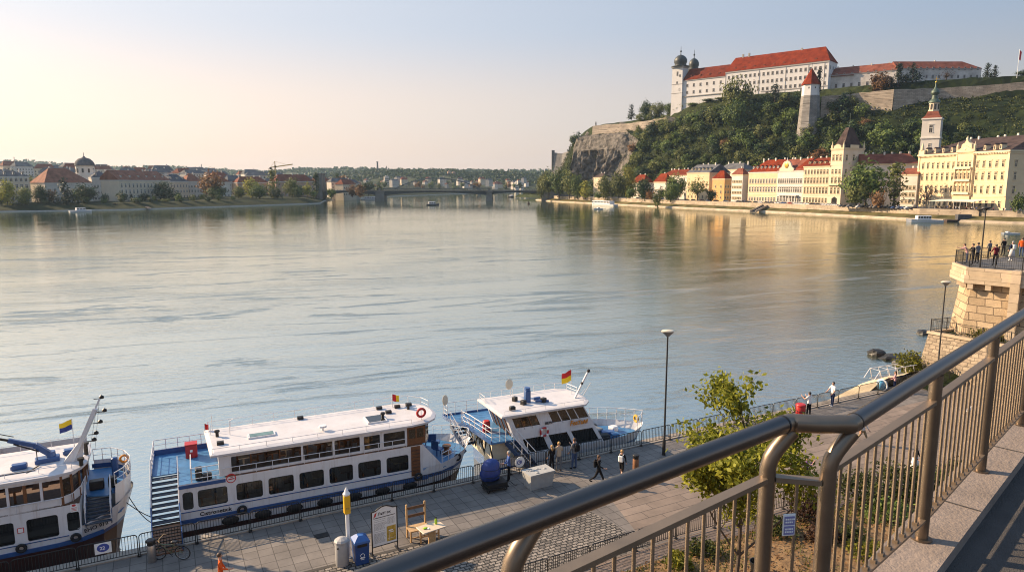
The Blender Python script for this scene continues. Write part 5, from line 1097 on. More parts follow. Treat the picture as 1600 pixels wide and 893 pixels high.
# ------------------------------------------------------------------ left ship
b1_, X1 = ship('white ship at the left with a navy deck crane and raked white mast', -21, 2.35, 0.); W1 = 5.2
secs = [(-34, 0, W1, .30, .2), (-24, 0, W1, .34, .3), (-21.4, 0, W1, .40, .5), (-20.5, .04, W1 - .04, .85, .7), (-19.7, .35, W1 - .35, 1.05, .9, .1), (-19.1, .95, W1 - .95, 1.2, .9, .4), (-18.7, 1.7, W1 - 1.7, 1.3, .5, .8), (-18.5, 2.35, W1 - 2.35, 1.35, .1, 1.2)]
hull(X1, b1_, secs, 0, [(.26, 'white_paint'), (.08, 'blue_paint'), (-.02, 'red_hull'), (-2.6, 'red_hull')], W1)
m = MB(X1); pts = [(-34, -.03, .17), (-21.4, -.03, .2), (-20.5, .0, .24), (-19.7, .28, .3)]; 
for a, b_ in zip(pts, pts[1:]): m.bar(a, b_, .06, .18)
m.build('rub_rail', 'blue_paint', b1_)
wz = (.62, 1.62); wins = [(-30.6, -29.2, *wz), (-28.8, -27.4, *wz), (-26.9, -25.5, *wz), (-24.4, -22.95, *wz), (-22.5, -21.35, *wz), (-21.02, -20.55, .72, 1.6)]
m = MB(X1); m.holes(-34, -20.5, .34, 1.95, wins, 0, .07, .12); m.build('lower_wall', 'white_paint', b1_)
for w_ in wins: window(X1, b1_, *w_)
m = MB(X1); m.box(-22.25, -21.95, .18, .5, .68, 1.2); m.build('white_cabinet', 'white_paint', b1_)
m = MB(X1); m.box(-34, -21.0, -.02, 0, .52, .56); m.build('trim_stripe', 'blue_paint', b1_)
m = MB(X1); m.poly([(-20.5, 0, .5), (-20.5, 2.2, .5), (-20.5, 2.2, 1.95), (-20.5, 0, 1.95)]); m.poly([(-34, W1, .3), (-34, W1, 3.3), (-20.5, W1, 3.3), (-20.5, W1, .3)]); m.build('cabin_wall', 'white_paint', b1_)
deck(X1, b1_, [(-34, .02), (-20.5, .02), (-20.5, W1), (-34, W1)], 2.0, 'wood_dark', 'saloon_floor')
ops = [(-33.5, -23.1, 2.3, 3.18), (-23.0, -21.9, 2.3, 3.18), (-21.8, -21.15, 2.3, 3.18)]
m = MB(X1); m.holes(-34, -21.1, 1.95, 3.30, ops, .02, .06); m.build('upper_wall', 'white_paint', b1_)
# rounded wooden front of the saloon
arcp = [(-21.1, .05), (-20.75, .3), (-20.5, .8), (-20.4, 1.5), (-20.4, 4.0)]
for a, b_ in zip(arcp, arcp[1:]):
    n_ = 1 if b_[1] < 3 else 3
    for i in range(n_):
        p, q = V(a).lerp(V(b_), i / n_), V(a).lerp(V(b_), (i + 1) / n_); m = MB(X1); m.poly([(*p, 2.35), (*q, 2.35), (*q, 3.15), (*p, 3.15)]); m.build('front_window', 'brown_glass', b1_); m = MB(X1); m.bar((*p, 2.0), (*p, 3.3), .09); m.build('window_post', 'wood_brown', b1_)
m = MB(X1)
for a, b_ in zip(arcp, arcp[1:]): m.poly([(*a, 1.95), (*b_, 1.95), (*b_, 2.36), (*a, 2.36)]); m.poly([(*a, 3.13), (*b_, 3.13), (*b_, 3.32), (*a, 3.32)])
m.build('front_wall', 'white_paint', b1_)
for u in (-23.05, -22.45, -21.85, -24.8, -26.6): m = MB(X1); m.box(u - .06, u + .06, .06, .16, 2.0, 3.25); m.build('window_post', 'wood_brown', b1_)
m = MB(X1); m.box(-33, -21.3, 3.4, 3.46, 2.0, 2.5); m.build('inner_panelling', 'wood_brown', b1_)
for i in range(6): m = MB(X1); x = -27 + 1.0 * i; m.box(x - .3, x + .3, .8, 1.5, 2.62, 2.66); m.box(x - .04, x + .04, 1.1, 1.2, 2.0, 2.62); m.build('dining_table', 'wood_brown', b1_)
railrun(X1, b1_, [(-34, -.04, 2.0), (-21.2, -.04, 2.0), (-20.75, .2, 2.02), (-20.45, .6, 2.15), (-20.3, 1.2, 2.35)], .36, .8, (), 'side_rail', r=.02)
rp = [(-34, -.05), (-21.3, -.08), (-20.7, .1), (-20.35, .5), (-20.15, 1.2), (-20.1, 2.4), (-20.2, 3.6), (-20.5, 3.9), (-34, 3.9)]
m = MB(X1); m.prism(rp, 3.32, 3.44); n_ = len(rp); inner = [(lerp(-25, p[0], .96), lerp(2, p[1], .86)) for p in rp]; m.add([(*p, 3.44) for p in rp] + [(*p, 3.50) for p in inner], [(i, (i + 1) % n_, n_ + (i + 1) % n_, n_ + i) for i in range(n_)] + [tuple(range(n_, 2 * n_))]); m.build('roof', 'roof_paint', b1_)
railrun(X1, b1_, [(-34, 3.7, 3.44), (-20.6, 3.7, 3.44)], .4, 1.2, (), 'roof_rail', r=.015); railrun(X1, b1_, [(-28, .35, 3.44), (-20.7, .35, 3.44)], .25, 1.2, (), 'roof_rail', r=.013)
# crane
m = MB(X1); m.rbox((-21.75, 1.75, 3.60), (.95, .5, .22), .1, .03); m.lathe([(.2, .1), (.18, .45)], (-21.6, 1.75, 3.5), 12); cr = m.build('deck_crane', 'blue_paint', b1_)
m = MB(X1); m.bar((-21.55, 1.75, 3.75), (-22.15, 1.72, 4.35), .26, .22); m.bar((-22.1, 1.72, 4.32), (-23.1, 1.6, 4.78), .17, .17); m.build('boom', 'blue_paint', cr); m = MB(X1); m.bar((-23.0, 1.6, 4.74), (-24.6, 1.4, 5.45), .09, .09); m.bar((-22.0, 1.5, 4.1), (-22.9, 1.5, 4.6), .05); m.bar((-22.9, 1.75, 4.86), (-24.5, 1.55, 5.6), .03); m.build('jib', 'dark_metal', cr); m = MB(X1); m.tube([(-22.1, 1.55, 4.2), (-22.1, 1.55, 3.55)], .02, 5); m.build('cable', 'dark_metal', cr)
for (x, y) in ((-22.75, 1.3), (-20.9, 2.3)): m = MB(X1); m.rbox((x, y, 3.62), (.6, .36, .24), 0, .04); m.build('roof_locker', 'blue_paint', b1_)
# mast
m = MB(X1); m.bar((-20.75, 1.2, 3.44), (-19.62, .75, 5.95), .20, .16); m.bar((-19.66, .76, 5.9), (-19.42, .7, 6.4), .07, .07); m.add([(-21.15, 1.1, 3.46), (-20.35, 1.1, 3.46), (-20.35, 1.4, 3.46), (-21.15, 1.4, 3.46), (-20.35, 1.0, 4.5), (-20.2, 1.0, 4.5), (-20.2, 1.1, 4.5), (-20.35, 1.1, 4.5)], [(0, 1, 5, 4), (1, 2, 6, 5), (2, 3, 7, 6), (3, 0, 4, 7)]); ma_ = m.build('mast', 'white_paint', b1_)
for z, x in ((6.38, -19.42), (5.75, -19.35), (5.25, -19.55), (4.75, -19.75), (4.45, -19.85)): m = MB(X1); m.bar((x - .25, .85, z), (x + .05, .8, z), .03); m.lathe([(.10, 0), (.10, .10), (.02, .16)], (x + .06, .8, z), 8); m.build('mast_lamp', 'dark_metal', ma_)
m = MB(X1); m.tube([(-19.45, .72, 6.3), (-19.8, .78, 4.0)], .006, 4); m.tube([(-19.6, .75, 5.9), (-20.1, -.0, 3.5)], .006, 4); m.build('stay_wire', 'dark_metal', ma_)
flagpole(X1, b1_, (-20.75, 2.4, 3.44), 1.72, ('flag_yellow', 'flag_blue'), (.62, .48), dirx=-1)
for c_, k_ in (((-20.35, .55, 3.48), .35), ((-20.25, 1.9, 3.48), .6)): m = MB(X1); m.lathe([(.09, 0), (.08, k_ - .12), (.14, k_ - .1), (.14, k_)], c_, 10); m.build('search_light', 'dark_metal', b1_)
m = MB(X1); m.box(-23.6, -22.1, .75, .82, 3.5, 3.55); m.bar((-22.4, .6, 3.5), (-22.0, 1.2, 3.56), .04); m.build('roof_pole', 'dark_metal', b1_)
# bow deck with bulwark
deck(X1, b1_, [(-20.45, 1.3), (-19.5, .9), (-18.95, 1.5), (-18.7, 2.3), (-18.9, 3.6), (-19.5, 4.5), (-20.45, 4.6)], 1.72, 'deck_blue', 'bow_deck'); deck(X1, b1_, [(-20.5, .1), (-19.8, .4), (-19.0, 1.2), (-18.8, 2.0), (-18.8, 3.2), (-19.5, 4.6), (-20.5, 5.0)], .72, 'deck_blue', 'lower_bow_deck')
bw = [(-20.3, 4.75), (-19.5, 4.6), (-18.9, 3.9), (-18.62, 3.0), (-18.62, 2.2), (-18.85, 1.45), (-19.2, .95)]
m = MB(X1)
for a, b_ in zip(bw, bw[1:]): m.add([(*a, 1.2), (*b_, 1.2), (b_[0] * 1 + .06, b_[1], 2.15), (a[0] + .06, a[1], 2.15)], [(0, 1, 2, 3)])
m.build('bulwark', 'white_paint', b1_); m = MB(X1)
for a, b_ in zip(bw, bw[1:]): m.add([(a[0] - .05, a[1], 1.72), (b_[0] - .05, b_[1], 1.72), (b_[0] - .05, b_[1], 1.95), (a[0] - .05, a[1], 1.95)], [(0, 1, 2, 3)])
m.build('bulwark_lining', 'blue_paint', b1_)
railrun(X1, b1_, [(a[0] + .05, a[1], 2.1) for a in bw], .62, .5, (.3,), 'bow_rail', r=.02)
m = MB(X1); m.rbox((-19.25, 3.2, 2.2), (.28, .28, .95), 0, .05); m.build('blue_bollard', 'blue_paint', b1_); m = MB(X1); m.rbox((-19.95, 1.9, 1.95), (.6, .4, .42), 0, .03); m.rbox((-19.3, 1.8, 2.0), (.35, .35, .5), 0, .04); m.build('anchor_winch', 'dark_metal', b1_); m = MB(X1); m.torus((-18.85, 3.55, 2.4), .17, .06, 'Y', 14, 6); m.build('life_ring', 'orange_text', b1_)
stairs(X1, b1_, (-19.85, 1.25, 1.72), (-19.85, .05, .80), (1.0, 0), 8)
for u in (-22.75, -20.75): tyre(X1, b1_, u, -.09, .42, .15)
for c in ((-22.72, 1.35, 'r'), (-20.72, 2.02, 'w')):
    m = MB(X1)
    if c[2] == 'r': m.rbox((c[0], -.012, c[1] - .15), (.24, .012, .24), 0, .002); o = m.build('notice', 'sign_red', b1_); m = MB(X1); m.cbox((c[0], -.021, c[1] - .15), (.18, .006, .18)); m.build('notice_field', 'sign_white', o)
    else:
        m.cbox((c[0], -.012, 1.78), (.28, .012, .38)); o = m.build('notice', 'sign_white', b1_); m = MB(X1); m.lathe([(.08, 0), (.08, .006)], (0, 0, 0), 10)
        for i, p in enumerate(m.v): q = V(p) - V((21, 0, 2)) * 0; m.v[i] = tuple(X1 @ (V((c[0], -.022, 1.9)) + V((p[0] - X1.translation.x, p[2] - X1.translation.z, (p[1] - X1.translation.y) * .7))))
        for z in (1.66, 1.72, 1.78): m.cbox((c[0], -.02, z), (.2, .004, .02))
        m.build('notice_mark', 'sign_red', o)
text_obj('lettering', 'EHO 9ЛI', .30, 'ink', b1_, X1 @ Matrix.Translation((-20.42, -.02, .52)) @ Matrix.Rotation(R(15), 4, 'Z') @ FRONT @ Matrix.Rotation(R(6), 4, 'Z') @ Matrix.Diagonal((.85, .8, 1, 1)), .006)
m = MB(X1); 
for a, b_, s in (((-18.8, 1.6, .9), (-16.8, .4, .1), .3), ((-18.7, 2.0, 1.0), (-17.6, -.4, .4), .25)):
    a, b_ = V(a), V(b_); m.tube([a.lerp(b_, i / 8) - V((0, 0, s * math.sin(math.pi * i / 8))) for i in range(9)], .02, 5)
m.build('mooring_rope', 'rope', b1_)

# ------------------------------------------------------------------ right ship with the wheelhouse
b3, X3 = ship('small white ship with slanted wheelhouse windows, orange lettering and a red yellow flag', 0, 1.40, -3.); W3 = 4.0
secs = [(-.2, 0.1, W3 - .1, .34, .3), (1.5, 0, W3, .34, .4), (5, 0, W3, .34, .6), (7, .02, W3 - .05, .38, .8), (8.6, .16, W3 - .5, .42, 1.0, .2), (9.6, .5, W3 - 1.2, .46, .9, .6), (10.4, .95, W3 - 2.1, .52, .4, 1.2), (10.8, 1.4, W3 - 2.55, .56, .05, 1.7)]
hull(X3, b3, secs, 0, [(-.18, 'white_paint'), (-.9, 'blue_paint'), (-2.6, 'stair_blue')], W3)
deck(X3, b3, [(-.15, .15), (7, .1), (8.6, .3), (9.6, .7), (10.3, 1.2), (10.3, 1.8), (9.6, 2.6), (8.6, 3.3), (7, 3.9), (-.15, 3.85)], .02, 'deck_blue')
railrun(X3, b3, [(6.9, W3 - .1, .38), (8.6, W3 - .55, .42), (9.6, W3 - 1.25, .46), (10.4, W3 - 2.15, .52), (10.72, 1.4, .56), (10.4, 1.0, .52), (9.8, .62, .47)], .8, .6, (.42,), 'bow_rail', r=.022)
def lean_wall(pts_map, holes_, y, z0, z1, mat, name, xl, xr):
    """wall between slanted ends: xl(z), xr(z); holes in 0..1 along"""
    m = MB(); m.holes(0, 1, z0, z1, holes_, y, .05)
    def mp(p): k_ = p[0]; return X3 @ V((lerp(xl(p[2]), xr(p[2]), k_), p[1] + (p[2] - z0) * .06, p[2]))
    m.v = [tuple(mp(p)) for p in m.v]; o = m.build(name, mat, b3); return mp
xl = lambda z: lerp(1.35, .45, (z - .3) / 2.5); xr = lambda z: lerp(7.0, 5.55, (z - .3) / 2.5)
lo = [(.09, .335, .40, 1.28), (.40, .63, .40, 1.28), (.68, .955, .40, 1.28)]; up_ = [(.06, .36, 1.86, 2.6), (.52, .985, 1.86, 2.66)]
hs = lo + up_
mp = lean_wall(None, hs, .12, .28, 2.8, 'white_paint', 'cabin_wall', xl, xr)
for i, h_ in enumerate(hs):
    m = MB(); m.poly([(h_[0], .17, h_[2]), (h_[1], .17, h_[2]), (h_[1], .17, h_[3]), (h_[0], .17, h_[3])]); m.v = [tuple(mp(p)) for p in m.v]; o = m.build('window', 'glass_dark' if i < 3 else 'brown_glass', b3)
    if i >= 3:
        for k_ in ((.33, .66) if i == 3 else (.25, .5, .72)):
            m = MB(); x = lerp(h_[0], h_[1], k_); m.box(x - .006, x + .006, .13, .165, h_[2], h_[3]); m.v = [tuple(mp(p)) for p in m.v]; m.build('window_post', 'wood_brown' if i == 3 else 'white_paint', o)
        m = MB(); m.box(h_[0], h_[1], .13, .162, h_[2], h_[2] + .12); m.v = [tuple(mp(p)) for p in m.v]; m.build('sill_rail', 'white_paint', o)
ye = W3 - .5
m = MB(X3); P = lambda k_, z: (lerp(xl(z), xr(z), k_), ye if k_ is None else 0, z)
m.poly([(xr(.28), .12, .28), (xr(.28), ye, .28), (xr(1.75), ye, 1.75), (xr(1.75), .2, 1.75)]); m.poly([(xl(.28), ye, .28), (xr(.28), ye, .28), (xr(2.8), ye - .1, 2.8), (xl(2.8), ye - .1, 2.8)]); m.poly([(xr(2.65), .27, 2.65), (xr(2.65), ye, 2.65), (xr(2.8), ye, 2.8), (xr(2.8), .27, 2.8)]); m.build('cabin_wall', 'white_paint', b3)
m = MB(X3); m.poly([(xr(1.76), .21, 1.76), (xr(1.76), ye, 1.76), (xr(2.65), ye, 2.65), (xr(2.65), .26, 2.65)]); m.build('front_glass', 'brown_glass', b3)
# aft face of the cabin: wooden doors
m = MB(X3); m.poly([(xl(.28), .12, .28), (xl(2.8), .27, 2.8), (xl(2.8), ye, 2.8), (xl(.28), ye, .28)][::-1]); m.build('aft_wall', 'white_paint', b3)
for i, y in enumerate((.75, 1.45, 2.15, 2.75)):
    m = MB(X3); xx = lambda z: xl(z) - .03; m.add([(xx(1.45), y, 1.45), (xx(1.45), y + .5, 1.45), (xx(2.62), y + .5, 2.62), (xx(2.62), y, 2.62)], [(3, 2, 1, 0)]); m.build('aft_window', 'brown_glass', b3); m = MB(X3); m.bar((xx(1.4), y - .06, 1.4), (xx(2.7), y - .06, 2.7), .09, .05); m.build('door_post', 'wood_brown', b3)
rp = [(.05, -.05), (5.6, -.02), (6.1, .5), (6.25, 1.4), (6.25, 2.4), (6.0, 3.2), (5.4, 3.6), (.0, 3.6)]
m = MB(X3); m.prism(rp, 2.80, 2.90); n_ = len(rp); inner = [(lerp(3, p[0], .95), lerp(1.8, p[1], .9)) for p in rp]; m.add([(*p, 2.90) for p in rp] + [(*p, 2.94) for p in inner], [(i, (i + 1) % n_, n_ + (i + 1) % n_, n_ + i) for i in range(n_)] + [tuple(range(n_, 2 * n_))]); m.build('roof', 'roof_paint', b3)
railrun(X3, b3, [(.1, 2.6, 2.9), (.1, 3.45, 2.9), (5.3, 3.45, 2.9), (5.95, 3.0, 2.9), (6.1, 2.0, 2.9)], .42, .8, (.2,), 'roof_rail', r=.016); railrun(X3, b3, [(.3, .1, 2.9), (5.5, .1, 2.9)], .25, 1.3, (), 'roof_rail', r=.012)
m = MB(X3); m.rbox((2.5, 1.7, 3.3), (.34, .34, .8), 0, .04); m.lathe([(.15, .8), (.19, .82), (.17, .95)], (2.5, 1.7, 2.9), 12); m.build('funnel', 'blue_paint', b3)
for (x, y, s) in ((1.9, 2.2, .28), (2.1, 1.4, .3), (3.4, 1.3, .3)): m = MB(X3); m.rbox((x, y, 3.06), (s, s, .3), .4, .03); m.build('roof_box', 'dark_metal', b3)
m = MB(X3); m.bar((2.9, 1.4, 3.05), (3.7, 1.2, 3.0), .12); m.bar((3.0, 1.9, 3.02), (3.5, 2.0, 3.0), .14); m.build('folded_davit', 'blue_paint', b3); m = MB(X3); m.rbox((1.05, .7, 3.05), (.34, .26, .26), 0, .03); m.build('loudhailer', 'dark_metal', b3)
m = MB(X3); m.tube([(2.1, 3.3, 2.9), (2.1, 3.3, 3.75)], .02, 6); o = m.build('dish_stand', 'white_paint', b3); m = MB(X3); m.ball((2.0, 3.25, 3.7), .34, 14, 8, (.75, .18, 1.0)); m.build('satellite_dish', 'cream_paint', o)
m = MB(X3); m.bar((5.5, 1.2, 2.9), (6.3, 1.05, 4.5), .11, .09); m.tube([(6.3, 1.05, 4.45), (6.42, 1.0, 4.62)], .03, 6); ma_ = m.build('mast', 'white_paint', b3); m = MB(X3); m.ball((6.36, 1.02, 4.62), .11, 8, 6); m.ball((5.95, 1.1, 3.85), .09, 8, 6); m.build('mast_lamp', 'dark_metal', ma_); m = MB(X3); m.tube([(6.35, 1.6, 2.9), (6.75, 1.4, 3.7)], .02, 5); m.tube([(5.6, 1.1, 2.9), (6.4, 1.5, 3.3)], .015, 5); m.build('aerial', 'white_paint', b3)
flagpole(X3, b3, (5.7, 2.0, 2.9), 1.65, ('flag_red', 'flag_red', 'flag_yellow', 'flag_yellow'), (.75, .7), dirx=-1)
# stern platform
pp = [(-.55, .05), (1.0, .05), (1.3, 4.2), (1.6, 5.5), (-1.6, 5.6), (-1.55, 5.0), (-.85, 3.0)]
deck(X3, b3, pp, 1.42, 'deck_blue', 'stern_platform', .10)
m = MB(X3)
for a, b_ in ((pp[4], pp[3]), (pp[4], pp[5]), (pp[5], pp[6]), (pp[6], pp[0])): m.bar((*a, 1.42), (*b_, 1.42), .06, .22)
m.build('platform_edge', 'blue_paint', b3)
railrun(X3, b3, [(-.5, .12, 1.42), (-.8, 2.9, 1.42), (-.95, 3.6, 1.42)], .82, .7, (.28, .55), 'platform_rail'); railrun(X3, b3, [(-1.5, 4.9, 1.42), (-1.55, 5.5, 1.42), (1.5, 5.4, 1.42)], .85, .8, (.28, .55), 'platform_rail'); railrun(X3, b3, [(-.5, .12, 1.42), (.0, .12, 1.42)], .82, .5, (.28, .55), 'platform_rail')
m = MB(X3); m.box(-.4, 1.0, .35, 3.6, .05, 1.30); m.build('stern_house', 'cream_paint', b3)
for i, (y, w_) in enumerate(((.6, .8), (1.7, .9), (2.8, .6))): m = MB(X3); m.box(-.43, -.395, y, y + w_, .45, 1.1); m.build('stern_shadow_opening', 'glass_dark', b3)  # dark openings put in for the shadow under the stern platform
for y in (.2, 1.5, 2.9): m = MB(X3); m.bar((-.6 - .06 * y, y, 1.32), (-.35, y, .1), .07); m.build('support', 'dark_metal', b3)
stairs(X3, b3, (.55, .12, 1.40), (1.55, -1.05, .02), (.55, .42), 8); stairs(X3, b3, (-1.3, 3.9, 1.40), (-1.0, 2.6, .45), (.75, .1), 6)
m = MB(X3); m.lathe([(.22, 0), (.24, .1), (.22, .62), (.18, .68)], (-.1, 1.9, 1.42), 14); m.build('red_drum', 'red_paint', b3); m = MB(X3); m.torus((-.1, 1.9, 1.72), .235, .02, 'Z', 14, 5); m.build('drum_band', 'sign_white', b3)
m = MB(X3); m.tube([(-1.5, 5.3, 1.4), (-1.5, 5.3, 2.5)], .02, 6); o = m.build('dish_stand', 'white_paint', b3); m = MB(X3); m.ball((-1.52, 5.25, 2.55), .32, 14, 8, (.6, .18, 1.1)); m.build('satellite_dish', 'cream_paint', o)
ring(X3, b3, (2.85, .10, 1.55), .25)
text_obj('lettering', 'BEPИ', .30, 'ink', b3, X3 @ Matrix.Translation((2.95, .19, 1.95)) @ FRONT @ Matrix.Diagonal((.75, .75, 1, 1)), .006)
text_obj('lettering', 'Fesтuм', .50, 'orange_text', b3, X3 @ Matrix.Translation((4.55, .07, 1.68)) @ FRONT @ Matrix.Diagonal((.8, .85, 1, 1)), .02, .2)
# gear on the fore deck
r3 = random.Random(8)
for i, (x, y, sx, sy, h_, k_) in enumerate(((7.5, 1.0, .8, .5, .35, 'dark_rubber'), (7.6, 2.2, 1.0, .7, .3, 'grey_metal'), (8.3, 1.7, .9, .6, .22, 'blue_paint'), (8.9, 2.0, .5, .5, .35, 'white_paint'), (7.8, 3.1, .9, .5, .25, 'dark_metal'), (8.4, 1.0, .5, .4, .3, 'deck_blue'))): m = MB(X3); m.rbox((x, y, .02 + h_ / 2), (sx, sy, h_), r3.uniform(-.4, .4), .05); m.build('deck_locker', k_, b3)
m = MB(X3); m.torus((10.1, 1.2, .95), .2, .08, 'X', 14, 6); m.build('tyre_fender', 'map_ochre', b3)
# ================================================================== buildings, castle and trees of the right bank
WIN = {}
def win_mesh(w, h, frame='trim', glass='win_glass', style=0):
    k = (round(w, 2), round(h, 2), frame, glass, style)
    if k in WIN: return WIN[k]
    m = MB(); f = .12 * w + .06
    m.k = 1; m.poly([(-w / 2, -.02, 0), (w / 2, -.02, 0), (w / 2, -.02, h), (-w / 2, -.02, h)])
    m.k = 0; m.box(-w / 2 - f, -w / 2, -.14, .02, 0, h); m.box(w / 2, w / 2 + f, -.14, .02, 0, h); m.box(-w / 2 - f, w / 2 + f, -.16, .02, h, h + f); m.box(-w / 2 - f * 1.6, w / 2 + f * 1.6, -.26, .02, -f, 0)
    m.box(-.05, .05, -.06, -.021, 0, h); m.box(-w / 2, -.05, -.06, -.021, h * .64, h * .70); m.box(.05, w / 2, -.06, -.021, h * .64, h * .70)
    if style == 1: m.vprism([(-w / 2 - f * 2.2, h + f * 2), (w / 2 + f * 2.2, h + f * 2), (0, h + f * 5)], -.36, .02)
    if style == 2: m.box(-w / 2 - f * 2, w / 2 + f * 2, -.36, .02, h + f * 2, h + f * 3)
    me = bpy.data.meshes.new('window'); me.from_pydata(m.v, [], m.f); me.materials.append(MT[frame]); me.materials.append(MT[glass]); me.polygons.foreach_set('material_index', m.m); me.update()
    WIN[k] = me; return me
def put_win(parent, me, x, y, z, rz=0.): o = bpy.data.objects.new('window', me); COL.objects.link(o); o.parent = parent; o.location = (x, y, z); o.rotation_euler.z = rz
def roof_mb(L, D, z, kind, h, ov=.5, hipL=None, hipR=None):
    m = MB(); a, b, c, d = -ov, L + ov, -ov, D + ov; hl = D * .5 if hipL is None else hipL; hr = D * .5 if hipR is None else hipR; y = D / 2
    if kind == 'flat': m.box(a, b, c, d, z, z + h); return m
    e = [(a, c, z), (b, c, z), (b, d, z), (a, d, z)]; t = [(hl if hl else a, y, z + h), (L - hr if hr else b, y, z + h)]
    m.add(e + t, [(0, 1, 5, 4), (1, 2, 5), (2, 3, 4, 5), (3, 0, 4), (3, 2, 1, 0)]); return m
def building(name, label, cat, p0, p1, D, z0, ze, wallm, roof, rows=(), side=0, cols=0, win=(1.2, 2.), frame='trim', style=0, hips=(None, None), chim=0, dorm=0, cornice=True, group=None, gable_wall=None, seed=0, roofname='roof', margin=.6, courses=()):
    """p0,p1: ends of the front at its foot; D: depth; rows: sill heights above z0; side: windows per row on the right end; roof: (kind, height, material)"""
    p0, p1 = V((p0[0], p0[1])), V((p1[0], p1[1])); d = p1 - p0; L = d.length; H = ze - z0; rr = random.Random(seed)
    t = thing(name, label, cat, (p0.x, p0.y, z0), math.atan2(d.y, d.x), group); t['L'] = L
    m = MB(); m.add([(0, 0, -4), (L, 0, -4), (L, D, -4), (0, D, -4), (0, 0, H), (L, 0, H), (L, D, H), (0, D, H)], [(0, 1, 5, 4), (1, 2, 6, 5), (2, 3, 7, 6), (3, 0, 4, 7), (4, 5, 6, 7)]); m.build('wall', wallm, t)
    kind, rh, rm = roof; r_ = roof_mb(L, D, H + .02, kind, rh, .45, *hips).build(roofname, rm, t)
    for e, x in ((0, -.01), (1, L + .01)):
        if kind == 'gable' and hips[e] == 0: g = MB(); q = x + (.0 if e else 0); g.poly([(q, 0, H), (q, D, H), (q, D / 2, H + rh)]); g.build('gable_wall', gable_wall or wallm, t)
    if cornice: m = MB(); m.box(-.3, L + .3, -.34, D + .3, H - .5, H - .03); m.box(-.15, L + .15, -.18, D + .1, H - .9, H - .52); m.build('cornice', frame, t)
    for z in courses: m = MB(); m.box(-.12, L + .12, -.14, D, z, z + .28); m.build('string_course', frame, t)
    for z, h_, w_, st_ in [(r if isinstance(r, tuple) else (r, win[1], win[0], style)) for r in rows]:
        me = win_mesh(w_, h_, frame, 'win_glass', st_)
        for i in range(cols): put_win(t, me, margin + (L - 2 * margin) * (i + .5) / cols, 0, z)
        for i in range(side): put_win(t, me, L, D * (i + .5) / side, z, R(90))
    for i in range(chim):
        x = L * (i + .6) / (chim + .2) + rr.uniform(-1, 1); y = D * rr.uniform(.4, .62); m = MB(); h0 = H + rh * (1 - abs(y - D / 2) / (D / 2)) - .6; m.box(x - .45, x + .45, y - .35, y + .35, h0, H + rh + rr.uniform(.8, 1.6)); m.box(x - .55, x + .55, y - .45, y + .45, H + rh + .4, H + rh + .6); m.build('chimney', 'wall_white', r_)
    for i in range(dorm):
        x = L * (i + .6) / (dorm + .2); y = D * .16; zz = H + rh * .32; m = MB(); m.box(x - .6, x + .6, y - .6, y + 1.4, zz - .6, zz + 1.3); dm = m.build('dormer', frame, r_); m = MB(); m.vprism([(x - .8, zz + 1.3), (x + .8, zz + 1.3), (x, zz + 2.0)], y - .75, y + 1.8); m.build('dormer_roof', rm, dm); m = MB(); m.poly([(x - .35, y - .61, zz - .1), (x + .35, y - .61, zz - .1), (x + .35, y - .61, zz + 1.1), (x - .35, y - .61, zz + 1.1)]); m.build('dormer_pane', 'win_glass', dm)
    return t, r_
def px_pt(px, Y, py=310): p = gy(px, py, Y); return V((p.x, p.y))
def on_line(px, P, d):              # point of the line P + d t seen at column px
    best = None; lo, hi = -900., 900.
    f = lambda t: (lambda q: (q.x) - px_pt(px, q.y).x)(P + d * t)
    a, b = f(0), f(1); return P + d * (-a / (b - a))
def bankfront(px, s): return on_line(px, BO + BN * s, BD)
def zat(px, py, P): return gy(px, py, P.y).z
def depth_to(P1, d, px): n = V((-d.y, d.x)).normalized(); q = on_line(px, P1, n); return (q - P1).length
def bank_house(name, label, pxl, pxr, s, ze_py, wallm, roof, pxs=None, D=14, cat='house', **kw):
    a, b = bankfront(pxl, s), bankfront(pxr, s); ze = zat(pxl, ze_py, a)
    if pxs: D = depth_to(b, (b - a).normalized(), pxs)
    return building(name, label, cat, a, b, D, 2.8, ze, wallm, roof, **kw)
bank_house('town_house', 'beige house with dark roof among trees below the cliff', 927, 941, 30, 277, 'wall_cream', ('hip', 4, 'roof_dark'), pxs=955, rows=(2, 6.5, 11), cols=3, side=2, chim=2)
bank_house('town_house', 'low house with orange roof half hidden by dark trees', 985, 1006, 34, 285, 'wall_white', ('hip', 7, 'roof_orange'), pxs=1021, rows=(2, 6), cols=4, side=2, chim=2)
bank_house('town_house', 'white house with a red hipped roof between two tree groups', 1021, 1040, 30, 284, 'wall_white', ('hip', 7, 'roof_orange'), pxs=1052, rows=(2, 6.2), cols=3, side=2, chim=1)
bank_house('town_house', 'long red roofed house with many white chimneys under the wooded slope', 1033, 1074, 52, 274, 'wall_white', ('hip', 5, 'roof_red'), D=14, rows=(3, 7), cols=6, chim=6)
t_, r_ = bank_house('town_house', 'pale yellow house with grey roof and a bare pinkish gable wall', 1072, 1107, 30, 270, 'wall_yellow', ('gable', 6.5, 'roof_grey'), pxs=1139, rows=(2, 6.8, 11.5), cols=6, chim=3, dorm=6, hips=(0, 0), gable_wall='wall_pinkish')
bank_house('apartment_house', 'grey flat topped house rising behind the yellow house', 1118, 1160, 58, 265, 'wall_pale', ('hip', 5, 'roof_grey'), D=14, rows=(3, 8), cols=6, chim=4)
bank_house('town_house', 'narrow orange house with an orange hipped roof and windowed side wall', 1112, 1131, 28, 279, 'wall_orange', ('hip', 6, 'roof_orange'), pxs=1143, rows=(2, 6, 10.2), cols=2, side=3, hips=(4, 5))
bank_house('town_house', 'narrow white house with a blank brown side wall', 1142, 1159, 28, 272.5, 'wall_white', ('hip', 4.5, 'roof_brown'), pxs=1169, rows=(2, 6, 10, 14), cols=6, win=(1.1, 1.6), chim=1)
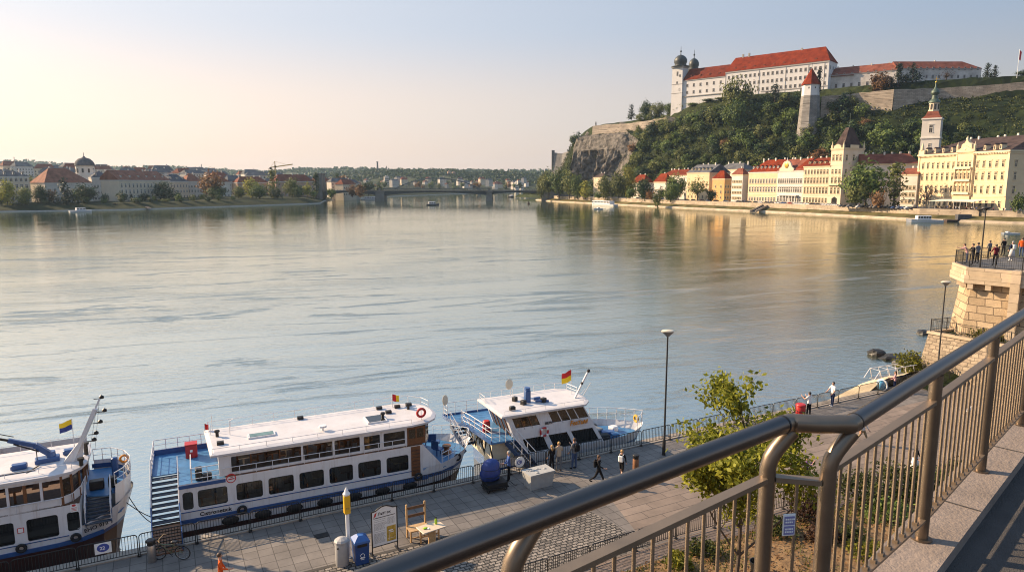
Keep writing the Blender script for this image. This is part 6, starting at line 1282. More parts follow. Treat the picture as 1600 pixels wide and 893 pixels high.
S0_ = 30
hA, hB, hC, hD, hE = [bankfront(p, S0_) for p in (1168, 1213, 1253, 1294, 1313)]
ka = dict(frame='trim_white', win=(1.3, 2.6))
zA_ = zat(1168, 269, hA)
tA, rA = building('yellow_palace', 'bright yellow riverside palace wing with a big orange roof and small dormers', 'palace', hA, hB, 17, 2.8, zA_, 'wall_yellow', ('hip', 8.5, 'roof_orange'), rows=((1.2, 2.6, 1.3, 0), (7.6, 3.2, 1.3, 2), (13.6, 3.0, 1.3, 0)), cols=10, hips=(9, 0), chim=4, dorm=7, courses=(5.8,), frame='trim_white')
tB, rB = building('gabled_palace', 'white riverside palace with a round ornamented gable and columned ground floor', 'palace', hB, hC, 18, 2.8, zA_ + .4, 'wall_white', ('hip', 8, 'roof_brown'), rows=((1.2, 3.4, 1.3, 0), (7.6, 3.2, 1.3, 2), (13.6, 3.0, 1.3, 0)), cols=11, chim=5, hips=(0, 0), courses=(5.8,), frame='trim_white', roofname='roof')
Lb_ = tB['L']; H_ = zA_ + .4 - 2.8
m = MB(); c = Lb_ * .36; pr = [(c - 6, H_ - .2), (c + 6, H_ - .2), (c + 6, H_ + 1.5), (c + 4.3, H_ + 2.6)] + [(c + 4.0 * math.cos(a), H_ + 2.6 + 4.2 * math.sin(a)) for a in (.3, .7, 1.1, 1.57, 2.04, 2.44, 2.84)] + [(c - 4.3, H_ + 2.6), (c - 6, H_ + 1.5)]; m.vprism(pr, -.5, .6); g = m.build('ornamental_gable', 'wall_cream', tB)
m = MB(); m.ball((c, -.6, H_ + 3.6), 1.7, 14, 8, (1, .25, 1.1)); m.build('crest', 'gilt', g); m = MB(); m.lathe([(.5, 0), (.25, .8), (.3, 1.2), (.02, 2.2)], (c, 0, H_ + 6.8), 8); m.build('finial', 'trim_white', g)
m = MB(); m.add([(Lb_ * .62, -.3, H_ + .1), (Lb_ + .2, -.3, H_ + .1), (Lb_ + .2, 9, H_ + 8.3), (Lb_ * .62 + 5, 9, H_ + 8.3)], [(0, 1, 2, 3)]); m.build('roof_slope', 'roof_orange', tB)
for i in range(6): x = Lb_ * (.2 + .12 * i); m = MB(); m.lathe([(.5, 0), (.38, .3), (.34, 4.6), (.5, 5.0)], (x, -1.5, .2), 10); m.build('column', 'trim_white', tB)
m = MB(); m.box(Lb_ * .14, Lb_ * .86, -2.1, 0, 5.2, 5.7); m.build('balcony', 'trim_white', tB)
zC_ = zat(1253, 260, hC)
tC, rC = building('cream_palace', 'cream stone palace wing with a low red roof left of the corner tower', 'palace', hC, hD, 18, 2.8, zC_, 'wall_cream', ('hip', 5.5, 'roof_red'), rows=((1.2, 3.0, 1.3, 0), (7.0, 3.8, 1.3, 2), (13.6, 3.4, 1.3, 1), (19.4, 2.8, 1.3, 0)), cols=8, chim=3, dorm=5, hips=(3, 0), courses=(5.6, 12.2, 18.4))
ztw = zat(1300, 232, hE); Dt = depth_to(hE, (hE - hD).normalized(), 1345)
tD, rD = building('corner_tower', 'tall cream corner tower house with a steep dark hipped roof', 'tower', hD, hE, Dt, 2.8, ztw, 'wall_cream', ('flat', .5, 'trim'), rows=((7.0, 3.8, 1.3, 2), (13.6, 3.4, 1.3, 1), (19.4, 2.8, 1.3, 0), (27.5, 3.4, 1.3, 1)), cols=3, side=3, courses=(5.6, 12.2, 18.4, 24.6))
Lt, Ht = tD['L'], ztw - 2.8; m = MB(); e = .9; m.add([(-.2 + e, -.2 + e, Ht + .5), (Lt + .2 - e, -.2 + e, Ht + .5), (Lt + .2 - e, Dt + .2 - e, Ht + .5), (-.2 + e, Dt + .2 - e, Ht + .5)] + [(Lt * .37, Dt * .40, Ht + 13.2), (Lt * .63, Dt * .40, Ht + 13.2), (Lt * .63, Dt * .60, Ht + 13.2), (Lt * .37, Dt * .60, Ht + 13.2)], [(0, 1, 5, 4), (1, 2, 6, 5), (2, 3, 7, 6), (3, 0, 4, 7), (4, 5, 6, 7)]); sr = m.build('steep_roof', 'roof_dark', tD)
m = MB(); m.tube([(Lt / 2, Dt / 2, Ht + 13), (Lt / 2, Dt / 2, Ht + 22)], .09, 5); m.ball((Lt / 2, Dt / 2, Ht + 16), .5, 8, 6); m.build('flag_mast', 'copper_green', sr)
for x, y in ((.3, .3), (Lt - .3, .3), (Lt - .3, Dt - .3), (.3, Dt - .3)): m = MB(); m.box(x - .5, x + .5, y - .5, y + .5, Ht + .5, Ht + 2.2); m.lathe([(.5, 2.2), (.02, 5)], (x, y, Ht), 6); m.build('pinnacle', 'trim', tD)
m = MB(); m.vprism([(Lt * .2, Ht + .5), (Lt * .8, Ht + .5), (Lt * .75, Ht + 2), (Lt * .5, Ht + 3), (Lt * .25, Ht + 2)], -.2, .8); m.build('ornamental_gable', 'trim', tD); m = MB(); m.box(Lt + .0, Lt + .5, Dt * .3, Dt * .7, Ht + .5, Ht + 2.4); m.build('ornamental_gable', 'trim', tD)
m = MB(); m.box(-.4, Lt + .3, -1.3, 0, 12.2, 12.8); m.build('balcony', 'trim', tD); m = MB(); m.vprism([(Lt * .28, 0), (Lt * .72, 0), (Lt * .72, 4), (Lt * .5, 5.2), (Lt * .28, 4)], -.06, .02); m.build('portal', 'win_glass', tD)
q = bankfront(1344, 62); q2 = q + V((75, -2)); building('long_house', 'long pale building with a dark red roof behind the big green tree', 'house', px_pt(1342, 430), px_pt(1432, 422), 14, 2.8, zat(1344, 256, V((0, 430))), 'wall_pale', ('hip', 6.2, 'roof_brown'), rows=(8, 13, 18), cols=12, chim=6, hips=(0, 4))
building('town_house', 'small white house with a red roof squeezed left of the big hotel', 'house', px_pt(1406, 408), px_pt(1431, 400), 10, 2.8, zat(1410, 272, V((0, 404))), 'wall_pale', ('hip', 3.6, 'roof_brown'), rows=(2, 6, 10), cols=4, chim=2, hips=(0, 0))
# the grand hotel
h0, h1 = px_pt(1430, 402, 320), px_pt(1570, 342, 322); zh = zat(1430, 242, h0); Hh = zh - 2.8
th_, rh_ = building('grand_hotel', 'grand yellow riverside hotel with a central pediment and a dark mansard roof', 'hotel', h0, h1, 46, 2.8, zh, 'wall_yellow', ('hip', 8.5, 'roof_dark'), rows=(), cols=0, hips=(8, 9), chim=9, dorm=0, courses=(6.2, 6.8), cornice=False)
LH = th_['L']; c0, c1 = LH * .475, LH * .645
m = MB(); m.box(c0, c1, -.9, 0, -2, Hh - .4); m.build('centre_bay', 'wall_yellow', th_)
def hrow(z, h_, w_, st_):
    me = win_mesh(w_, h_, 'trim', 'win_glass', st_)
    for i in range(7): put_win(th_, me, 1.8 + (c0 - 3) * (i + .5) / 7, 0, z)
    for i in range(4): put_win(th_, me, c0 + (c1 - c0) * (i + .5) / 4, -.9, z)
    for i in range(5): put_win(th_, me, c1 + .6 + (LH - c1 - 2) * (i + .5) / 5, 0, z)
    for i in range(6): put_win(th_, me, LH, 46 * (i + .5) / 6, z, R(90))
hrow(1.4, 3.2, 1.5, 0); hrow(8.4, 3.6, 1.35, 1); hrow(15.2, 3.6, 1.35, 1); hrow(21.6, 3.0, 1.35, 2)
m = MB(); m.box(-.6, LH + .7, -.9, 46, Hh - .9, Hh - .02); m.box(-.3, LH + .35, -.45, 46, Hh - 1.6, Hh - .92); m.build('cornice', 'trim', th_); m = MB()
for i in range(64): x = LH * (i + .5) / 64; m.box(x - .18, x + .18, -.75, -.45, Hh - 1.5, Hh - .95)
m.build('dentils', 'trim', th_)
for z in (13.6, 20.4): m = MB(); m.box(-.1, LH + .12, -.16, 46, z, z + .26); m.build('string_course', 'trim', th_)
for x in (.3, c0 - .2, c1 + .2, LH - .4): m = MB(); m.box(x - .55, x + .55, -.35 if x in (.3, LH - .4) else -1.15, 0, 6.9, Hh - 1.6); m.build('pilaster', 'trim', th_)
for z in (7.6, 14.4, 20.9): m = MB(); m.box(c0 - .4, c1 + .4, -2.2, -.9, z, z + .35); b_ = m.build('balcony', 'trim', th_); m = MB(); m.box(c0 - .4, c1 + .4, -2.2, -2.1, z + .35, z + 1.3); m.build('parapet', 'trim', b_)
for i in range(5): x = c0 + (c1 - c0) * i / 4; m = MB(); m.lathe([(.32, 0), (.26, .4), (.24, 5.4), (.34, 5.8)], (x, -1.5, 14.9), 8); m.build('column', 'trim', th_); m = MB(); m.lathe([(.32, 0), (.26, .4), (.24, 5.4), (.34, 5.8)], (x, -1.5, 8.1), 8); m.build('column', 'trim', th_)
cm = (c0 + c1) / 2; m = MB(); m.vprism([(c0 - .6, Hh), (c1 + .6, Hh), (c1 + .6, Hh + .8), (cm, Hh + 3.6), (c0 - .6, Hh + .8)], -1.3, .5); m.vprism([(c0 + 1.5, Hh + .8), (c1 - 1.5, Hh + .8), (c1 - 2, Hh + 4.2), (cm + 1.3, Hh + 5), (cm, Hh + 7), (cm - 1.3, Hh + 5), (c0 + 2, Hh + 4.2)], -.6, 1.2); pd = m.build('pediment', 'wall_yellow', th_); m = MB(); m.ball((cm, -1.4, Hh + 1.7), .8, 10, 6, (1, .2, 1)); m.lathe([(.3, 0), (.4, .5), (.05, 1.8)], (cm, -.2, Hh + 6.8), 8); m.build('pediment_ornament', 'trim', pd)
for x in (c0 - .5, c1 + .5): m = MB(); m.lathe([(.8, 0), (.5, .6), (.6, 2.4), (.7, 3.4), (.3, 4.2), (.02, 5.6)], (x, -.6, Hh), 8); m.build('statue', 'trim', th_)
m = MB(); m.box(-.2, 4.2, -.5, .8, Hh, Hh + 2.4); m.lathe([(1.0, 2.4), (.7, 4.5), (.02, 7)], (2, 0, Hh), 8); m.build('corner_turret', 'trim', th_)
for i, x in enumerate([LH * .07 + LH * .1 * k for k in range(4)] + [c1 + 5, c1 + 11, LH - 7]): m = MB(); m.box(x - .7, x + .7, 1., 4.0, Hh + .4, Hh + 3.0); dm = m.build('dormer', 'trim', rh_); m = MB(); m.vprism([(x - .9, Hh + 3.0), (x + .9, Hh + 3.0), (x, Hh + 3.9)], .8, 4); m.build('dormer_roof', 'roof_dark', dm); m = MB(); m.poly([(x - .4, .99, Hh + .9), (x + .4, .99, Hh + .9), (x + .4, .99, Hh + 2.6), (x - .4, .99, Hh + 2.6)]); m.build('dormer_pane', 'win_glass', dm)
aw = thing('cafe_marquee', 'long pale awning over the cafe terrace before the grand hotel', 'awning', (*(h0.lerp(h1, .38) - V((11, 2))), 2.8), th_.rotation_euler.z); La = LH * .5
m = MB(); m.add([(0, 0, 4.0), (La, 0, 4.3), (La, 8, 5.3), (0, 8, 4.9), (0, 0, 3.8), (La, 0, 4.1), (La, 8, 5.2), (0, 8, 4.8)], [(0, 1, 2, 3), (7, 6, 5, 4), (0, 4, 5, 1), (1, 5, 6, 2), (2, 6, 7, 3), (3, 7, 4, 0)]); m.build('canopy', 'awning', aw)
for i in range(8): m = MB(); x = La * (i + .1) / 7.2; m.bar((x, .3, 0), (x, .3, 4.05), .14); m.build('pole', 'trim_white', aw)
r3 = random.Random(17)
for i in range(14):
    x, y = r3.uniform(0, La), r3.uniform(-1.5, 4); p = Matrix.Translation(aw.location) @ Matrix.Rotation(aw.rotation_euler.z, 4, 'Z') @ V((x, y, 0)); tt = thing('cafe_table', 'dark cafe table with chairs under the long pale awning', 'table', p, r3.uniform(0, 3), 'cafe tables under the awning') if i == 0 else None
    if i == 0:
        ct0 = tt; m = MB(); m.lathe([(.6, 1.0), (.6, 1.06)], (0, 0, 0), 10); m.lathe([(.06, 0), (.06, 1.0)], (0, 0, 0), 6); m.build('table_top', 'wood_dark', tt)
        for a in range(4): m = MB(); cx, cy = .95 * math.cos(a * 1.57), .95 * math.sin(a * 1.57); m.box(cx - .25, cx + .25, cy - .25, cy + .25, .45, .52); m.box(cx * 1.2 - .22, cx * 1.2 + .22, cy * 1.2 - .22, cy * 1.2 + .22, .5, 1.1); m.build('chair', 'cloth_black' if a % 2 else 'cloth_beige', tt)
    else: place(copy_tree(ct0), p, r3.uniform(0, 3))
# church tower
cp = px_pt(1452, 470, 250); wch = 13; zc = zat(1452, 185, cp); ct = thing('church_tower', 'slender white church tower with a green onion lantern and golden cross', 'tower', (cp.x, cp.y, 2.8), R(-38)); Hc = zc - 2.8; hw = 5.4
m = MB(); m.box(-hw, hw, -hw, hw, -2, Hc); m.build('wall', 'wall_white', ct)
for z in (Hc - 1, Hc - 13.5): m = MB(); m.box(-hw - .5, hw + .5, -hw - .5, hw + .5, z, z + .9); m.build('cornice', 'trim_white', ct)
wm = win_mesh(1.9, 4.6, 'trim_white', 'win_glass', 1); put_win(ct, wm, 0, -hw, Hc - 9.5); put_win(ct, wm, -hw, 0, Hc - 9.5, R(-90)); put_win(ct, wm, hw, 0, Hc - 9.5, R(90)); wm = win_mesh(1.3, 2.2, 'trim_white', 'win_glass', 0); put_win(ct, wm, 0, -hw, Hc - 19); put_win(ct, wm, -hw, 0, Hc - 19, R(-90))
m = MB(); m.lathe([(hw * 1.5, -.1), (hw * 1.1, 1.6), (hw * .78, 4.5)], (0, 0, Hc), 4, rz=R(45)); m.build('roof', 'roof_brown', ct); m = MB(); m.lathe([(3.2, 4.4), (3.0, 10.2)], (0, 0, Hc), 8); ln = m.build('lantern', 'wall_cream', ct)
for a in range(8): m = MB(); an = a * .785 + .39; m.cbox((2.95 * math.cos(an), 2.95 * math.sin(an), Hc + 7.4), (.2, 1.2, 3.6), an); m.build('lantern_opening', 'win_glass', ln)
m = MB(); m.lathe([(3.7, 10.2), (3.4, 11.2), (1.9, 12.6), (1.6, 15.0), (2.0, 15.4), (2.6, 16.6), (2.3, 18.0), (1.1, 19.2), (.5, 20.5), (.3, 23.5)], (0, 0, Hc), 12); m.build('onion_dome', 'copper_green', ct, smooth='auto'); m = MB(); m.bar((0, 0, Hc + 23.3), (0, 0, Hc + 27), .3); m.bar((-1.2, 0, Hc + 25.5), (1.2, 0, Hc + 25.5), .3); m.ball((0, 0, Hc + 23.5), .6, 8, 6); m.build('cross', 'gilt', ct)

# ------------------------------------------------------------------ the castle
Pa = V((208.6, 690)); u_ = V((.741, -.671)); n_b = V((.671, .741)); LC = 96.4; ca = math.atan2(u_.y, u_.x)
cs = thing('castle', 'huge white hilltop castle with red roofs and two dark domed towers', 'castle', (Pa.x, Pa.y, 100), ca)
def cwin(lst, w_, h_, x_, y_, rz=0.):
    me = win_mesh(w_, h_, 'wall_grey', 'win_glass', 0)
    for z in lst: put_win(cs, me, x_, y_, z, rz)
def cblock(x0, x1, y0, y1, z0, z1, nm='wall', mt_='castle_white'): m = MB(); m.box(x0, x1, y0, y1, z0, z1); return m.build(nm, mt_, cs)
zu, zl = 23.6, 20.2
cblock(0, LC, 0, 22, -14, zu); cblock(-46, -.02, .4, 20, -14, zl)
m = MB(); e = .7; m.add([(-e, -e, zu), (LC + e, -e, zu), (LC + e, 22 + e, zu), (-e, 22 + e, zu), (4.5, 11, zu + 14.2), (89, 11, zu + 14.2)], [(0, 1, 5, 4), (1, 2, 5), (2, 3, 4, 5), (3, 0, 4), (3, 2, 1, 0)]); r1 = m.build('upper_roof', 'roof_orange', cs)
m = MB(); m.add([(-46, -.3, zl), (-.3, -.3, zl), (-.3, 20.3, zl), (-46, 20.3, zl), (-44, 10, zl + 12), (-.3, 10, zl + 12)], [(0, 1, 5, 4), (2, 3, 4, 5), (3, 0, 4), (3, 2, 1, 0)]); r2_ = m.build('lower_roof', 'roof_red', cs)
for x, h_ in ((12, 3.2), (18, 3.6), (68, 2.)): m = MB(); m.box(x - .7, x + .7, 10.4, 12, zu + 12, zu + 13.6 + h_); m.build('chimney', 'wall_grey', r1)
for i in range(9): x = 9 + 9.4 * i; m = MB(); m.box(x - .8, x + .8, 1.2, 3.4, zu + 2.4, zu + 3.6); m.build('dormer', 'roof_brown', r1)
for i in range(4): x = -38 + 10 * i; m = MB(); m.box(x - .8, x + .8, 2.0, 4.2, zl + 3.2, zl + 4.6); m.build('dormer', 'roof_brown', r2_)
for i in range(22):
    x = 3.5 + 92 * i / 21.5; cwin((zu - 6.9, zu - 13.8), 1.6, 2.6, x, 0); 
    if 6 < i: cwin((zu - 20.4,), 1.6, 2.5, x, 0)
for x, z in ((42, zu - 26.2), (50, zu - 26.4), (74, zu - 26), (80, zu - 26)): cwin((z,), 2.4, 4.2, x, 0)
for i in range(6): cwin((zl - 6.8, zl - 13.6), 1.6, 2.6, -41 + 7.2 * i, .4)
for y in (4, 11, 18): cwin((zu - 6.8, zu - 13.8), 1.6, 2.6, LC, y, R(90))
for a, b_, z in ((36, LC, zu - 22), (-46, 0, zl - 16.6)): m = MB(); m.box(a, b_, -.35, .5, z, z + .7); m.build('string_course', 'wall_grey', cs)
m = MB(); m.box(-.2, LC + .3, -.5, .1, zu - 1.3, zu - .03); m.build('cornice', 'wall_grey', cs); m = MB(); m.box(-46, -.1, -.1, .45, zl - .9, zl - .03); m.build('cornice', 'wall_grey', cs)
for x in (0.2, 33.6, 58.5, 78.8, 92.6): m = MB(); m.box(x - .15, x + .15, -.25, 0, -2, zu - 1.3); m.build('downpipe', 'wall_grey', cs)
def ctower(x, y, w_, z0, z1, dz, label):
    m = MB(); m.lathe([(w_ * .75, z0), (w_ * .71, z1)], (x, y, 0), 4, rz=R(45)); tw_ = m.build('tower', 'castle_white', cs); 
    for z, t_ in ((z1 - 1.6, 1.6), (z1 - 18, .5), (z1 - 27, .5)):
        if z > z0: m = MB(); m.lathe([(w_ * .74 + (.6 if t_ > 1 else .1), z), (w_ * .74 + (1.0 if t_ > 1 else .1), z + t_)], (x, y, 0), 4, rz=R(45)); m.build('tower_cornice', 'wall_grey', tw_)
    m = MB(); r_ = w_ * .56; m.lathe([(w_ * .80, 0), (w_ * .80, .6), (r_ * .92, 1.2), (r_ * .9, 3.2), (r_ * 1.02, 4.6), (r_, 7.2), (r_ * .8, 9.6), (r_ * .45, 11.3), (.5, 12.2), (.35, 14.4), (.9, 15), (.9, 15.8), (.25, 16.6), (.15, 20.5)], (x, y, z1), 14); m.build('dome', 'copper_dark', tw_, smooth='auto')
    for z in (z1 - 9, z1 - 17): cwin((z,), 1.2, 3.6 if z == z1 - 9 else 1.8, x - w_ * .0, y - w_ * .512)
    for z in (z1 - 10, z1 - 24): cwin((z,), 1.2, 2.2, x - w_ * .512, y, R(-90))
    for dx in (-3,): cwin((z1 - 10.5, z1 - 24), 1.2, 2.0, x + dx + 6, y - w_ * .512)
ctower(-51.8, 4.6, 11.6, -18, 34.6, 0, ''); ctower(-48, 26, 9.2, 5, 33.6, 0, '')
# round-roofed bastion tower in front of the castle
rt = px_pt(1265, 592, 170); tt = thing('bastion_tower', 'tall grey stone bastion tower with a white top and red pointed roof', 'tower', (rt.x, rt.y, 0), 0); zz = lambda py: zat(1265, py, rt)
z1, z2, z3, z4 = zz(205), zz(150), zz(132.5), zz(106.5)
m = MB(); m.lathe([(9.4, z1 - 14), (9.0, z1), (7.3, z2)], (0, 0, 0), 8, rz=R(22)); m.build('stone_base', 'tower_stone', tt); m = MB(); m.lathe([(7.0, z2), (7.0, z3)], (0, 0, 0), 8, rz=R(22)); w_ = m.build('white_drum', 'castle_white', tt); m = MB(); m.lathe([(8.0, z3 - .3), (7.0, z3 + 1.5), (.2, z4)], (0, 0, 0), 8, rz=R(22)); rr_ = m.build('pointed_roof', 'roof_orange', tt); m = MB(); m.tube([(0, 0, z4 - .3), (0, 0, z4 + 4)], .12, 5); m.build('finial', 'copper_dark', rr_)
for a in (-80, -125, -35): m = MB(); an = R(a); m.cbox((6.5 * math.cos(an), 6.5 * math.sin(an), (z2 + z3) / 2 + 1.5), (.3, 1.1, 1.4), an); m.build('window', 'win_glass', w_)
# palace wing
pa, pb, pc = px_pt(1287, 634, 140), px_pt(1400, 600, 138), px_pt(1531, 600, 136); ze = zat(1400, 107, pb)
pw, _ = building('palace_wing', 'weathered grey white palace wing with a dark red roof on the castle hill', 'palace', pa, pb, 16, 98, ze - 1, 'palace_white', ('hip', 7.2, 'roof_brown'), rows=((2.4, 3.2, 1.6, 0), (12.6, 1.9, 1.2, 0)), cols=9, hips=(8, 0), chim=4, frame='wall_grey')
m = MB(); m.add([(-1, -1, ze - 100.5), (24, -1, ze - 100.5), (24, 9, ze - 94), (4, 9, ze - 94)], [(0, 1, 2, 3)]); m.build('low_roof', 'roof_orange', pw)
building('palace_wing', 'pale palace wing with three window rows and a red brown roof behind conifers', 'palace', pb + V((.3, 0)), pc, 16, 98, ze, 'palace_white', ('hip', 7.0, 'roof_brown'), rows=((1.2, 2.4, 1.4, 0), (6.8, 2.4, 1.4, 0), (13.4, 2.2, 1.4, 0)), cols=13, side=3, hips=(0, 12), chim=1, frame='wall_grey')
# fortification walls
def rampart(label, pts, mat='castle_stone', th=3., name='castle_wall', down=0):
    """pts: (px, py top, py foot, Y)"""
    a = [gy(p[0], p[1], p[3]) for p in pts]; b = [gy(p[0], p[2], p[3]) for p in pts]; c = V((a[0].x, a[0].y, b[0].z)); t = thing(name, label, 'wall', c); m = MB()
    for i in range(len(a) - 1):
        zt0, zt1 = a[i].z, a[i + 1].z; zb0, zb1 = b[i].z - 8, b[i + 1].z - 8; d = V((a[i + 1].x - a[i].x, a[i + 1].y - a[i].y)).normalized(); n = V((-d.y, d.x)) * th; P = lambda q, z, o=0: V((q.x + n.x * o, q.y + n.y * o, z)) - c
        k_ = max(1, int((a[i + 1] - a[i]).length / 6))
        for j in range(k_):
            q0, q1 = a[i].lerp(a[i + 1], j / k_), a[i].lerp(a[i + 1], (j + 1) / k_); w0, w1 = (fbm(q0.x, q0.y, .11, 2) * .6 if 0 < j else 0), (fbm(q1.x, q1.y, .11, 2) * .6 if j < k_ - 1 else 0); f0, f1 = lerp(zb0, zb1, j / k_), lerp(zb0, zb1, (j + 1) / k_)
            m.add([P(q0, f0, -.5), P(q1, f1, -.5), P(q1, q1.z + w1), P(q0, q0.z + w0), P(q0, q0.z + w0, 1), P(q1, q1.z + w1, 1), P(q1, f1, 1), P(q0, f0, 1)], [(0, 1, 2, 3), (3, 2, 5, 4), (4, 5, 6, 7)])
    m.build('masonry', mat, t)
    return t
rampart('long stone rampart below the palace wing with one sunlit face', [(1284, 150.5, 170, 592), (1330, 147, 168, 582), (1397, 139.6, 163, 560)])
rampart('shaded high rampart running right along the grassy hill top', [(1397, 139.6, 161, 560), (1470, 138, 159, 556), (1540, 133.5, 156, 545), (1600, 128, 153, 535), (1680, 122, 152, 520)])
rampart('sunlit terrace wall on top of the rock cliff', [(926, 197, 212, 804), (948, 194.5, 210, 790), (980, 193, 207, 768), (1021, 187, 205, 738)])
rampart('stone buttress bastion at the middle of the terrace wall', [(1021, 186, 214, 734), (1035, 185, 210, 724), (1041, 182, 211, 716), (1055, 183.5, 208, 712)])
rampart('shaded terrace wall climbing behind the wooded slope below the castle', [(1055, 185.5, 200, 714), (1090, 184, 196, 694), (1130, 182, 192, 664)])
rampart('ruined dark stone wall at the left end of the castle rock', [(863, 238, 262, 850), (878, 240, 264, 842), (890, 236, 264, 832), (913, 231, 262, 815)], 'tower_stone')
m = MB(); c = gy(864, 262, 850); m.cbox((0, 0, 9), (3.6, 3.6, 24)); o = m.build('ruined_turret', 'tower_stone', loc=c); tag(o, 'slim ruined turret at the far left end of the castle rock', 'tower')
tp = gy(931, 197, 803); st_ = thing('statue', 'small dark statue standing on the left corner of the terrace wall', 'statue', tp); m = MB(); m.lathe([(.8, 0), (.8, 1.6), (.5, 1.7)], (0, 0, 0), 8); m.build('pedestal', 'tower_stone', st_); m = MB(); m.lathe([(.6, 1.7), (.75, 3), (.5, 4.4), (.3, 4.6), (.36, 5.1), (.1, 5.5)], (0, 0, 0), 8); m.build('figure', 'copper_dark', st_)
fp = gy(1588, 129, 540); t = thing('flag_mast', 'tall white flag mast with a red flag at the right of the hill top', 'flagpole', fp); m = MB(); m.tube([(0, 0, -2), (0, 0, 24.5)], .16, 6); m.build('pole', 'sign_white', t); m = MB(); m.add([(0, 0, 24), (2.0, .3, 22.5), (1.6, .2, 16), (0, 0, 17)], [(0, 1, 2, 3)]); m.build('flag', 'flag_red', t)

# ------------------------------------------------------------------ trees
def tree_mb(seed, r_, h, n, size, shape='round', trunk=.18, gaps=.0, clumps=26):
    """crown as leaf masses (slot 0) and trunk with limbs (slot 1) kept apart"""
    rr = random.Random(seed); lv, wd = MB(), MB(); cz = h * (.60 if shape != 'conifer' else .5); wd.tube([(0, 0, -.6), (0, 0, h * .35), (rr.uniform(-.3, .3), 0, h * .8)], [h * .028, h * .02, h * .006], 6); P = []
    for k_ in range(clumps):
        if shape == 'conifer': z = rr.random() ** 1.3 * .92 + .06; rad = r_ * (1 - z) * rr.uniform(.55, 1) + .15; a = rr.uniform(0, 6.28); p = V((rad * math.cos(a), rad * math.sin(a), z * h)); w_ = .5 + .8 * (1 - z); sp = r_ * .20
        elif shape == 'column': z = rr.uniform(.08, .97); rad = r_ * math.sin(math.pi * min(.98, z ** .75)) ** .7 * rr.uniform(.3, .9); a = rr.uniform(0, 6.28); p = V((rad * math.cos(a), rad * math.sin(a), z * h)); w_ = 1; sp = r_ * .32
        else:
            d = V((rr.gauss(0, 1), rr.gauss(0, 1), rr.gauss(0, 1))).normalized() * rr.uniform(.45, 1) ; z = h * ((.58 + .36 * d.z) if gaps else (.53 + .43 * d.z)); fl = 1 if d.z > -.3 else .85; p = V((d.x * r_ * .80 * fl, d.y * r_ * .80 * fl, z)); w_ = rr.uniform(.6, 1.4); sp = r_ * (.21 if not gaps else .15)
            if k_ % 3 == 0: wd.tube([(0, 0, h * .3), p * .55 + V((0, 0, h * .18)), p], [h * .012, h * .007, h * .003], 4)
        P.append((p, w_, sp))
    for p, w_, sp in P: leaves(lv, [(p, w_)], n / clumps, size, sp, rr, .25, V((0, 0, h * .45)) if shape == 'round' else V((0, 0, p.z - .5)))
    return lv, wd
PROTO = {}
def tree_proto(kind, mat, seed, parts):
    k = (kind, mat, seed, parts)
    if k in PROTO: return PROTO[k]
    r_, h, n, sz = dict(round=(5., 11., 800, .66), big=(6., 12., 2000, .52), conifer=(3.6, 13., 700, .5), column=(2., 11., 520, .45), bush=(4, 5.5, 420, .5), open=(5., 11., 620, .42), bare=(4.6, 11, 240, .3))[kind]
    lv, wd = tree_mb(seed, r_, h, n, sz, {'conifer': 'conifer', 'column': 'column'}.get(kind, 'round'), gaps=kind in ('open', 'bare'), clumps=44 if kind == 'big' else (60 if kind in ('conifer', 'bare') else 30))
    me = []
    if parts:
        for nm, q, mm in (('crown', lv, mat), ('trunk', wd, 'bark')): x = bpy.data.meshes.new(nm); x.from_pydata(q.v, [], q.f); x.materials.append(MT[mm]); x.update(); me.append(x)
    else:
        o = len(lv.v); x = bpy.data.meshes.new('tree'); x.from_pydata(lv.v + wd.v, [], lv.f + [tuple(i + o for i in f) for f in wd.f]); x.materials.append(MT[mat]); x.materials.append(MT['bark']); x.polygons.foreach_set('material_index', [0] * len(lv.f) + [1] * len(wd.f)); x.update(); me.append(x)
    PROTO[k] = (me, r_, h); return PROTO[k]
trr = random.Random(99)
def put_tree(loc, hgt, wid, kind, mat, label, group=None, parts=True, seed=None, name=None):
    sd = seed if seed is not None else trr.choice((1, 2, 3)); me, r_, h = tree_proto(kind, mat, sd, parts); s = (wid / (2 * r_), wid / (2 * r_), hgt / h)
    nm = name or {'conifer': 'conifer_tree', 'column': 'column_tree', 'bush': 'shrub'}.get(kind, 'tree')
    if parts:
        t = thing(nm, label, 'shrub' if kind == 'bush' else 'tree', loc, trr.uniform(0, 6), group); t.scale = s
        for m_ in me: o = bpy.data.objects.new(m_.name, m_); COL.objects.link(o); o.parent = t
    else: t = bpy.data.objects.new(nm, me[0]); COL.objects.link(t); t.location = loc; t.scale = s; t.rotation_euler.z = trr.uniform(0, 6); tag(t, label, 'shrub' if kind == 'bush' else 'tree', group)
    return t
def tree_px(px, top, wpx, Y, kind, mat, label, z0=None, group=None, parts=True, seed=None):
    p = gy(px, top, Y); z = z0 if z0 is not None else hill_h(p.x, Y); return put_tree((p.x, p.y, z - .2), max(2.5, p.z - z + .4), wpx * Y / F, kind, mat, label, group, parts, seed)
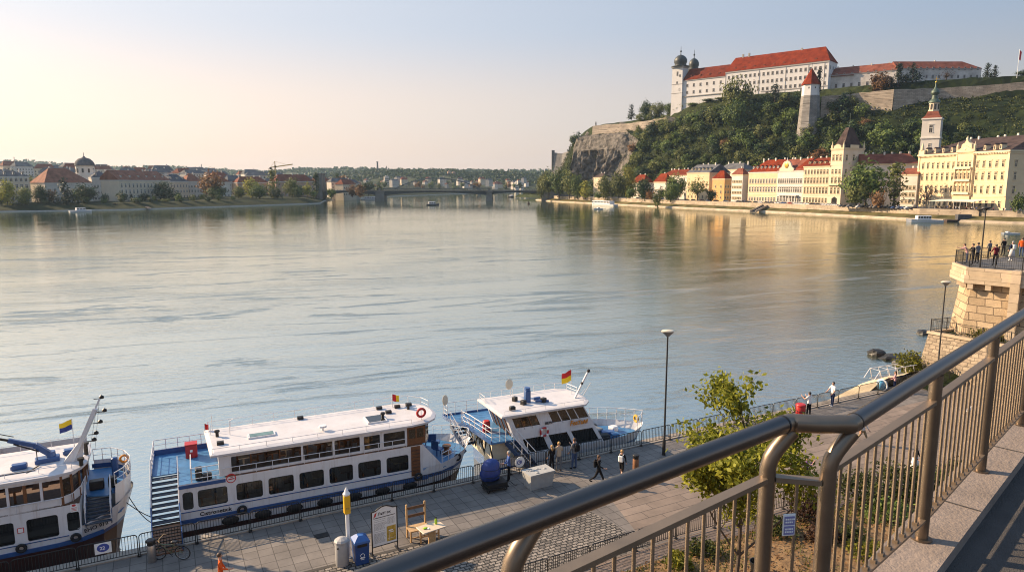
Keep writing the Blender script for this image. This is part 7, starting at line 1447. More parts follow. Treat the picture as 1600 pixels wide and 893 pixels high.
# along the promenade and between the houses
BT = [(846, 276, 20, 712, 'big', 'leaf_olive', 'olive tree at the right end of the bridge'), (858, 266, 30, 706, 'big', 'leaf_olive', 'first tall olive tree right of the bridge abutment'), (874, 261, 34, 694, 'big', 'leaf_green', 'tall leafy tree below the ruined dark wall'), (890, 266, 32, 676, 'big', 'leaf_olive', 'broad olive tree at the foot of the left cliff edge'), (903, 274, 26, 660, 'big', 'leaf_green', 'dark tree under the rock cliff next to the slim yellow tree'), (915, 284, 15, 648, 'column', 'leaf_yellow', 'slim bright yellow green tree left of the beige house'), (935, 299, 17, 622, 'bush', 'leaf_green', 'rounded bush on the bank in front of the beige house'), (946, 276, 30, 612, 'big', 'leaf_olive', 'olive tree standing before the beige house front'), (968, 268, 32, 605, 'big', 'leaf_olive', 'tall olive tree right of the beige house'), (984, 261, 26, 622, 'big', 'leaf_yellow', 'yellow topped tall tree left of the orange roofed low house'), (986, 291, 17, 588, 'round', 'leaf_green', 'small dark green tree below the yellow topped tree'), (1007, 280, 34, 572, 'big', 'leaf_dark', 'wide dark tree in front of the orange roofed low house'), (1016, 298, 16, 560, 'bush', 'leaf_rust', 'reddish small tree left of the white house'), (1034, 292, 14, 556, 'round', 'leaf_dark', 'dark little tree in front of the white house'), (1058, 270, 30, 548, 'big', 'leaf_green', 'tall dark green tree right of the white house'), (1049, 288, 30, 536, 'big', 'leaf_green', 'broad low tree in front of the tall dark green one'), (1091, 275, 38, 510, 'open', 'leaf_olive', 'airy olive tree before the pale yellow house'), (1112, 296, 18, 505, 'round', 'leaf_dark', 'dark small tree at the foot of the pinkish gable'), (1357, 251, 70, 398, 'big', 'leaf_green', 'biggest round green tree right of the corner tower'), (1340, 285, 34, 392, 'big', 'leaf_olive', 'lower green tree touching the biggest round tree on its left'), (1373, 299, 25, 372, 'bush', 'leaf_rust', 'small orange brown tree above the parked cars'), (1402, 256, 26, 388, 'column', 'leaf_olive', 'tall slim olive poplar left of the hotel'), (1450, 283, 32, 368, 'bare', 'leaf_rust', 'thin brown half bare tree in front of the hotel'), (1595, 302, 24, 318, 'bush', 'leaf_green', 'green tree at the right edge before the hotel side')]
for b_ in BT: tree_px(*b_[:6], b_[6], 2.7, 'trees on the promenade')
p = gz(1027, 322, -1); put_tree((p.x, p.y, -1.2), 11, 9.5, 'bush', 'leaf_olive', 'round olive bush growing at the waterline below the white house')
# hill top
HT_ = [(987, 163, 13, 775, 'conifer', 'leaf_conifer', 'dark spruce standing alone on the terrace'), (1011, 157, 22, 762, 'big', 'leaf_dark', 'dark round tree right of the lone spruce'), (1029, 159, 24, 748, 'big', 'leaf_olive', 'bright olive tree in the middle of the terrace'), (1047, 162, 22, 738, 'big', 'leaf_green', 'green tree below the left castle tower'), (1064, 160, 26, 728, 'big', 'leaf_olive', 'first olive tree under the lower castle wing'), (1084, 161, 26, 712, 'big', 'leaf_green', 'second tree under the lower castle wing'), (1106, 160, 26, 695, 'round', 'leaf_green', 'third tree under the lower castle wing'), (1126, 160, 24, 682, 'round', 'leaf_olive', 'fourth tree under the lower castle wing'), (1154, 119, 46, 652, 'big', 'leaf_olive', 'great olive tree covering the middle of the castle front'), (1150, 152, 40, 640, 'big', 'leaf_green', 'leafy tree at the foot of the great castle tree'), (1212, 131, 24, 618, 'conifer', 'leaf_conifer', 'dark spruce before the right half of the castle'), (1233, 144, 17, 610, 'conifer', 'leaf_conifer', 'small conifer left of the red roofed bastion tower'), (1281, 108, 9, 590, 'column', 'leaf_conifer', 'thin dark cypress right of the red roofed bastion tower'), (1376, 112, 33, 582, 'round', 'leaf_rust', 'round rust brown tree before the palace wing'), (1393, 122, 12, 580, 'column', 'leaf_dark', 'dark slender tree between the rust tree and cypress'), (1406, 100, 13, 576, 'column', 'leaf_conifer', 'tall dark cypress at the palace corner'), (1428, 99, 26, 574, 'conifer', 'leaf_conifer', 'broad dark pine in front of the palace'), (1416, 116, 18, 578, 'conifer', 'leaf_conifer', 'lower dark pine between cypress and broad pine'), (1480, 108, 32, 572, 'bare', 'leaf_dry', 'bare reddish tree before the pale palace wing'), (1521, 121, 24, 566, 'round', 'leaf_dark', 'dark round tree at the right end of the palace'), (1545, 99, 17, 560, 'conifer', 'leaf_conifer', 'tall dark conifer right of the palace'), (1556, 102, 14, 562, 'conifer', 'leaf_conifer', 'second dark conifer right of the palace'), (1600, 109, 22, 545, 'big', 'leaf_dark', 'dark tree at the right edge of the hill top')]
for b_ in HT_:
    p = gy(b_[0], 140, b_[3]); g_ = {True: None, False: None}[True]; z0 = max(hill_h(p.x, p.y), 88) if b_[0] > 1200 else max(hill_h(p.x, p.y), gy(b_[0], 186 if b_[0] < 1140 else 205, b_[3]).z); tree_px(*b_[:6], b_[6], z0, 'trees on the castle hill top')
for i in range(34):
    px = lerp(1000, 1262, i / 33); Y = lerp(762, 628, i / 33) + trr.uniform(-6, 10); p = gy(px, 180, Y); mt_ = trr.choice(('leaf_green', 'leaf_dark', 'leaf_olive', 'leaf_olive')); zf = gy(px, interp([(1000, 188), (1060, 184), (1140, 172), (1262, 164)], px), Y).z - 2; put_tree((p.x, p.y, zf), trr.uniform(6, 10), trr.uniform(9, 13), 'bush', mt_, '%s shrub at the foot of the castle walls' % {'leaf_green': 'green', 'leaf_dark': 'dark', 'leaf_olive': 'olive'}[mt_], '%s shrubs at the castle foot' % mt_[5:], False)
# wooded slope: single meshes, too small to show parts
kinds = [('leaf_dark', 'round', 'dark green leafy tree on the wooded castle slope'), ('leaf_green', 'round', 'mid green leafy tree on the wooded castle slope'), ('leaf_olive', 'round', 'yellow olive tree on the wooded castle slope'), ('leaf_rust', 'round', 'rust brown tree on the wooded castle slope')]
n_ = 0; tries = 0; spots = []
while n_ < 296 and tries < 6000:
    tries += 1; t = trr.uniform(-98, 335); f, tp_ = interp(FOOT, t), interp(TOP, t); s = trr.uniform(f - 3, tp_ - 3)
    if t > 215 and s > 176 - .10 * (t - 215) + 14 * math.sin(t * .07): continue
    x, y = fromTS(t, s); z = hill_h(x, y); cl = is_cliff(x, y, z) and t < 2
    if cl or (-88 < t < -4 and s > f + 8 + 3 * nz(t, s, 0, .1)): continue
    if any((x - a) ** 2 + (y - b_) ** 2 < 34 for a, b_ in spots): continue
    vw = (x / y) * F
    spots.append((x, y)); k_ = 0 if trr.random() < .30 else (1 if trr.random() < .5 else (2 if trr.random() < .90 else 3)); mt_, kd, lb = kinds[k_]; hg = trr.uniform(8, 17)
    put_tree((x, y, z - 1.2), hg, hg * trr.uniform(.85, 1.15), kd, mt_, lb, lb.split(' on the')[0] + 's of the castle slope', False, name='slope_tree'); n_ += 1
mb = MB(); mb2 = random.Random(44)
for q in range(8500):
    t = mb2.uniform(-185, 380); f, tp_ = interp(FOOT, t), interp(TOP, t); s = mb2.uniform(f - 2, tp_ + 4); x, y = fromTS(t, s); z = hill_h(x, y)
    if is_cliff(x, y, z) and t < 6 and mb2.random() < (.93 if noise.noise(V((t * .08, z * .06, 3.))) < .05 else .55): continue
    if t > 225 and s > 150 and mb2.random() < .25: continue
    w_ = mb2.uniform(.8, 2.2)
    for c in range(8):
        d = V((mb2.gauss(0, 1), mb2.gauss(0, 1), mb2.gauss(0, 1))).normalized(); cc = V((x, y, z)) + V((mb2.uniform(-1, 1), mb2.uniform(-1, 1), mb2.uniform(-.1, 1.1))) * w_; e1 = d.orthogonal().normalized() * w_ * .45; e2 = d.cross(e1) * .7; mb.add([cc - e1, cc + e2, cc + e1, cc - e2], [(0, 1, 2, 3)])
tag(mb.build('undergrowth', 'leaf_shrub'), kind='stuff')

# ------------------------------------------------------------------ cars, stairs, boats
def car_proto():
    t = thing('parked_car', '', 'car'); m = MB(); prof = [(-2.1, .35), (2.1, .35), (2.15, .7), (2.0, .85), (1.1, .95), (.5, 1.42), (-1.0, 1.45), (-1.7, 1.0), (-2.1, .9)]; m.vprism(prof, -.86, .86); m.build('body', 'car_dark', t)
    m = MB(); m.vprism([(1.0, .96), (.5, 1.36), (-.95, 1.39), (-1.5, 1.0)], -.875, .875); m.build('window_band', 'glass_dark', t); m = MB(); m.add([(1.12, -.75, .965), (1.12, .75, .965), (.56, .7, 1.41), (.56, -.7, 1.41)], [(0, 1, 2, 3)]); m.build('windscreen', 'glass_dark', t)
    for x in (-1.3, 1.3):
        for y in (-.8, .8): m = MB(); m.torus((x, y, .32), .22, .11, 'Y', 12, 6); m.build('wheel', 'dark_rubber', t)
    return t
bodies = {}
cp_ = car_proto(); first = True
def put_car(P, rz, mat, label, group):
    global first
    o = cp_ if first else copy_tree(cp_); 
    for ch in o.children:
        if ch.name.startswith('body'):
            if mat not in bodies: me = ch.data.copy(); me.materials.clear(); me.materials.append(MT[mat]); bodies[mat] = me
            ch.data = bodies[mat]
    first = False; place(o, (P.x, P.y, 2.81), rz, None, label, group)
cr_ = random.Random(6); ba = math.atan2(BD.y, BD.x)
CC = [('car_dark', 'black'), ('car_white', 'white'), ('car_silver', 'silver'), ('car_red', 'dark red'), ('car_blue', 'blue')]
for rng_, n_, s, an, where in (((1312, 1432), 17, None, ba + R(62), 'in the slanted row behind the river wall near the big tree'), ((1150, 1310), 18, 16, ba, 'along the kerb in front of the riverside palaces'), ((990, 1140), 12, 18, ba, 'on the promenade before the small town houses')):
    for i in range(n_):
        px = lerp(*rng_, (i + .5 + cr_.uniform(-.2, .2)) / n_); P = bankfront(px, s) if s else px_pt(px, lerp(392, 352, i / n_)); k_ = cr_.choices(CC, (4, 4, 3, 1, 1))[0]; put_car(P, an + cr_.uniform(-.05, .05), k_[0], '%s car parked %s' % (k_[1], where), '%s cars %s' % (k_[1], where))
for lb, (xa, ya, za), (xb, yb, zb), wd_, mt_ in (('dark straight stairs cutting the grass embankment below the yellow palace', tuple(gz(1204, 318, 3.0)), tuple(gz(1176, 331.5, -1.9)), 3.5, 'roof_grey'), ('dark landing stairs descending to the water below the grand hotel', tuple(gz(1572, 326, 3.0)), tuple(gz(1534, 343, -1.8)), 4.5, 'roof_dark'), ('pale stone stairs beside the dark landing stairs below the hotel', tuple(gz(1590, 327, 3.0)), tuple(gz(1562, 346, -1.8)), 6, 'bank_wall')):
    t = thing('embankment_stairs', lb, 'stairs', (xa, ya, za)); a, b_ = V((0, 0, .1)), V((xb - xa, yb - ya, zb - za)); d = V((b_.x, b_.y, 0)).normalized(); w_ = V((-d.y, d.x, 0)) * wd_ / 2; m = MB(); N_ = 22
    for i in range(N_): q0, q1 = a.lerp(b_, i / N_), a.lerp(b_, (i + 1) / N_); m.add([q0 - w_, q0 + w_, V((q1.x, q1.y, q0.z)) + w_, V((q1.x, q1.y, q0.z)) - w_, V((q1.x, q1.y, q1.z)) + w_, V((q1.x, q1.y, q1.z)) - w_], [(0, 1, 2, 3), (3, 2, 4, 5)])
    m.build('steps', mt_, t); m = MB()
    for s in (-1.06, 1.06): m.bar(a + w_ * s + V((0, 0, .5)), b_ + w_ * s + V((0, 0, .5)), .35, 1.2)
    m.build('side_wall', 'bank_wall', t)
def small_boat(label, P, rz, L, Wd, H, hullm, cabin=None, windows=4, name='motor_boat', canopy=None):
    t = thing(name, label, 'boat', (P.x, P.y, -2), rz); m = MB(); secs = [(-.5, .42, .42), (-.2, .5, .48), (.15, .5, .5), (.38, .3, .56), (.5, .02, .64)]; g = []
    for x, b_, z in secs: g += [(x * L, -b_ * Wd, z * H), (x * L * .97, -b_ * Wd * .75, -.3), (x * L * .97, b_ * Wd * .75, -.3), (x * L, b_ * Wd, z * H)]
    m.v = g; 
    for i in range(4):
        for j in range(4): a, b_ = i * 4 + j, i * 4 + (j + 1) % 4; m.f.append((a, b_, b_ + 4, a + 4)); m.m.append(0)
    m.f.append((0, 1, 2, 3)); m.m.append(0); m.build('hull', hullm, t)
    if cabin: 
        x0, x1, h_ = cabin; m = MB(); m.rbox(((x0 + x1) / 2 * L, 0, H * .45 + h_ / 2), ((x1 - x0) * L, Wd * .8, h_), 0, .15); m.build('cabin', 'white_paint', t)
        for i in range(windows):
            for s in (-1, 1): m = MB(); w_ = (x1 - x0) * L / windows; m.cbox((x0 * L + w_ * (i + .5), s * Wd * .401, H * .45 + h_ * .6), (w_ * .72, .03, h_ * .42)); m.build('window', 'glass_dark', t)
    if canopy: x0, x1, h_ = canopy; m = MB(); m.cbox(((x0 + x1) / 2 * L, 0, h_), ((x1 - x0) * L, Wd * .8, .1)); m.build('canopy', 'blue_paint', t)
    return t
ba2 = math.atan2(-.95, .3)
p = gz(1444, 347, -2); small_boat('white cabin cruiser moored at the embankment below the hotel', p, R(170), 16, 4.2, 2.6, 'white_paint', (-.15, .22, 2.0), 5)
p = gz(1578, 365.5, -2); small_boat('small white motor boat on the water near the bastion', p, R(175), 6.2, 2., 1.0, 'white_paint', (.05, .2, .5), 2)
p = gz(943, 321, -2); small_boat('white excursion boat moored below the beige house', p, ba + R(180), 36, 6, 3.0, 'white_paint', (-.35, .4, 2.6), 12, 'excursion_boat')
p = gz(935, 327, -2); small_boat('tiny white speedboat throwing spray near the excursion boat', p, R(200), 7, 2.2, 1.4, 'white_paint', (-.1, .1, .8), 2)
p = gz(1508, 346, -2); m = MB(); t = thing('landing_pontoon', 'low dark landing pontoon at the foot of the hotel stairs', 'pontoon', (p.x, p.y, -2), R(-8)); m.box(-9, 9, -2, 2, -.3, .9); m.build('float', 'roof_dark', t); m = MB(); m.box(-4, 2, -1.5, 1.5, .9, 3.4); m.build('shed', 'roof_grey', t); m = MB(); m.lathe([(.25, -.5), (.25, 5.5)], (6, 0, 0), 8); m.lathe([(1.2, 5.4), (1.3, 6)], (6, 0, 0), 8); m.build('mooring_post', 'dark_metal', t)
# ================================================================== left bank, bridges and the far town
LW_ = V((-.6, .8)); GL = [(19, 2.5), (60, 3.), (150, 6), (350, 17), (700, 27), (1500, 34)]
def lb_house(label, pxl, pxr, Y0, Y1, base_py, ze_py, wallm, roof, D=13, cat='house', name='riverside_house', **kw):
    a, b = px_pt(pxl, Y0, base_py), px_pt(pxr, Y1, base_py); return building(name, label, cat, a, b, D, 2.6, zat(pxl, ze_py, a), wallm, roof, frame=kw.pop('frame', 'trim_white'), **kw)
lb_house('cream three storey house with grey roof at the far left edge', -24, 50, 468, 488, 321, 275, 'wall_cream', ('hip', 4, 'roof_grey'), D=15, rows=(1.5, 6, 10.5, 15), cols=9, chim=5, dorm=5, win=(1.5, 2.4))
lb_house('grey walled house under a huge red hipped roof', 73, 147, 488, 515, 318, 285.5, 'wall_pale', ('hip', 10.5, 'roof_pale'), D=22, rows=(1.5, 7), cols=8, chim=2, hips=(8, 12), win=(1.5, 2.8))
lb_house('narrow grey house with a dark mansard roof beside the yellow school', 146, 175, 520, 528, 314, 277, 'wall_pale', ('hip', 5, 'roof_grey'), D=12, rows=(1.5, 6, 10.5), cols=5, chim=3, dorm=2)
lb_house('long pale yellow three storey building with an orange lit gable end', 188, 268, 522, 585, 312, 281, 'wall_cream', ('gable', 7.5, 'roof_pale'), D=17, rows=(1.4, 6, 10.6), cols=14, chim=4, dorm=6, hips=(0, 5), gable_wall='wall_orange', win=(1.5, 2.8))  # orange gable colour stands in for the sunlight falling on that end
lb_house('cream riverside house with a dark attic roof right of the yellow building', 266, 296, 592, 612, 310, 283, 'wall_cream', ('hip', 6, 'roof_grey'), D=13, rows=(1.4, 6, 10.5), cols=6, chim=3, dorm=3)
lb_house('beige house with a red brown roof left of the autumn tree', 293, 318, 615, 628, 309, 283, 'wall_pale', ('hip', 7, 'roof_pale'), D=13, rows=(1.4, 6, 10), cols=5, chim=2)
lb_house('white gabled house between the autumn tree and the bank shrubs', 344, 361, 640, 650, 306, 284, 'wall_white', ('hip', 5, 'roof_brown'), D=12, rows=(1.4, 6), cols=3, chim=1)
lb_house('red brown roofed row house behind the poplar', 372, 420, 690, 715, 304, 285, 'wall_pinkish', ('hip', 6, 'roof_brown'), D=13, rows=(1.4, 6, 9.5), cols=9, chim=4)
lb_house('long red brown roofed house left of the bridge tower', 432, 492, 700, 735, 302, 283, 'wall_pinkish', ('hip', 7, 'roof_brown'), D=14, rows=(1.4, 6, 9.5), cols=10, chim=5)
# church dome
p = px_pt(136, 600, 300); dz = lambda py: zat(136, py, p); t = thing('domed_church', 'church with a dark round dome on a white drum behind the far left houses', 'church', (p.x, p.y, 3), 0)
m = MB(); m.box(-11, 11, -8, 8, -2, dz(272) - 3); m.build('wall', 'wall_white', t); m = MB(); m.lathe([(7.4, dz(272) - 3.2), (7.2, dz(259) - 3)], (0, 0, 0), 12); w_ = m.build('drum', 'wall_white', t); m = MB(); q = dz(258.5) - 3; m.lathe([(8, -.3), (7.6, 1.4), (6.6, 3.6), (4.6, 5.6), (1.2, 6.8), (.8, 7.6), (.3, 8), (.15, 11)], (0, 0, q), 14); m.build('dome', 'roof_grey', t, smooth='auto')
for i in range(10): a = i * .628; m = MB(); m.cbox((7.35 * math.cos(a), 7.35 * math.sin(a), q - 4.5), (.3, 1.4, 3.4), a); m.build('window', 'win_glass', w_)
# trees of the left bank
def lt(px, top, wpx, Y, kind, mat, label, grp='trees on the left bank'): return tree_px(px, top, wpx, Y, kind, mat, label, 2.4, grp)
LT = [(8, 283, 30, 456, 'big', 'leaf_yellow', 'yellowish tree at the far left edge'), (36, 294, 28, 462, 'big', 'leaf_olive', 'olive tree in front of the cream corner house'), (62, 291, 26, 474, 'big', 'leaf_dark', 'dark tree before the left end of the red roofed house'), (78, 296, 16, 480, 'round', 'leaf_rust', 'rusty small tree beside the big dark spruce'), (98, 278, 30, 474, 'conifer', 'leaf_conifer', 'big dark spruce before the red roofed house'), (133, 288, 34, 492, 'big', 'leaf_dark', 'dark broad tree right of the spruce'), (120, 298, 20, 488, 'bush', 'leaf_green', 'green bush between spruce and broad dark tree'), (164, 303, 16, 506, 'bush', 'leaf_dark', 'dark bush at the foot of the narrow grey house'), (190, 299, 18, 512, 'round', 'leaf_dark', 'dark round tree by the orange gable'), (205, 303, 13, 522, 'conifer', 'leaf_conifer', 'small cone shaped conifer before the yellow building'), (225, 302, 16, 535, 'round', 'leaf_dark', 'round dark tree before the middle of the yellow building'), (240, 306, 10, 545, 'bush', 'leaf_yellow', 'little yellow bush before the yellow building'), (254, 286, 38, 552, 'big', 'leaf_dark', 'large dark tree hiding the right end of the yellow building'), (276, 300, 14, 580, 'round', 'leaf_green', 'green tree in front of the cream attic house'), (329, 268, 38, 600, 'big', 'leaf_rust', 'large orange brown autumn tree'), (338, 290, 30, 592, 'big', 'leaf_green', 'green tree standing against the autumn tree'), (318, 303, 16, 596, 'bush', 'leaf_yellow', 'yellow bush at the foot of the autumn tree'), (372, 290, 22, 615, 'big', 'leaf_olive', 'brownish tree right of the white gabled house'), (392, 277, 26, 630, 'big', 'leaf_yellow', 'yellow topped tree left of the poplar'), (404, 288, 34, 620, 'big', 'leaf_green', 'wide green tree below the yellow topped tree'), (425, 267, 17, 640, 'column', 'leaf_olive', 'tall poplar under the construction crane'), (432, 295, 24, 632, 'bush', 'leaf_dark', 'dark shrub at the foot of the tall poplar'), (455, 277, 28, 650, 'big', 'leaf_olive', 'green yellow tree right of the poplar'), (466, 290, 26, 645, 'big', 'leaf_green', 'dark green tree leaning to the water left of the bridge'), (479, 285, 15, 664, 'round', 'leaf_yellow', 'bright yellow tree left of the bridge tower'), (493, 271, 11, 690, 'column', 'leaf_dark', 'slim dark poplar left of the bridge tower'), (489, 298, 16, 668, 'bush', 'leaf_green', 'bush at the bridge end on the left bank'), (518, 278, 15, 800, 'round', 'leaf_rust', 'reddish tree right of the bridge tower'), (527, 273, 9, 805, 'column', 'leaf_dark', 'dark narrow poplar behind the bridge'), (536, 275, 13, 810, 'column', 'leaf_rust', 'brown narrow tree behind the bridge'), (550, 278, 17, 815, 'round', 'leaf_olive', 'olive tree behind the left bridge span'), (575, 283, 20, 840, 'round', 'leaf_dark', 'dark tree behind the left bridge span'), (592, 288, 12, 860, 'round', 'leaf_dark', 'dark small tree behind the first bridge pier'), (530, 301, 34, 790, 'bush', 'leaf_dark', 'low dark shrubs under the left bridge span')]
for b_ in LT: lt(*b_)
for i in range(46):                                  # hedge-like shrubs along the top of the bank
    k_ = i / 45; P_ = EL[int(lerp(8, 42, k_))]; n_ = NL[int(lerp(8, 42, k_))]; q = P_ + n_ * cr_.uniform(15, 22); mt_ = cr_.choice(('leaf_dark', 'leaf_green', 'leaf_dark', 'leaf_olive')); put_tree((q.x, q.y, 2.), cr_.uniform(3, 6), cr_.uniform(5, 9), 'bush', mt_, '%s shrub along the top of the left grass bank' % {'leaf_dark': 'dark', 'leaf_green': 'green', 'leaf_olive': 'olive'}[mt_], '%s shrubs on the left bank' % mt_[5:], False)
# small houses of the town behind
def far_house(k_, wm, rm):
    m = MB(); L, D, H, r_ = ((14, 10, 9, 5), (20, 11, 12, 5.5), (11, 9, 7, 4.5), (26, 12, 14, 4))[k_]; m.k = 0; m.add([(-L / 2, -D / 2, -6), (L / 2, -D / 2, -6), (L / 2, D / 2, -6), (-L / 2, D / 2, -6), (-L / 2, -D / 2, H), (L / 2, -D / 2, H), (L / 2, D / 2, H), (-L / 2, D / 2, H)], [(0, 1, 5, 4), (1, 2, 6, 5), (2, 3, 7, 6), (3, 0, 4, 7)])
    m.k = 1; q = .4; m.add([(-L / 2 - q, -D / 2 - q, H), (L / 2 + q, -D / 2 - q, H), (L / 2 + q, D / 2 + q, H), (-L / 2 - q, D / 2 + q, H), (-L / 2 + 3, 0, H + r_), (L / 2 - 3, 0, H + r_)], [(0, 1, 5, 4), (1, 2, 5), (2, 3, 4, 5), (3, 0, 4)]); m.k = 2
    for s in (-1, 1):
        n_ = int(L / 3.2)
        for f_ in range(int(H / 3.3)):
            for i in range(n_): x = -L / 2 + L * (i + .5) / n_; y = s * (D / 2 + .03); m.poly([(x - .55, y, 1 + 3.3 * f_), (x + .55, y, 1 + 3.3 * f_), (x + .55, y, 2.7 + 3.3 * f_), (x - .55, y, 2.7 + 3.3 * f_)])
    m.k = 0; m.box(L * .2, L * .2 + .9, -.5, .5, H + r_ - 1.5, H + r_ + 1.2)
    me = bpy.data.meshes.new('far_house'); me.from_pydata(m.v, [], m.f); [me.materials.append(MT[x]) for x in (wm, rm, 'win_glass')]; me.polygons.foreach_set('material_index', m.m); me.update(); return me
FH = [(far_house(k_, wm, rm), dsc) for k_, wm, rm, dsc in ((0, 'wall_white', 'roof_pale', 'small white house with red roof'), (1, 'wall_cream', 'roof_brown', 'cream house with brown roof'), (2, 'far_wall', 'roof_pale', 'little beige house with red roof'), (3, 'far_wall', 'roof_grey', 'long beige house with grey roof'), (1, 'wall_white', 'roof_grey', 'white house with grey roof'))]
hr = random.Random(31)
def gl(x, y):                                        # height of the left country
    best = 1e9
    for p, n in zip(EL[::3], NL[::3]):
        w_ = V((x, y)) - p; 
        if abs(w_.x * LW_.y - w_.y * LW_.x) < 25: best = min(best, w_.dot(LW_))
    return interp(GL, best) if best < 1e8 else 20
nh = 0
for i in range(900):
    if nh >= 150: break
    px = hr.uniform(0, 560) if nh < 95 else hr.uniform(560, 860); Y = hr.uniform(620, 1250) if nh < 95 else hr.uniform(1300, 1900); x = (px - 800) / F * Y
    if nh < 95 and px > 380 and Y < 760: continue
    z = gl(x, Y) if nh < 95 else hr.uniform(4, 20); me, ds = hr.choice(FH); o = bpy.data.objects.new('far_house', me); COL.objects.link(o); place(o, (x, Y, z), R(hr.uniform(20, 70)), hr.uniform(.85, 1.25) if nh < 95 else hr.uniform(.5, .85)); tag(o, '%s in the %s' % (ds, 'roofscape behind the left bank' if nh < 95 else 'distant town beyond the bridges'), 'house', '%ss of the %s' % (ds, 'left bank town' if nh < 95 else 'distant town')); nh += 1
for i in range(120):
    px = hr.uniform(-10, 600) if i < 60 else hr.uniform(540, 850); Y = hr.uniform(640, 1250) if i < 60 else hr.uniform(1250, 1800); x = (px - 800) / F * Y; mt_ = hr.choice(('leaf_dark', 'leaf_green', 'leaf_olive', 'leaf_rust')); h_ = hr.uniform(9, 15); z = gl(x, Y) if i < 60 else hr.uniform(3, 10)
    nm = {'leaf_dark': 'dark', 'leaf_green': 'green', 'leaf_olive': 'olive', 'leaf_rust': 'brownish'}[mt_]; wh = 'among the left bank roofs' if i < 60 else 'in the distant town beyond the bridges'; put_tree((x, Y, z - .5), h_, h_ * .95, 'round', mt_, '%s tree %s' % (nm, wh), '%s trees %s' % (nm, wh), False)
# high buildings and masts far off
def block(px, top, base, wpx, Y, label, mat='far_wall', cat='tower block'):
    a = px_pt(px, Y, base); zt, zb = zat(px, top, a), zat(px, base, a); W_ = wpx * Y / F; t = thing('tower_block', label, cat, (a.x, a.y, zb), R(20)); m = MB(); m.box(-W_ / 2, W_ / 2, -W_ / 2.4, W_ / 2.4, -8, zt - zb); m.build('wall', mat, t); m = MB(); m.box(-W_ / 4, W_ / 4, -W_ / 5, W_ / 5, zt - zb, zt - zb + 2.5); m.build('roof_house', mat, t)
    for f_ in range(int((zt - zb) / 4)): m = MB(); m.box(-W_ / 2 + .6, W_ / 2 - .6, -W_ / 2.4 - .06, -W_ / 2.4, 1 + 4 * f_, 2.8 + 4 * f_); m.build('window_band', 'win_glass', t)
block(604, 276, 290, 7, 1500, 'pale tower block left of the distant arch bridge'); block(702, 268, 286, 5, 1900, 'first of two tall tower blocks on the wooded hill foot', 'wall_pinkish'); block(709, 269, 286, 5, 1930, 'second of two tall tower blocks on the wooded hill foot', 'wall_pinkish'); block(807, 285, 295, 5, 1400, 'white tower block left of the right bridge end', 'wall_white'); block(815, 286, 295, 5, 1420, 'white tower block nearest the right bridge end', 'wall_white')
def mast(px, top, base, Y, label, w_=2.5, name='chimney'): a = px_pt(px, Y, base); zt, zb = zat(px, top, a), zat(px, base, a); t = thing(name, label, name.replace('_', ' '), (a.x, a.y, zb)); m = MB(); m.lathe([(w_ * 1.2, -15), (w_, 0), (w_ * .7, zt - zb)], (0, 0, 0), 8); m.build('shaft', 'bridge_stone', t); m = MB(); m.lathe([(w_ * .95, zt - zb - 1), (w_ * .95, zt - zb + 1)], (0, 0, 0), 8); m.build('collar', 'roof_grey', t)
mast(590, 253, 267, 2080, 'tall dark chimney on the far wooded ridge', 3.2); mast(604, 260, 268, 2080, 'short spike right of the tall far chimney', 1.5, 'mast'); mast(315, 257, 264, 2900, 'small mast on the far hill above the left bank', 2., 'mast'); mast(24, 246, 266, 1900, 'thin antenna mast on the far left skyline', 1.0, 'mast')
# crane
a = px_pt(431, 900, 285); zt = zat(431, 258, a); t = thing('tower_crane', 'yellow tower crane rising above the left bank poplars', 'crane', (a.x, a.y, 14)); H_ = zt - 14
MT['crane_yellow'] = pm('crane_yellow', (.5, .33, .08), .5, var=.05)
m = MB(); m.bar((0, 0, -12), (0, 0, H_), 1.3); m.build('mast', 'crane_yellow', t); m = MB(); m.bar((-7, 2, H_ - 3), (25, -7, H_ + .8), .9, 1.2); m.build('jib', 'crane_yellow', t); m = MB(); m.bar((0, 0, H_), (0, 0, H_ + 5), .8); m.bar((0, 0, H_ + 5), (16, -4.5, H_ + .6), .2); m.bar((0, 0, H_ + 5), (-6, 1.7, H_ - 2), .2); m.build('tower_head', 'crane_yellow', t); m = MB(); m.cbox((-6.5, 1.9, H_ - 4.2), (2.6, 1.6, 2.6)); m.build('counterweight', 'dark_metal', t); m = MB(); m.cbox((.9, -1., H_ - 2), (1.6, 1.6, 2.2)); m.build('cab', 'dark_metal', t)
# ------------------------------------------------------------------ stone and steel bridge
BA, BB = V((-206, 748)), V((33, 738)); bd_ = BB - BA; BL = bd_.length; br = thing('road_bridge', 'long dark road bridge on two stone piers with tall end pylons', 'bridge', (BA.x, BA.y, -2), math.atan2(bd_.y, bd_.x))
pxu = lambda px: (on_line(px, BA, bd_.normalized()) - BA).length; u1, u2 = pxu(595.5), pxu(765); zd = 11.0
m = MB(); m.box(-60, BL + 45, -5.5, 5.5, zd - .8, zd); m.build('deck', 'bridge_stone', br); 
for y in (-5.5, 5.3): 
    m = MB(); m.box(-60, BL + 45, y, y + .2, zd + .9, zd + 1.1); 
    for i in range(110): x = -60 + (BL + 105) * i / 110; m.box(x, x + .18, y, y + .2, zd, zd + .9)
    m.build('parapet', 'bridge_steel', br)
def span(x0, x1, hl, hr_, mid):
    pts = []; N_ = 20
    for i in range(N_ + 1): k_ = i / N_; q = abs(k_ - .5) * 2; hh = mid + ((hl if k_ < .5 else hr_) - mid) * q ** 2; pts.append((lerp(x0, x1, k_), zd - .8 - hh))
    m = MB()
    for y in (-4.5, 3.7): m.vprism(pts + [(x1, zd - .81), (x0, zd - .81)], y, y + .8)
    m.build('arch_girder', 'bridge_steel', br)
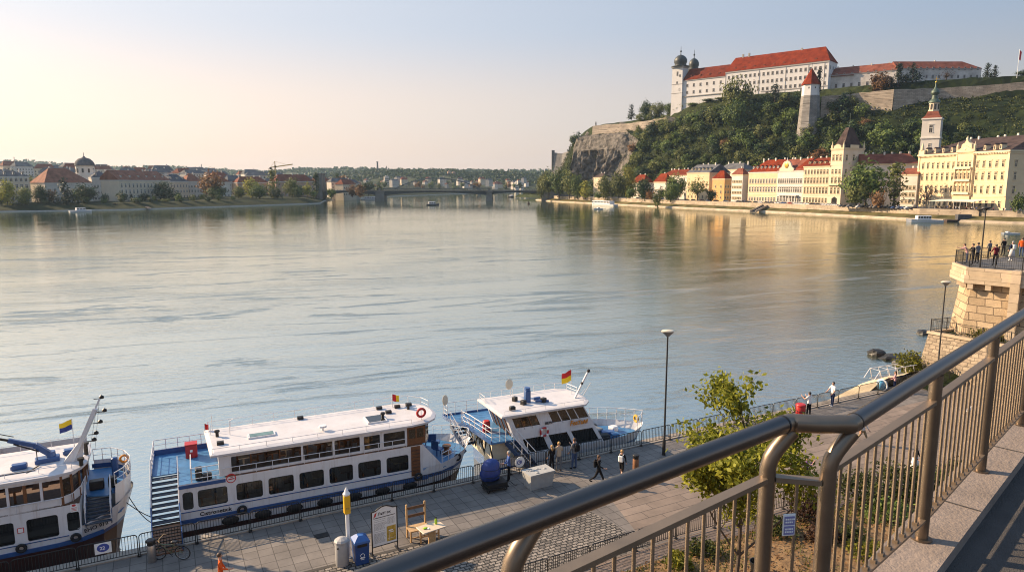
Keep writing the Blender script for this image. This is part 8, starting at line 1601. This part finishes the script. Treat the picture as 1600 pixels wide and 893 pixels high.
span(4, u1 - 4, 4.6, 4.6, 1.5); span(u1 + 4, u2 - 3, 4.8, 4.2, 1.4); span(u2 + 3, BL - 3, 3.4, 3.0, 1.5)
for u, w_ in ((u1, 9.5), (u2, 6)): m = MB(); m.add([(u - w_ / 2 - .6, -7.5, -3), (u + w_ / 2 + .6, -7.5, -3), (u + w_ / 2 + .6, 7.5, -3), (u - w_ / 2 - .6, 7.5, -3), (u - w_ / 2 + .3, -6.4, zd - 2), (u + w_ / 2 - .3, -6.4, zd - 2), (u + w_ / 2 - .3, 6.4, zd - 2), (u - w_ / 2 + .3, 6.4, zd - 2)], [(0, 1, 5, 4), (1, 2, 6, 5), (2, 3, 7, 6), (3, 0, 4, 7), (4, 5, 6, 7)]); pr_ = m.build('pier', 'bridge_stone', br); m = MB(); m.box(u - w_ / 2 - .8, u + w_ / 2 + .8, -7, 7, zd - 2, zd - 1.2); m.build('pier_cap', 'bridge_stone', pr_); m = MB(); m.box(u - 1, u + 1, -6.6, -5.4, zd - 1.2, zd + 2.6); m.build('lamp_pedestal', 'bridge_stone', pr_)
for u, h_ in ((-1, 17), (BL + 2, 17)):
    for y in (-7.4, 4.4): m = MB(); m.add([(u - 3.6, y, -3), (u + 3.6, y, -3), (u + 3.6, y + 3, -3), (u - 3.6, y + 3, -3), (u - 2.4, y + .3, zd + h_), (u + 2.4, y + .3, zd + h_), (u + 2.4, y + 2.7, zd + h_), (u - 2.4, y + 2.7, zd + h_)], [(0, 1, 5, 4), (1, 2, 6, 5), (2, 3, 7, 6), (3, 0, 4, 7), (4, 5, 6, 7)]); py_ = m.build('pylon', 'bridge_stone', br); m = MB(); m.box(u - 2.9, u + 2.9, y - .2, y + 3.2, zd + h_, zd + h_ + 1.2); m.build('pylon_cap', 'bridge_stone', py_)
m = MB(); m.box(-30, -4, -7, 7, -3, zd - .8); m.build('abutment', 'bridge_stone', br); m = MB(); m.box(BL + 5, BL + 32, -7, 7, -3, zd - .8); m.build('abutment', 'bridge_stone', br)
a, b_ = px_pt(618, 1250, 294), px_pt(748, 1290, 294); d_ = b_ - a; ab = thing('arch_bridge', 'distant steel arch bridge behind the road bridge', 'bridge', (a.x, a.y, 0), math.atan2(d_.y, d_.x)); LA = d_.length
for y in (-5, 5):
    m = MB(); ar = [(LA * i / 24, y, 8 + 18 * (1 - (2 * i / 24 - 1) ** 2)) for i in range(25)]; m.tube(ar, .75, 5); m.build('arch', 'bridge_steel', ab)
    for i in range(2, 23): m = MB(); m.bar((ar[i][0], y, 8), ar[i], .35); m.build('hanger', 'bridge_steel', ab)
m = MB(); m.box(-30, LA + 30, -6, 6, 6.6, 8.2); m.build('deck', 'bridge_steel', ab)
for x in (0, LA): m = MB(); m.box(x - 3, x + 3, -6, 6, -4, 6.6); m.build('pier', 'bridge_stone', ab)
# boats of the far river
p = gz(126, 331, -2); small_boat('white motor boat near the left grass bank', p, R(50), 13, 3.8, 2.2, 'white_paint', (-.2, .2, 1.6), 3); p = gz(361, 321.5, -2); small_boat('long low excursion boat at the left bank with dark windows', p, R(42), 28, 5, 2.0, 'white_paint', (-.4, .4, 2.2), 10, 'excursion_boat'); p = gz(676, 320.5, -2); small_boat('dark motor boat driving in the middle of the river', p, R(15), 11, 4, 2.2, 'roof_grey', (-.3, .2, 1.9), 3)
p = gz(799, 308, -2); small_boat('tiny dark boat seen under the bridge on the far water', p, R(60), 12, 4, 2.5, 'roof_dark', (-.2, .2, 2), 2); p = gz(579, 312, -2); small_boat('white boat lying under the left span of the road bridge', p, R(10), 22, 5, 2.5, 'white_paint', (-.3, .3, 2.2), 5, 'excursion_boat'); p = gz(826, 318.5, -2); t = thing('buoy', 'small dark buoy floating right of the river bridge', 'buoy', (p.x, p.y, -2)); m = MB(); m.lathe([(1., -.4), (1.1, .3), (.8, 1.0), (.3, 1.8), (.2, 2.2)], (0, 0, 0), 10); m.build('float', 'roof_dark', t)
# pale stairs on the left bank and a blue tent
for i, (x0, y0, x1, y1) in enumerate(((178, 318, 187, 325), (216, 316, 234, 326))):
    a, b_ = gz(x0, y0, 2.2), gz(x1, y1, -1.4); t = thing('bank_stairs', ['short pale stairs', 'long pale stairs'][i] + ' on the left grass bank', 'stairs', a); m = MB(); d = b_ - a; w_ = V((-d.y, d.x, 0)).normalized() * 1.2
    for q in range(12): c0, c1 = d * (q / 12), d * ((q + 1) / 12); u = V((0, 0, .12)); m.add([c0 - w_ + u, c0 + w_ + u, V((c1.x, c1.y, c0.z)) + w_ + u, V((c1.x, c1.y, c0.z)) - w_ + u, c1 + w_ + u, c1 - w_ + u], [(0, 1, 2, 3), (3, 2, 4, 5)])
    m.build('steps', 'concrete', t)
p = gz(297, 307, 2.6); t = thing('market_tent', 'small bright blue tent on the left bank beneath the beige house', 'tent', p); m = MB(); m.add([(-7, -3, 2.6), (7, -3, 2.6), (7, 3, 2.6), (-7, 3, 2.6), (-6, 0, 4.4), (6, 0, 4.4)], [(0, 1, 5, 4), (1, 2, 5), (2, 3, 4, 5), (3, 0, 4)]); m.build('canopy', 'bag_blue', t)
for x in (-6.8, 6.8):
    for y in (-2.8, 2.8): m = MB(); m.bar((x, y, -.2), (x, y, 2.6), .12); m.build('pole', 'sign_white', t)
# ================================================================== people
def skin_body(nodes, edges, name='body'):
    """nodes: (point, radius); grows one continuous skin over the joints"""
    me = bpy.data.meshes.new(name); me.from_pydata([n[0] for n in nodes], edges, []); o = bpy.data.objects.new(name, me); COL.objects.link(o)
    md = o.modifiers.new('Skin', 'SKIN'); md.use_smooth_shade = True; md.branch_smoothing = .3
    for i, n in enumerate(nodes): r = n[1]; me.skin_vertices[0].data[i].radius = r if isinstance(r, tuple) else (r, r); me.skin_vertices[0].data[i].use_root = (i == 0)
    sb = o.modifiers.new('Sub', 'SUBSURF'); sb.levels = 1; sb.render_levels = 1
    dg = bpy.context.evaluated_depsgraph_get(); dg.update(); m2 = bpy.data.meshes.new_from_object(o.evaluated_get(dg)); bpy.data.objects.remove(o); bpy.data.meshes.remove(me); m2.name = name; return m2
def person(label, loc, face, top='black', legs='jeans', hair='hair_brown', h=1.72, pose='stand', arms=(8, 8), elb=(15, 15), long_hair=False, skirt=None, shorts=False, sleeves=True, bag=None, cap=None, lean=0., group=None, shoes='cloth_black'):
    """face: heading in the quay plane (degrees, 0 = along +x); arms: forward swing left/right; elb: elbow bend"""
    s = h / 1.75; t = thing('person', label, 'person', loc, R(face - 90), group)            # the body faces local +y
    st = dict(stand=(4, -3), walk=(26, -24), sit=(85, 82), stride=(18, -16))[pose]; hipz = .93 if pose != 'sit' else .50
    nd, ed, seg = [], [], []
    def add(p, r, par=None): nd.append((V(p), r)); i = len(nd) - 1; (ed.append((par, i)) if par is not None else None); return i
    ln = math.sin(R(lean)); hip = add((0, 0, hipz), (.155, .115)); w_ = add((0, .03 * ln + .12 * ln, hipz + .18), (.135, .10), hip); ch = add((0, .34 * ln, hipz + .38), (.165, .115), w_); nk = add((0, .50 * ln, hipz + .55), (.058, .055), ch); he = add((0, .56 * ln + .015, hipz + .645), (.076, .088), nk); tp = add((0, .60 * ln + .012, hipz + .76), (.062, .072), he)
    for sx, a, e in ((-1, arms[0], elb[0]), (1, arms[1], elb[1])):
        sh = add((sx * .175, .42 * ln, hipz + .47), .062, ch); a_ = R(a); el = V((sx * .225, .42 * ln, hipz + .47)) + V((0, math.sin(a_), -math.cos(a_))) * .28; i = add(el, .046, sh); b_ = a_ + R(e); wr = el + V((-sx * .03, math.sin(b_), -math.cos(b_))) * .25; j = add(wr, .033, i); hd = wr + V((0, math.sin(b_ + .2), -math.cos(b_ + .2))) * .10; k_ = add(hd, (.026, .040), j); th = add(wr + V((-sx * .035, math.sin(b_) * .05, -math.cos(b_) * .05)), .014, j); fi = add(hd + V((0, math.sin(b_ + .6), -math.cos(b_ + .6))) * .07, (.018, .034), k_)
        seg.append(('arm', sh, i, j, k_))
    for sx, a in ((-1, st[0]), (1, st[1])):
        a_ = R(a); hj = add((sx * .09, 0, hipz - .06), .098, hip); kn = V((sx * .10, 0, hipz - .06)) + V((0, math.sin(a_), -math.cos(a_))) * .42; i = add(kn, .066, hj); b_ = a_ - R(28 if a < -5 else (8 if a > 5 else 0)) if pose != 'sit' else R(5); an = kn + V((0, math.sin(b_), -math.cos(b_))) * .40; j = add(an, .044, i); fz = an + V((0, .05, -.045)); k_ = add(fz, (.040, .036), j); add(fz + V((0, .13, -.01)), (.036, .026), k_)
    me = skin_body([((n[0] * s), tuple(q * s for q in n[1]) if isinstance(n[1], tuple) else n[1] * s) for n in nd], ed)
    z0 = min(v.co.z for v in me.vertices); 
    for v in me.vertices: v.co.z -= z0
    ms = ['skin', 'cloth_' + top, 'cloth_' + legs, shoes]; [me.materials.append(MT[k]) for k in ms]; dz = -z0 / s
    el_ = [nd[q[2]][0] for q in seg]; wr_ = [nd[q[3]][0] for q in seg]
    for p in me.polygons:
        c = p.center / s - V((0, 0, dz)); i = 0; zr = c.z - hipz
        nearhand = any((c - nd[q[4]][0]).length < .13 or (c - nd[q[3]][0]).length < .05 for q in seg); forearm = any((c - (nd[q[2]][0] + nd[q[3]][0]) / 2).length < .17 for q in seg)
        fz = (p.center.z) / s
        if fz < .09: i = 3
        elif nearhand and not zr < -.35: i = 0
        elif forearm and abs(c.x) > .15: i = 1 if sleeves else 0
        elif zr > .535: i = 0
        elif zr > -.02 if pose != 'sit' else zr > .08: i = 1
        elif shorts and fz < .46: i = 0
        else: i = 2
        p.material_index = i
    o = bpy.data.objects.new('body', me); COL.objects.link(o); o.parent = t
    H = (nd[he][0] + V((0, 0, dz))) * s; m = MB(); a = 0
    m.ball((H.x, H.y - .022 * s, H.z + .055 * s), .102 * s, 12, 8, (.92, 1.0, .95)); 
    for i, p in enumerate(m.v):                                       # keep the face free of hair
        q = V(p) - H
        if q.y > .035 * s and q.z < .075 * s: m.v[i] = (p[0], H.y + .03 * s, p[2])
    if long_hair: m.ball((H.x, H.y - .07 * s, H.z - .09 * s), .10 * s, 10, 6, (.9, .55, 1.5))
    m.build('hair', hair, o, smooth=True)
    f = MB(); f.ball((H.x, H.y + .088 * s, H.z + .0 * s), .017 * s, 6, 4, (.8, 1.2, 1.3)); 
    for sx in (-1, 1): f.ball((H.x + sx * .078 * s, H.y, H.z + .005 * s), .022 * s, 6, 4, (.4, .8, 1.2))
    f.build('nose_and_ears', 'skin', o); f = MB()
    for sx in (-1, 1): f.ball((H.x + sx * .032 * s, H.y + .078 * s, H.z + .03 * s), .010 * s, 6, 4)
    f.cbox((H.x, H.y + .084 * s, H.z - .042 * s), (.045 * s, .012 * s, .010 * s)); f.build('eyes_and_mouth', 'hair_black', o)
    if skirt: k = MB(); zb = hipz + dz; k.lathe([(.30, (zb - .62) * s), (.22, (zb - .2) * s), (.16, (zb + .1) * s)], (0, 0, 0), 14, s, s * .8); k.build('skirt', 'cloth_' + skirt, o, smooth=True)
    if cap: k = MB(); k.ball((H.x, H.y, H.z + .075 * s), .112 * s, 12, 6, (1, 1, .7)); k.cbox((H.x, H.y + .12 * s, H.z + .06 * s), (.14 * s, .13 * s, .015 * s)); k.build('cap', 'cloth_' + cap, o)
    if bag: k = MB(); zb = (hipz + dz + .28) * s; k.rbox((0, -.19 * s, zb), (.30 * s, .16 * s, .42 * s), 0, .05); b_ = k.build('backpack', 'cloth_' + bag, o); k = MB(); k.tube([(-.10 * s, -.12 * s, zb + .16), (-.11 * s, .02, zb + .24), (-.10 * s, .12 * s, zb + .05)], .018, 5); k.tube([(.10 * s, -.12 * s, zb + .16), (.11 * s, .02, zb + .24), (.10 * s, .12 * s, zb + .05)], .018, 5); k.build('strap', 'cloth_' + bag, b_)
    return t
qa = 27.5
person('person in a blue patterned jacket and dark trousers standing by the ship stairs', gz(795, 752), qa + 160, 'blue', 'black', 'hair_grey', 1.76, arms=(20, 12), elb=(60, 25))
person('person in black with long light brown hair next to the beige jacket', gz(862, 737), qa + 95, 'black', 'black', 'hair_blond', 1.60, long_hair=True)
person('person in a beige jacket and grey trousers watching the wheelhouse ship', gz(873, 735), qa + 75, 'beige', 'grey', 'hair_blond', 1.72, arms=(25, 20), elb=(70, 60))
person('person in a dark jacket and blue jeans with a black backpack at the barrier', gz(897, 732), qa + 110, 'grey', 'jeans', 'hair_brown', 1.84, bag='black', arms=(10, 30), elb=(20, 70))
person('person all in black with a shoulder bag striding along the quay', gz(935, 756), -20, 'black', 'black', 'hair_brown', 1.72, 'walk', arms=(-20, 25), elb=(25, 50), long_hair=True, bag='black')
person('person in a black and white top and black shorts walking to the steel bin', gz(971, 745), 60, 'black', 'black', 'hair_blond', 1.62, 'stride', shorts=True, bag='white')
person('person in a white shirt and black trousers holding something at the barrier', gz(1263, 650), 120, 'white', 'black', 'hair_black', 1.76, arms=(40, 35), elb=(80, 80), sleeves=False)
person('person in a white t shirt and jeans standing with one arm on the barrier', gz(1300, 634), 200, 'white', 'navy', 'hair_black', 1.82, arms=(15, 30), elb=(30, 20), sleeves=False, shoes='cloth_white')
person('person in khaki trousers walking beneath the bend of the handrail', gz(1347, 692), -50, 'pale', 'khaki', 'hair_brown', 1.74, 'walk', arms=(20, -20))
person('person in purple looking at a phone behind the yellow leafed tree', gz(1259, 752), -35, 'purple', 'black', 'hair_blond', 1.45, arms=(40, 40), elb=(90, 90))
person('person in a black top and wide white skirt near the garden path', gz(1428, 741), -60, 'black', 'pale', 'hair_black', 1.68, skirt='white', arms=(15, 20), elb=(40, 40), long_hair=True)
person('person in a pink white top and dark trousers beside the blue bag', gz(1397, 612), 150, 'pink', 'navy', 'hair_brown', 1.68, long_hair=True, arms=(20, 20), elb=(40, 50))
person('person in a bright orange red jacket at the bottom edge of the quay', gz(347, 927), 20, 'orange', 'jeans', 'hair_brown', 1.74, arms=(8, 18), elb=(25, 60))
# on the bastion
BMX = Matrix.Translation((b0.x, b0.y, 9.258)) @ Matrix.Rotation(bang, 4, 'Z')
def onb(px, py): p = gz(px, py, 9.26); return V((p.x, p.y, 9.258))
person('person in a pink top leaning over the corner railing of the bastion', onb(1510, 411), 160, 'pink', 'jeans', 'hair_brown', 1.68, lean=28, arms=(60, 60), elb=(40, 40))
person('person in black beside the lamp column on the bastion corner', onb(1519, 413.5), 175, 'black', 'black', 'hair_black', 1.80, arms=(25, 25), elb=(60, 60), lean=6)
person('person in grey with dark hair behind the lamp column on the bastion', onb(1526, 411), 100, 'grey', 'black', 'hair_black', 1.78)
person('person in a maroon jacket and black trousers standing on the bastion', onb(1554, 414.5), 80, 'maroon', 'black', 'hair_black', 1.78, arms=(25, 20), elb=(40, 30))
person('person in black at the back railing of the bastion', onb(1567, 399), 90, 'black', 'black', 'hair_black', 1.66)
person('person in a navy top and pale wide skirt on the bastion', onb(1580, 407), 100, 'navy', 'pale', 'hair_grey', 1.74, skirt='pale', bag='white', shoes='cloth_white')
person('person in an orange jacket and blue jeans on the bastion', onb(1595, 401), 60, 'orange', 'jeans', 'hair_brown', 1.80)
person('small person standing at the far railing left of the maroon jacket', onb(1545, 402.5), 100, 'grey', 'black', 'hair_black', 1.6)
dg_ = thing('dog', 'small white dog standing on the brown plaza', 'dog', gz(1513, 646), R(30)); me = skin_body([(V((-.22, 0, .30)), .10), (V((0, 0, .31)), .12), (V((.20, 0, .33)), .115), (V((.33, 0, .45)), .07), (V((.42, 0, .50)), .075), (V((.53, 0, .47)), .038), (V((-.34, 0, .42)), .03), (V((.20, .07, .20)), .042), (V((.19, .07, .03)), .026), (V((.20, -.07, .20)), .042), (V((.22, -.07, .03)), .026), (V((-.24, .08, .20)), .05), (V((-.29, .08, .11)), .028), (V((-.26, .08, .03)), .024), (V((-.24, -.08, .20)), .05), (V((-.29, -.08, .11)), .028), (V((-.26, -.08, .03)), .024)], [(0, 1), (1, 2), (2, 3), (3, 4), (4, 5), (0, 6), (2, 7), (7, 8), (2, 9), (9, 10), (0, 11), (11, 12), (12, 13), (0, 14), (14, 15), (15, 16)])
me.materials.append(MT['cloth_white']); o = bpy.data.objects.new('body', me); COL.objects.link(o); o.parent = dg_
for y in (-.05, .05): m = MB(); m.ball((.40, y, .56), .035, 6, 4, (.6, .5, 1.2)); m.build('ear', 'cloth_black', o)
m = MB(); m.torus((.30, 0, .43), .075, .012, 'X', 12, 5); m.build('collar', 'cloth_black', o)
# strollers on the far promenade, too small to show parts
PM = []
for tp_, lg in (('black', 'navy'), ('white', 'jeans'), ('maroon', 'black'), ('blue', 'khaki')):
    m = MB(); m.k = 0; m.lathe([(.09, 0), (.13, .45), (.17, .85)], (0, 0, 0), 8); m.k = 1; m.lathe([(.18, .84), (.24, 1.2), (.22, 1.42), (.07, 1.5)], (0, 0, 0), 8); m.k = 2; m.ball((0, 0, 1.62), .115, 8, 6); me = bpy.data.meshes.new('person'); me.from_pydata(m.v, [], m.f); [me.materials.append(MT[k]) for k in ('cloth_' + lg, 'cloth_' + tp_, 'skin')]; me.polygons.foreach_set('material_index', m.m); me.update(); PM.append((me, tp_))
for i in range(42):
    px = cr_.uniform(1000, 1440) if i < 26 else cr_.uniform(1480, 1598); P = bankfront(px, cr_.uniform(10.5, 14)) if i < 26 else px_pt(px, lerp(360, 322, (px - 1480) / 120)); me, cl = PM[i % 4]; o = bpy.data.objects.new('person', me); COL.objects.link(o); place(o, (P.x, P.y, 2.81), cr_.uniform(0, 6)); wh = 'behind the river wall before the town houses' if i < 26 else 'near the cafe awning and landing stairs'; tag(o, 'distant stroller with %s top %s' % (cl, wh), 'person', 'strollers in %s %s' % (cl, wh))
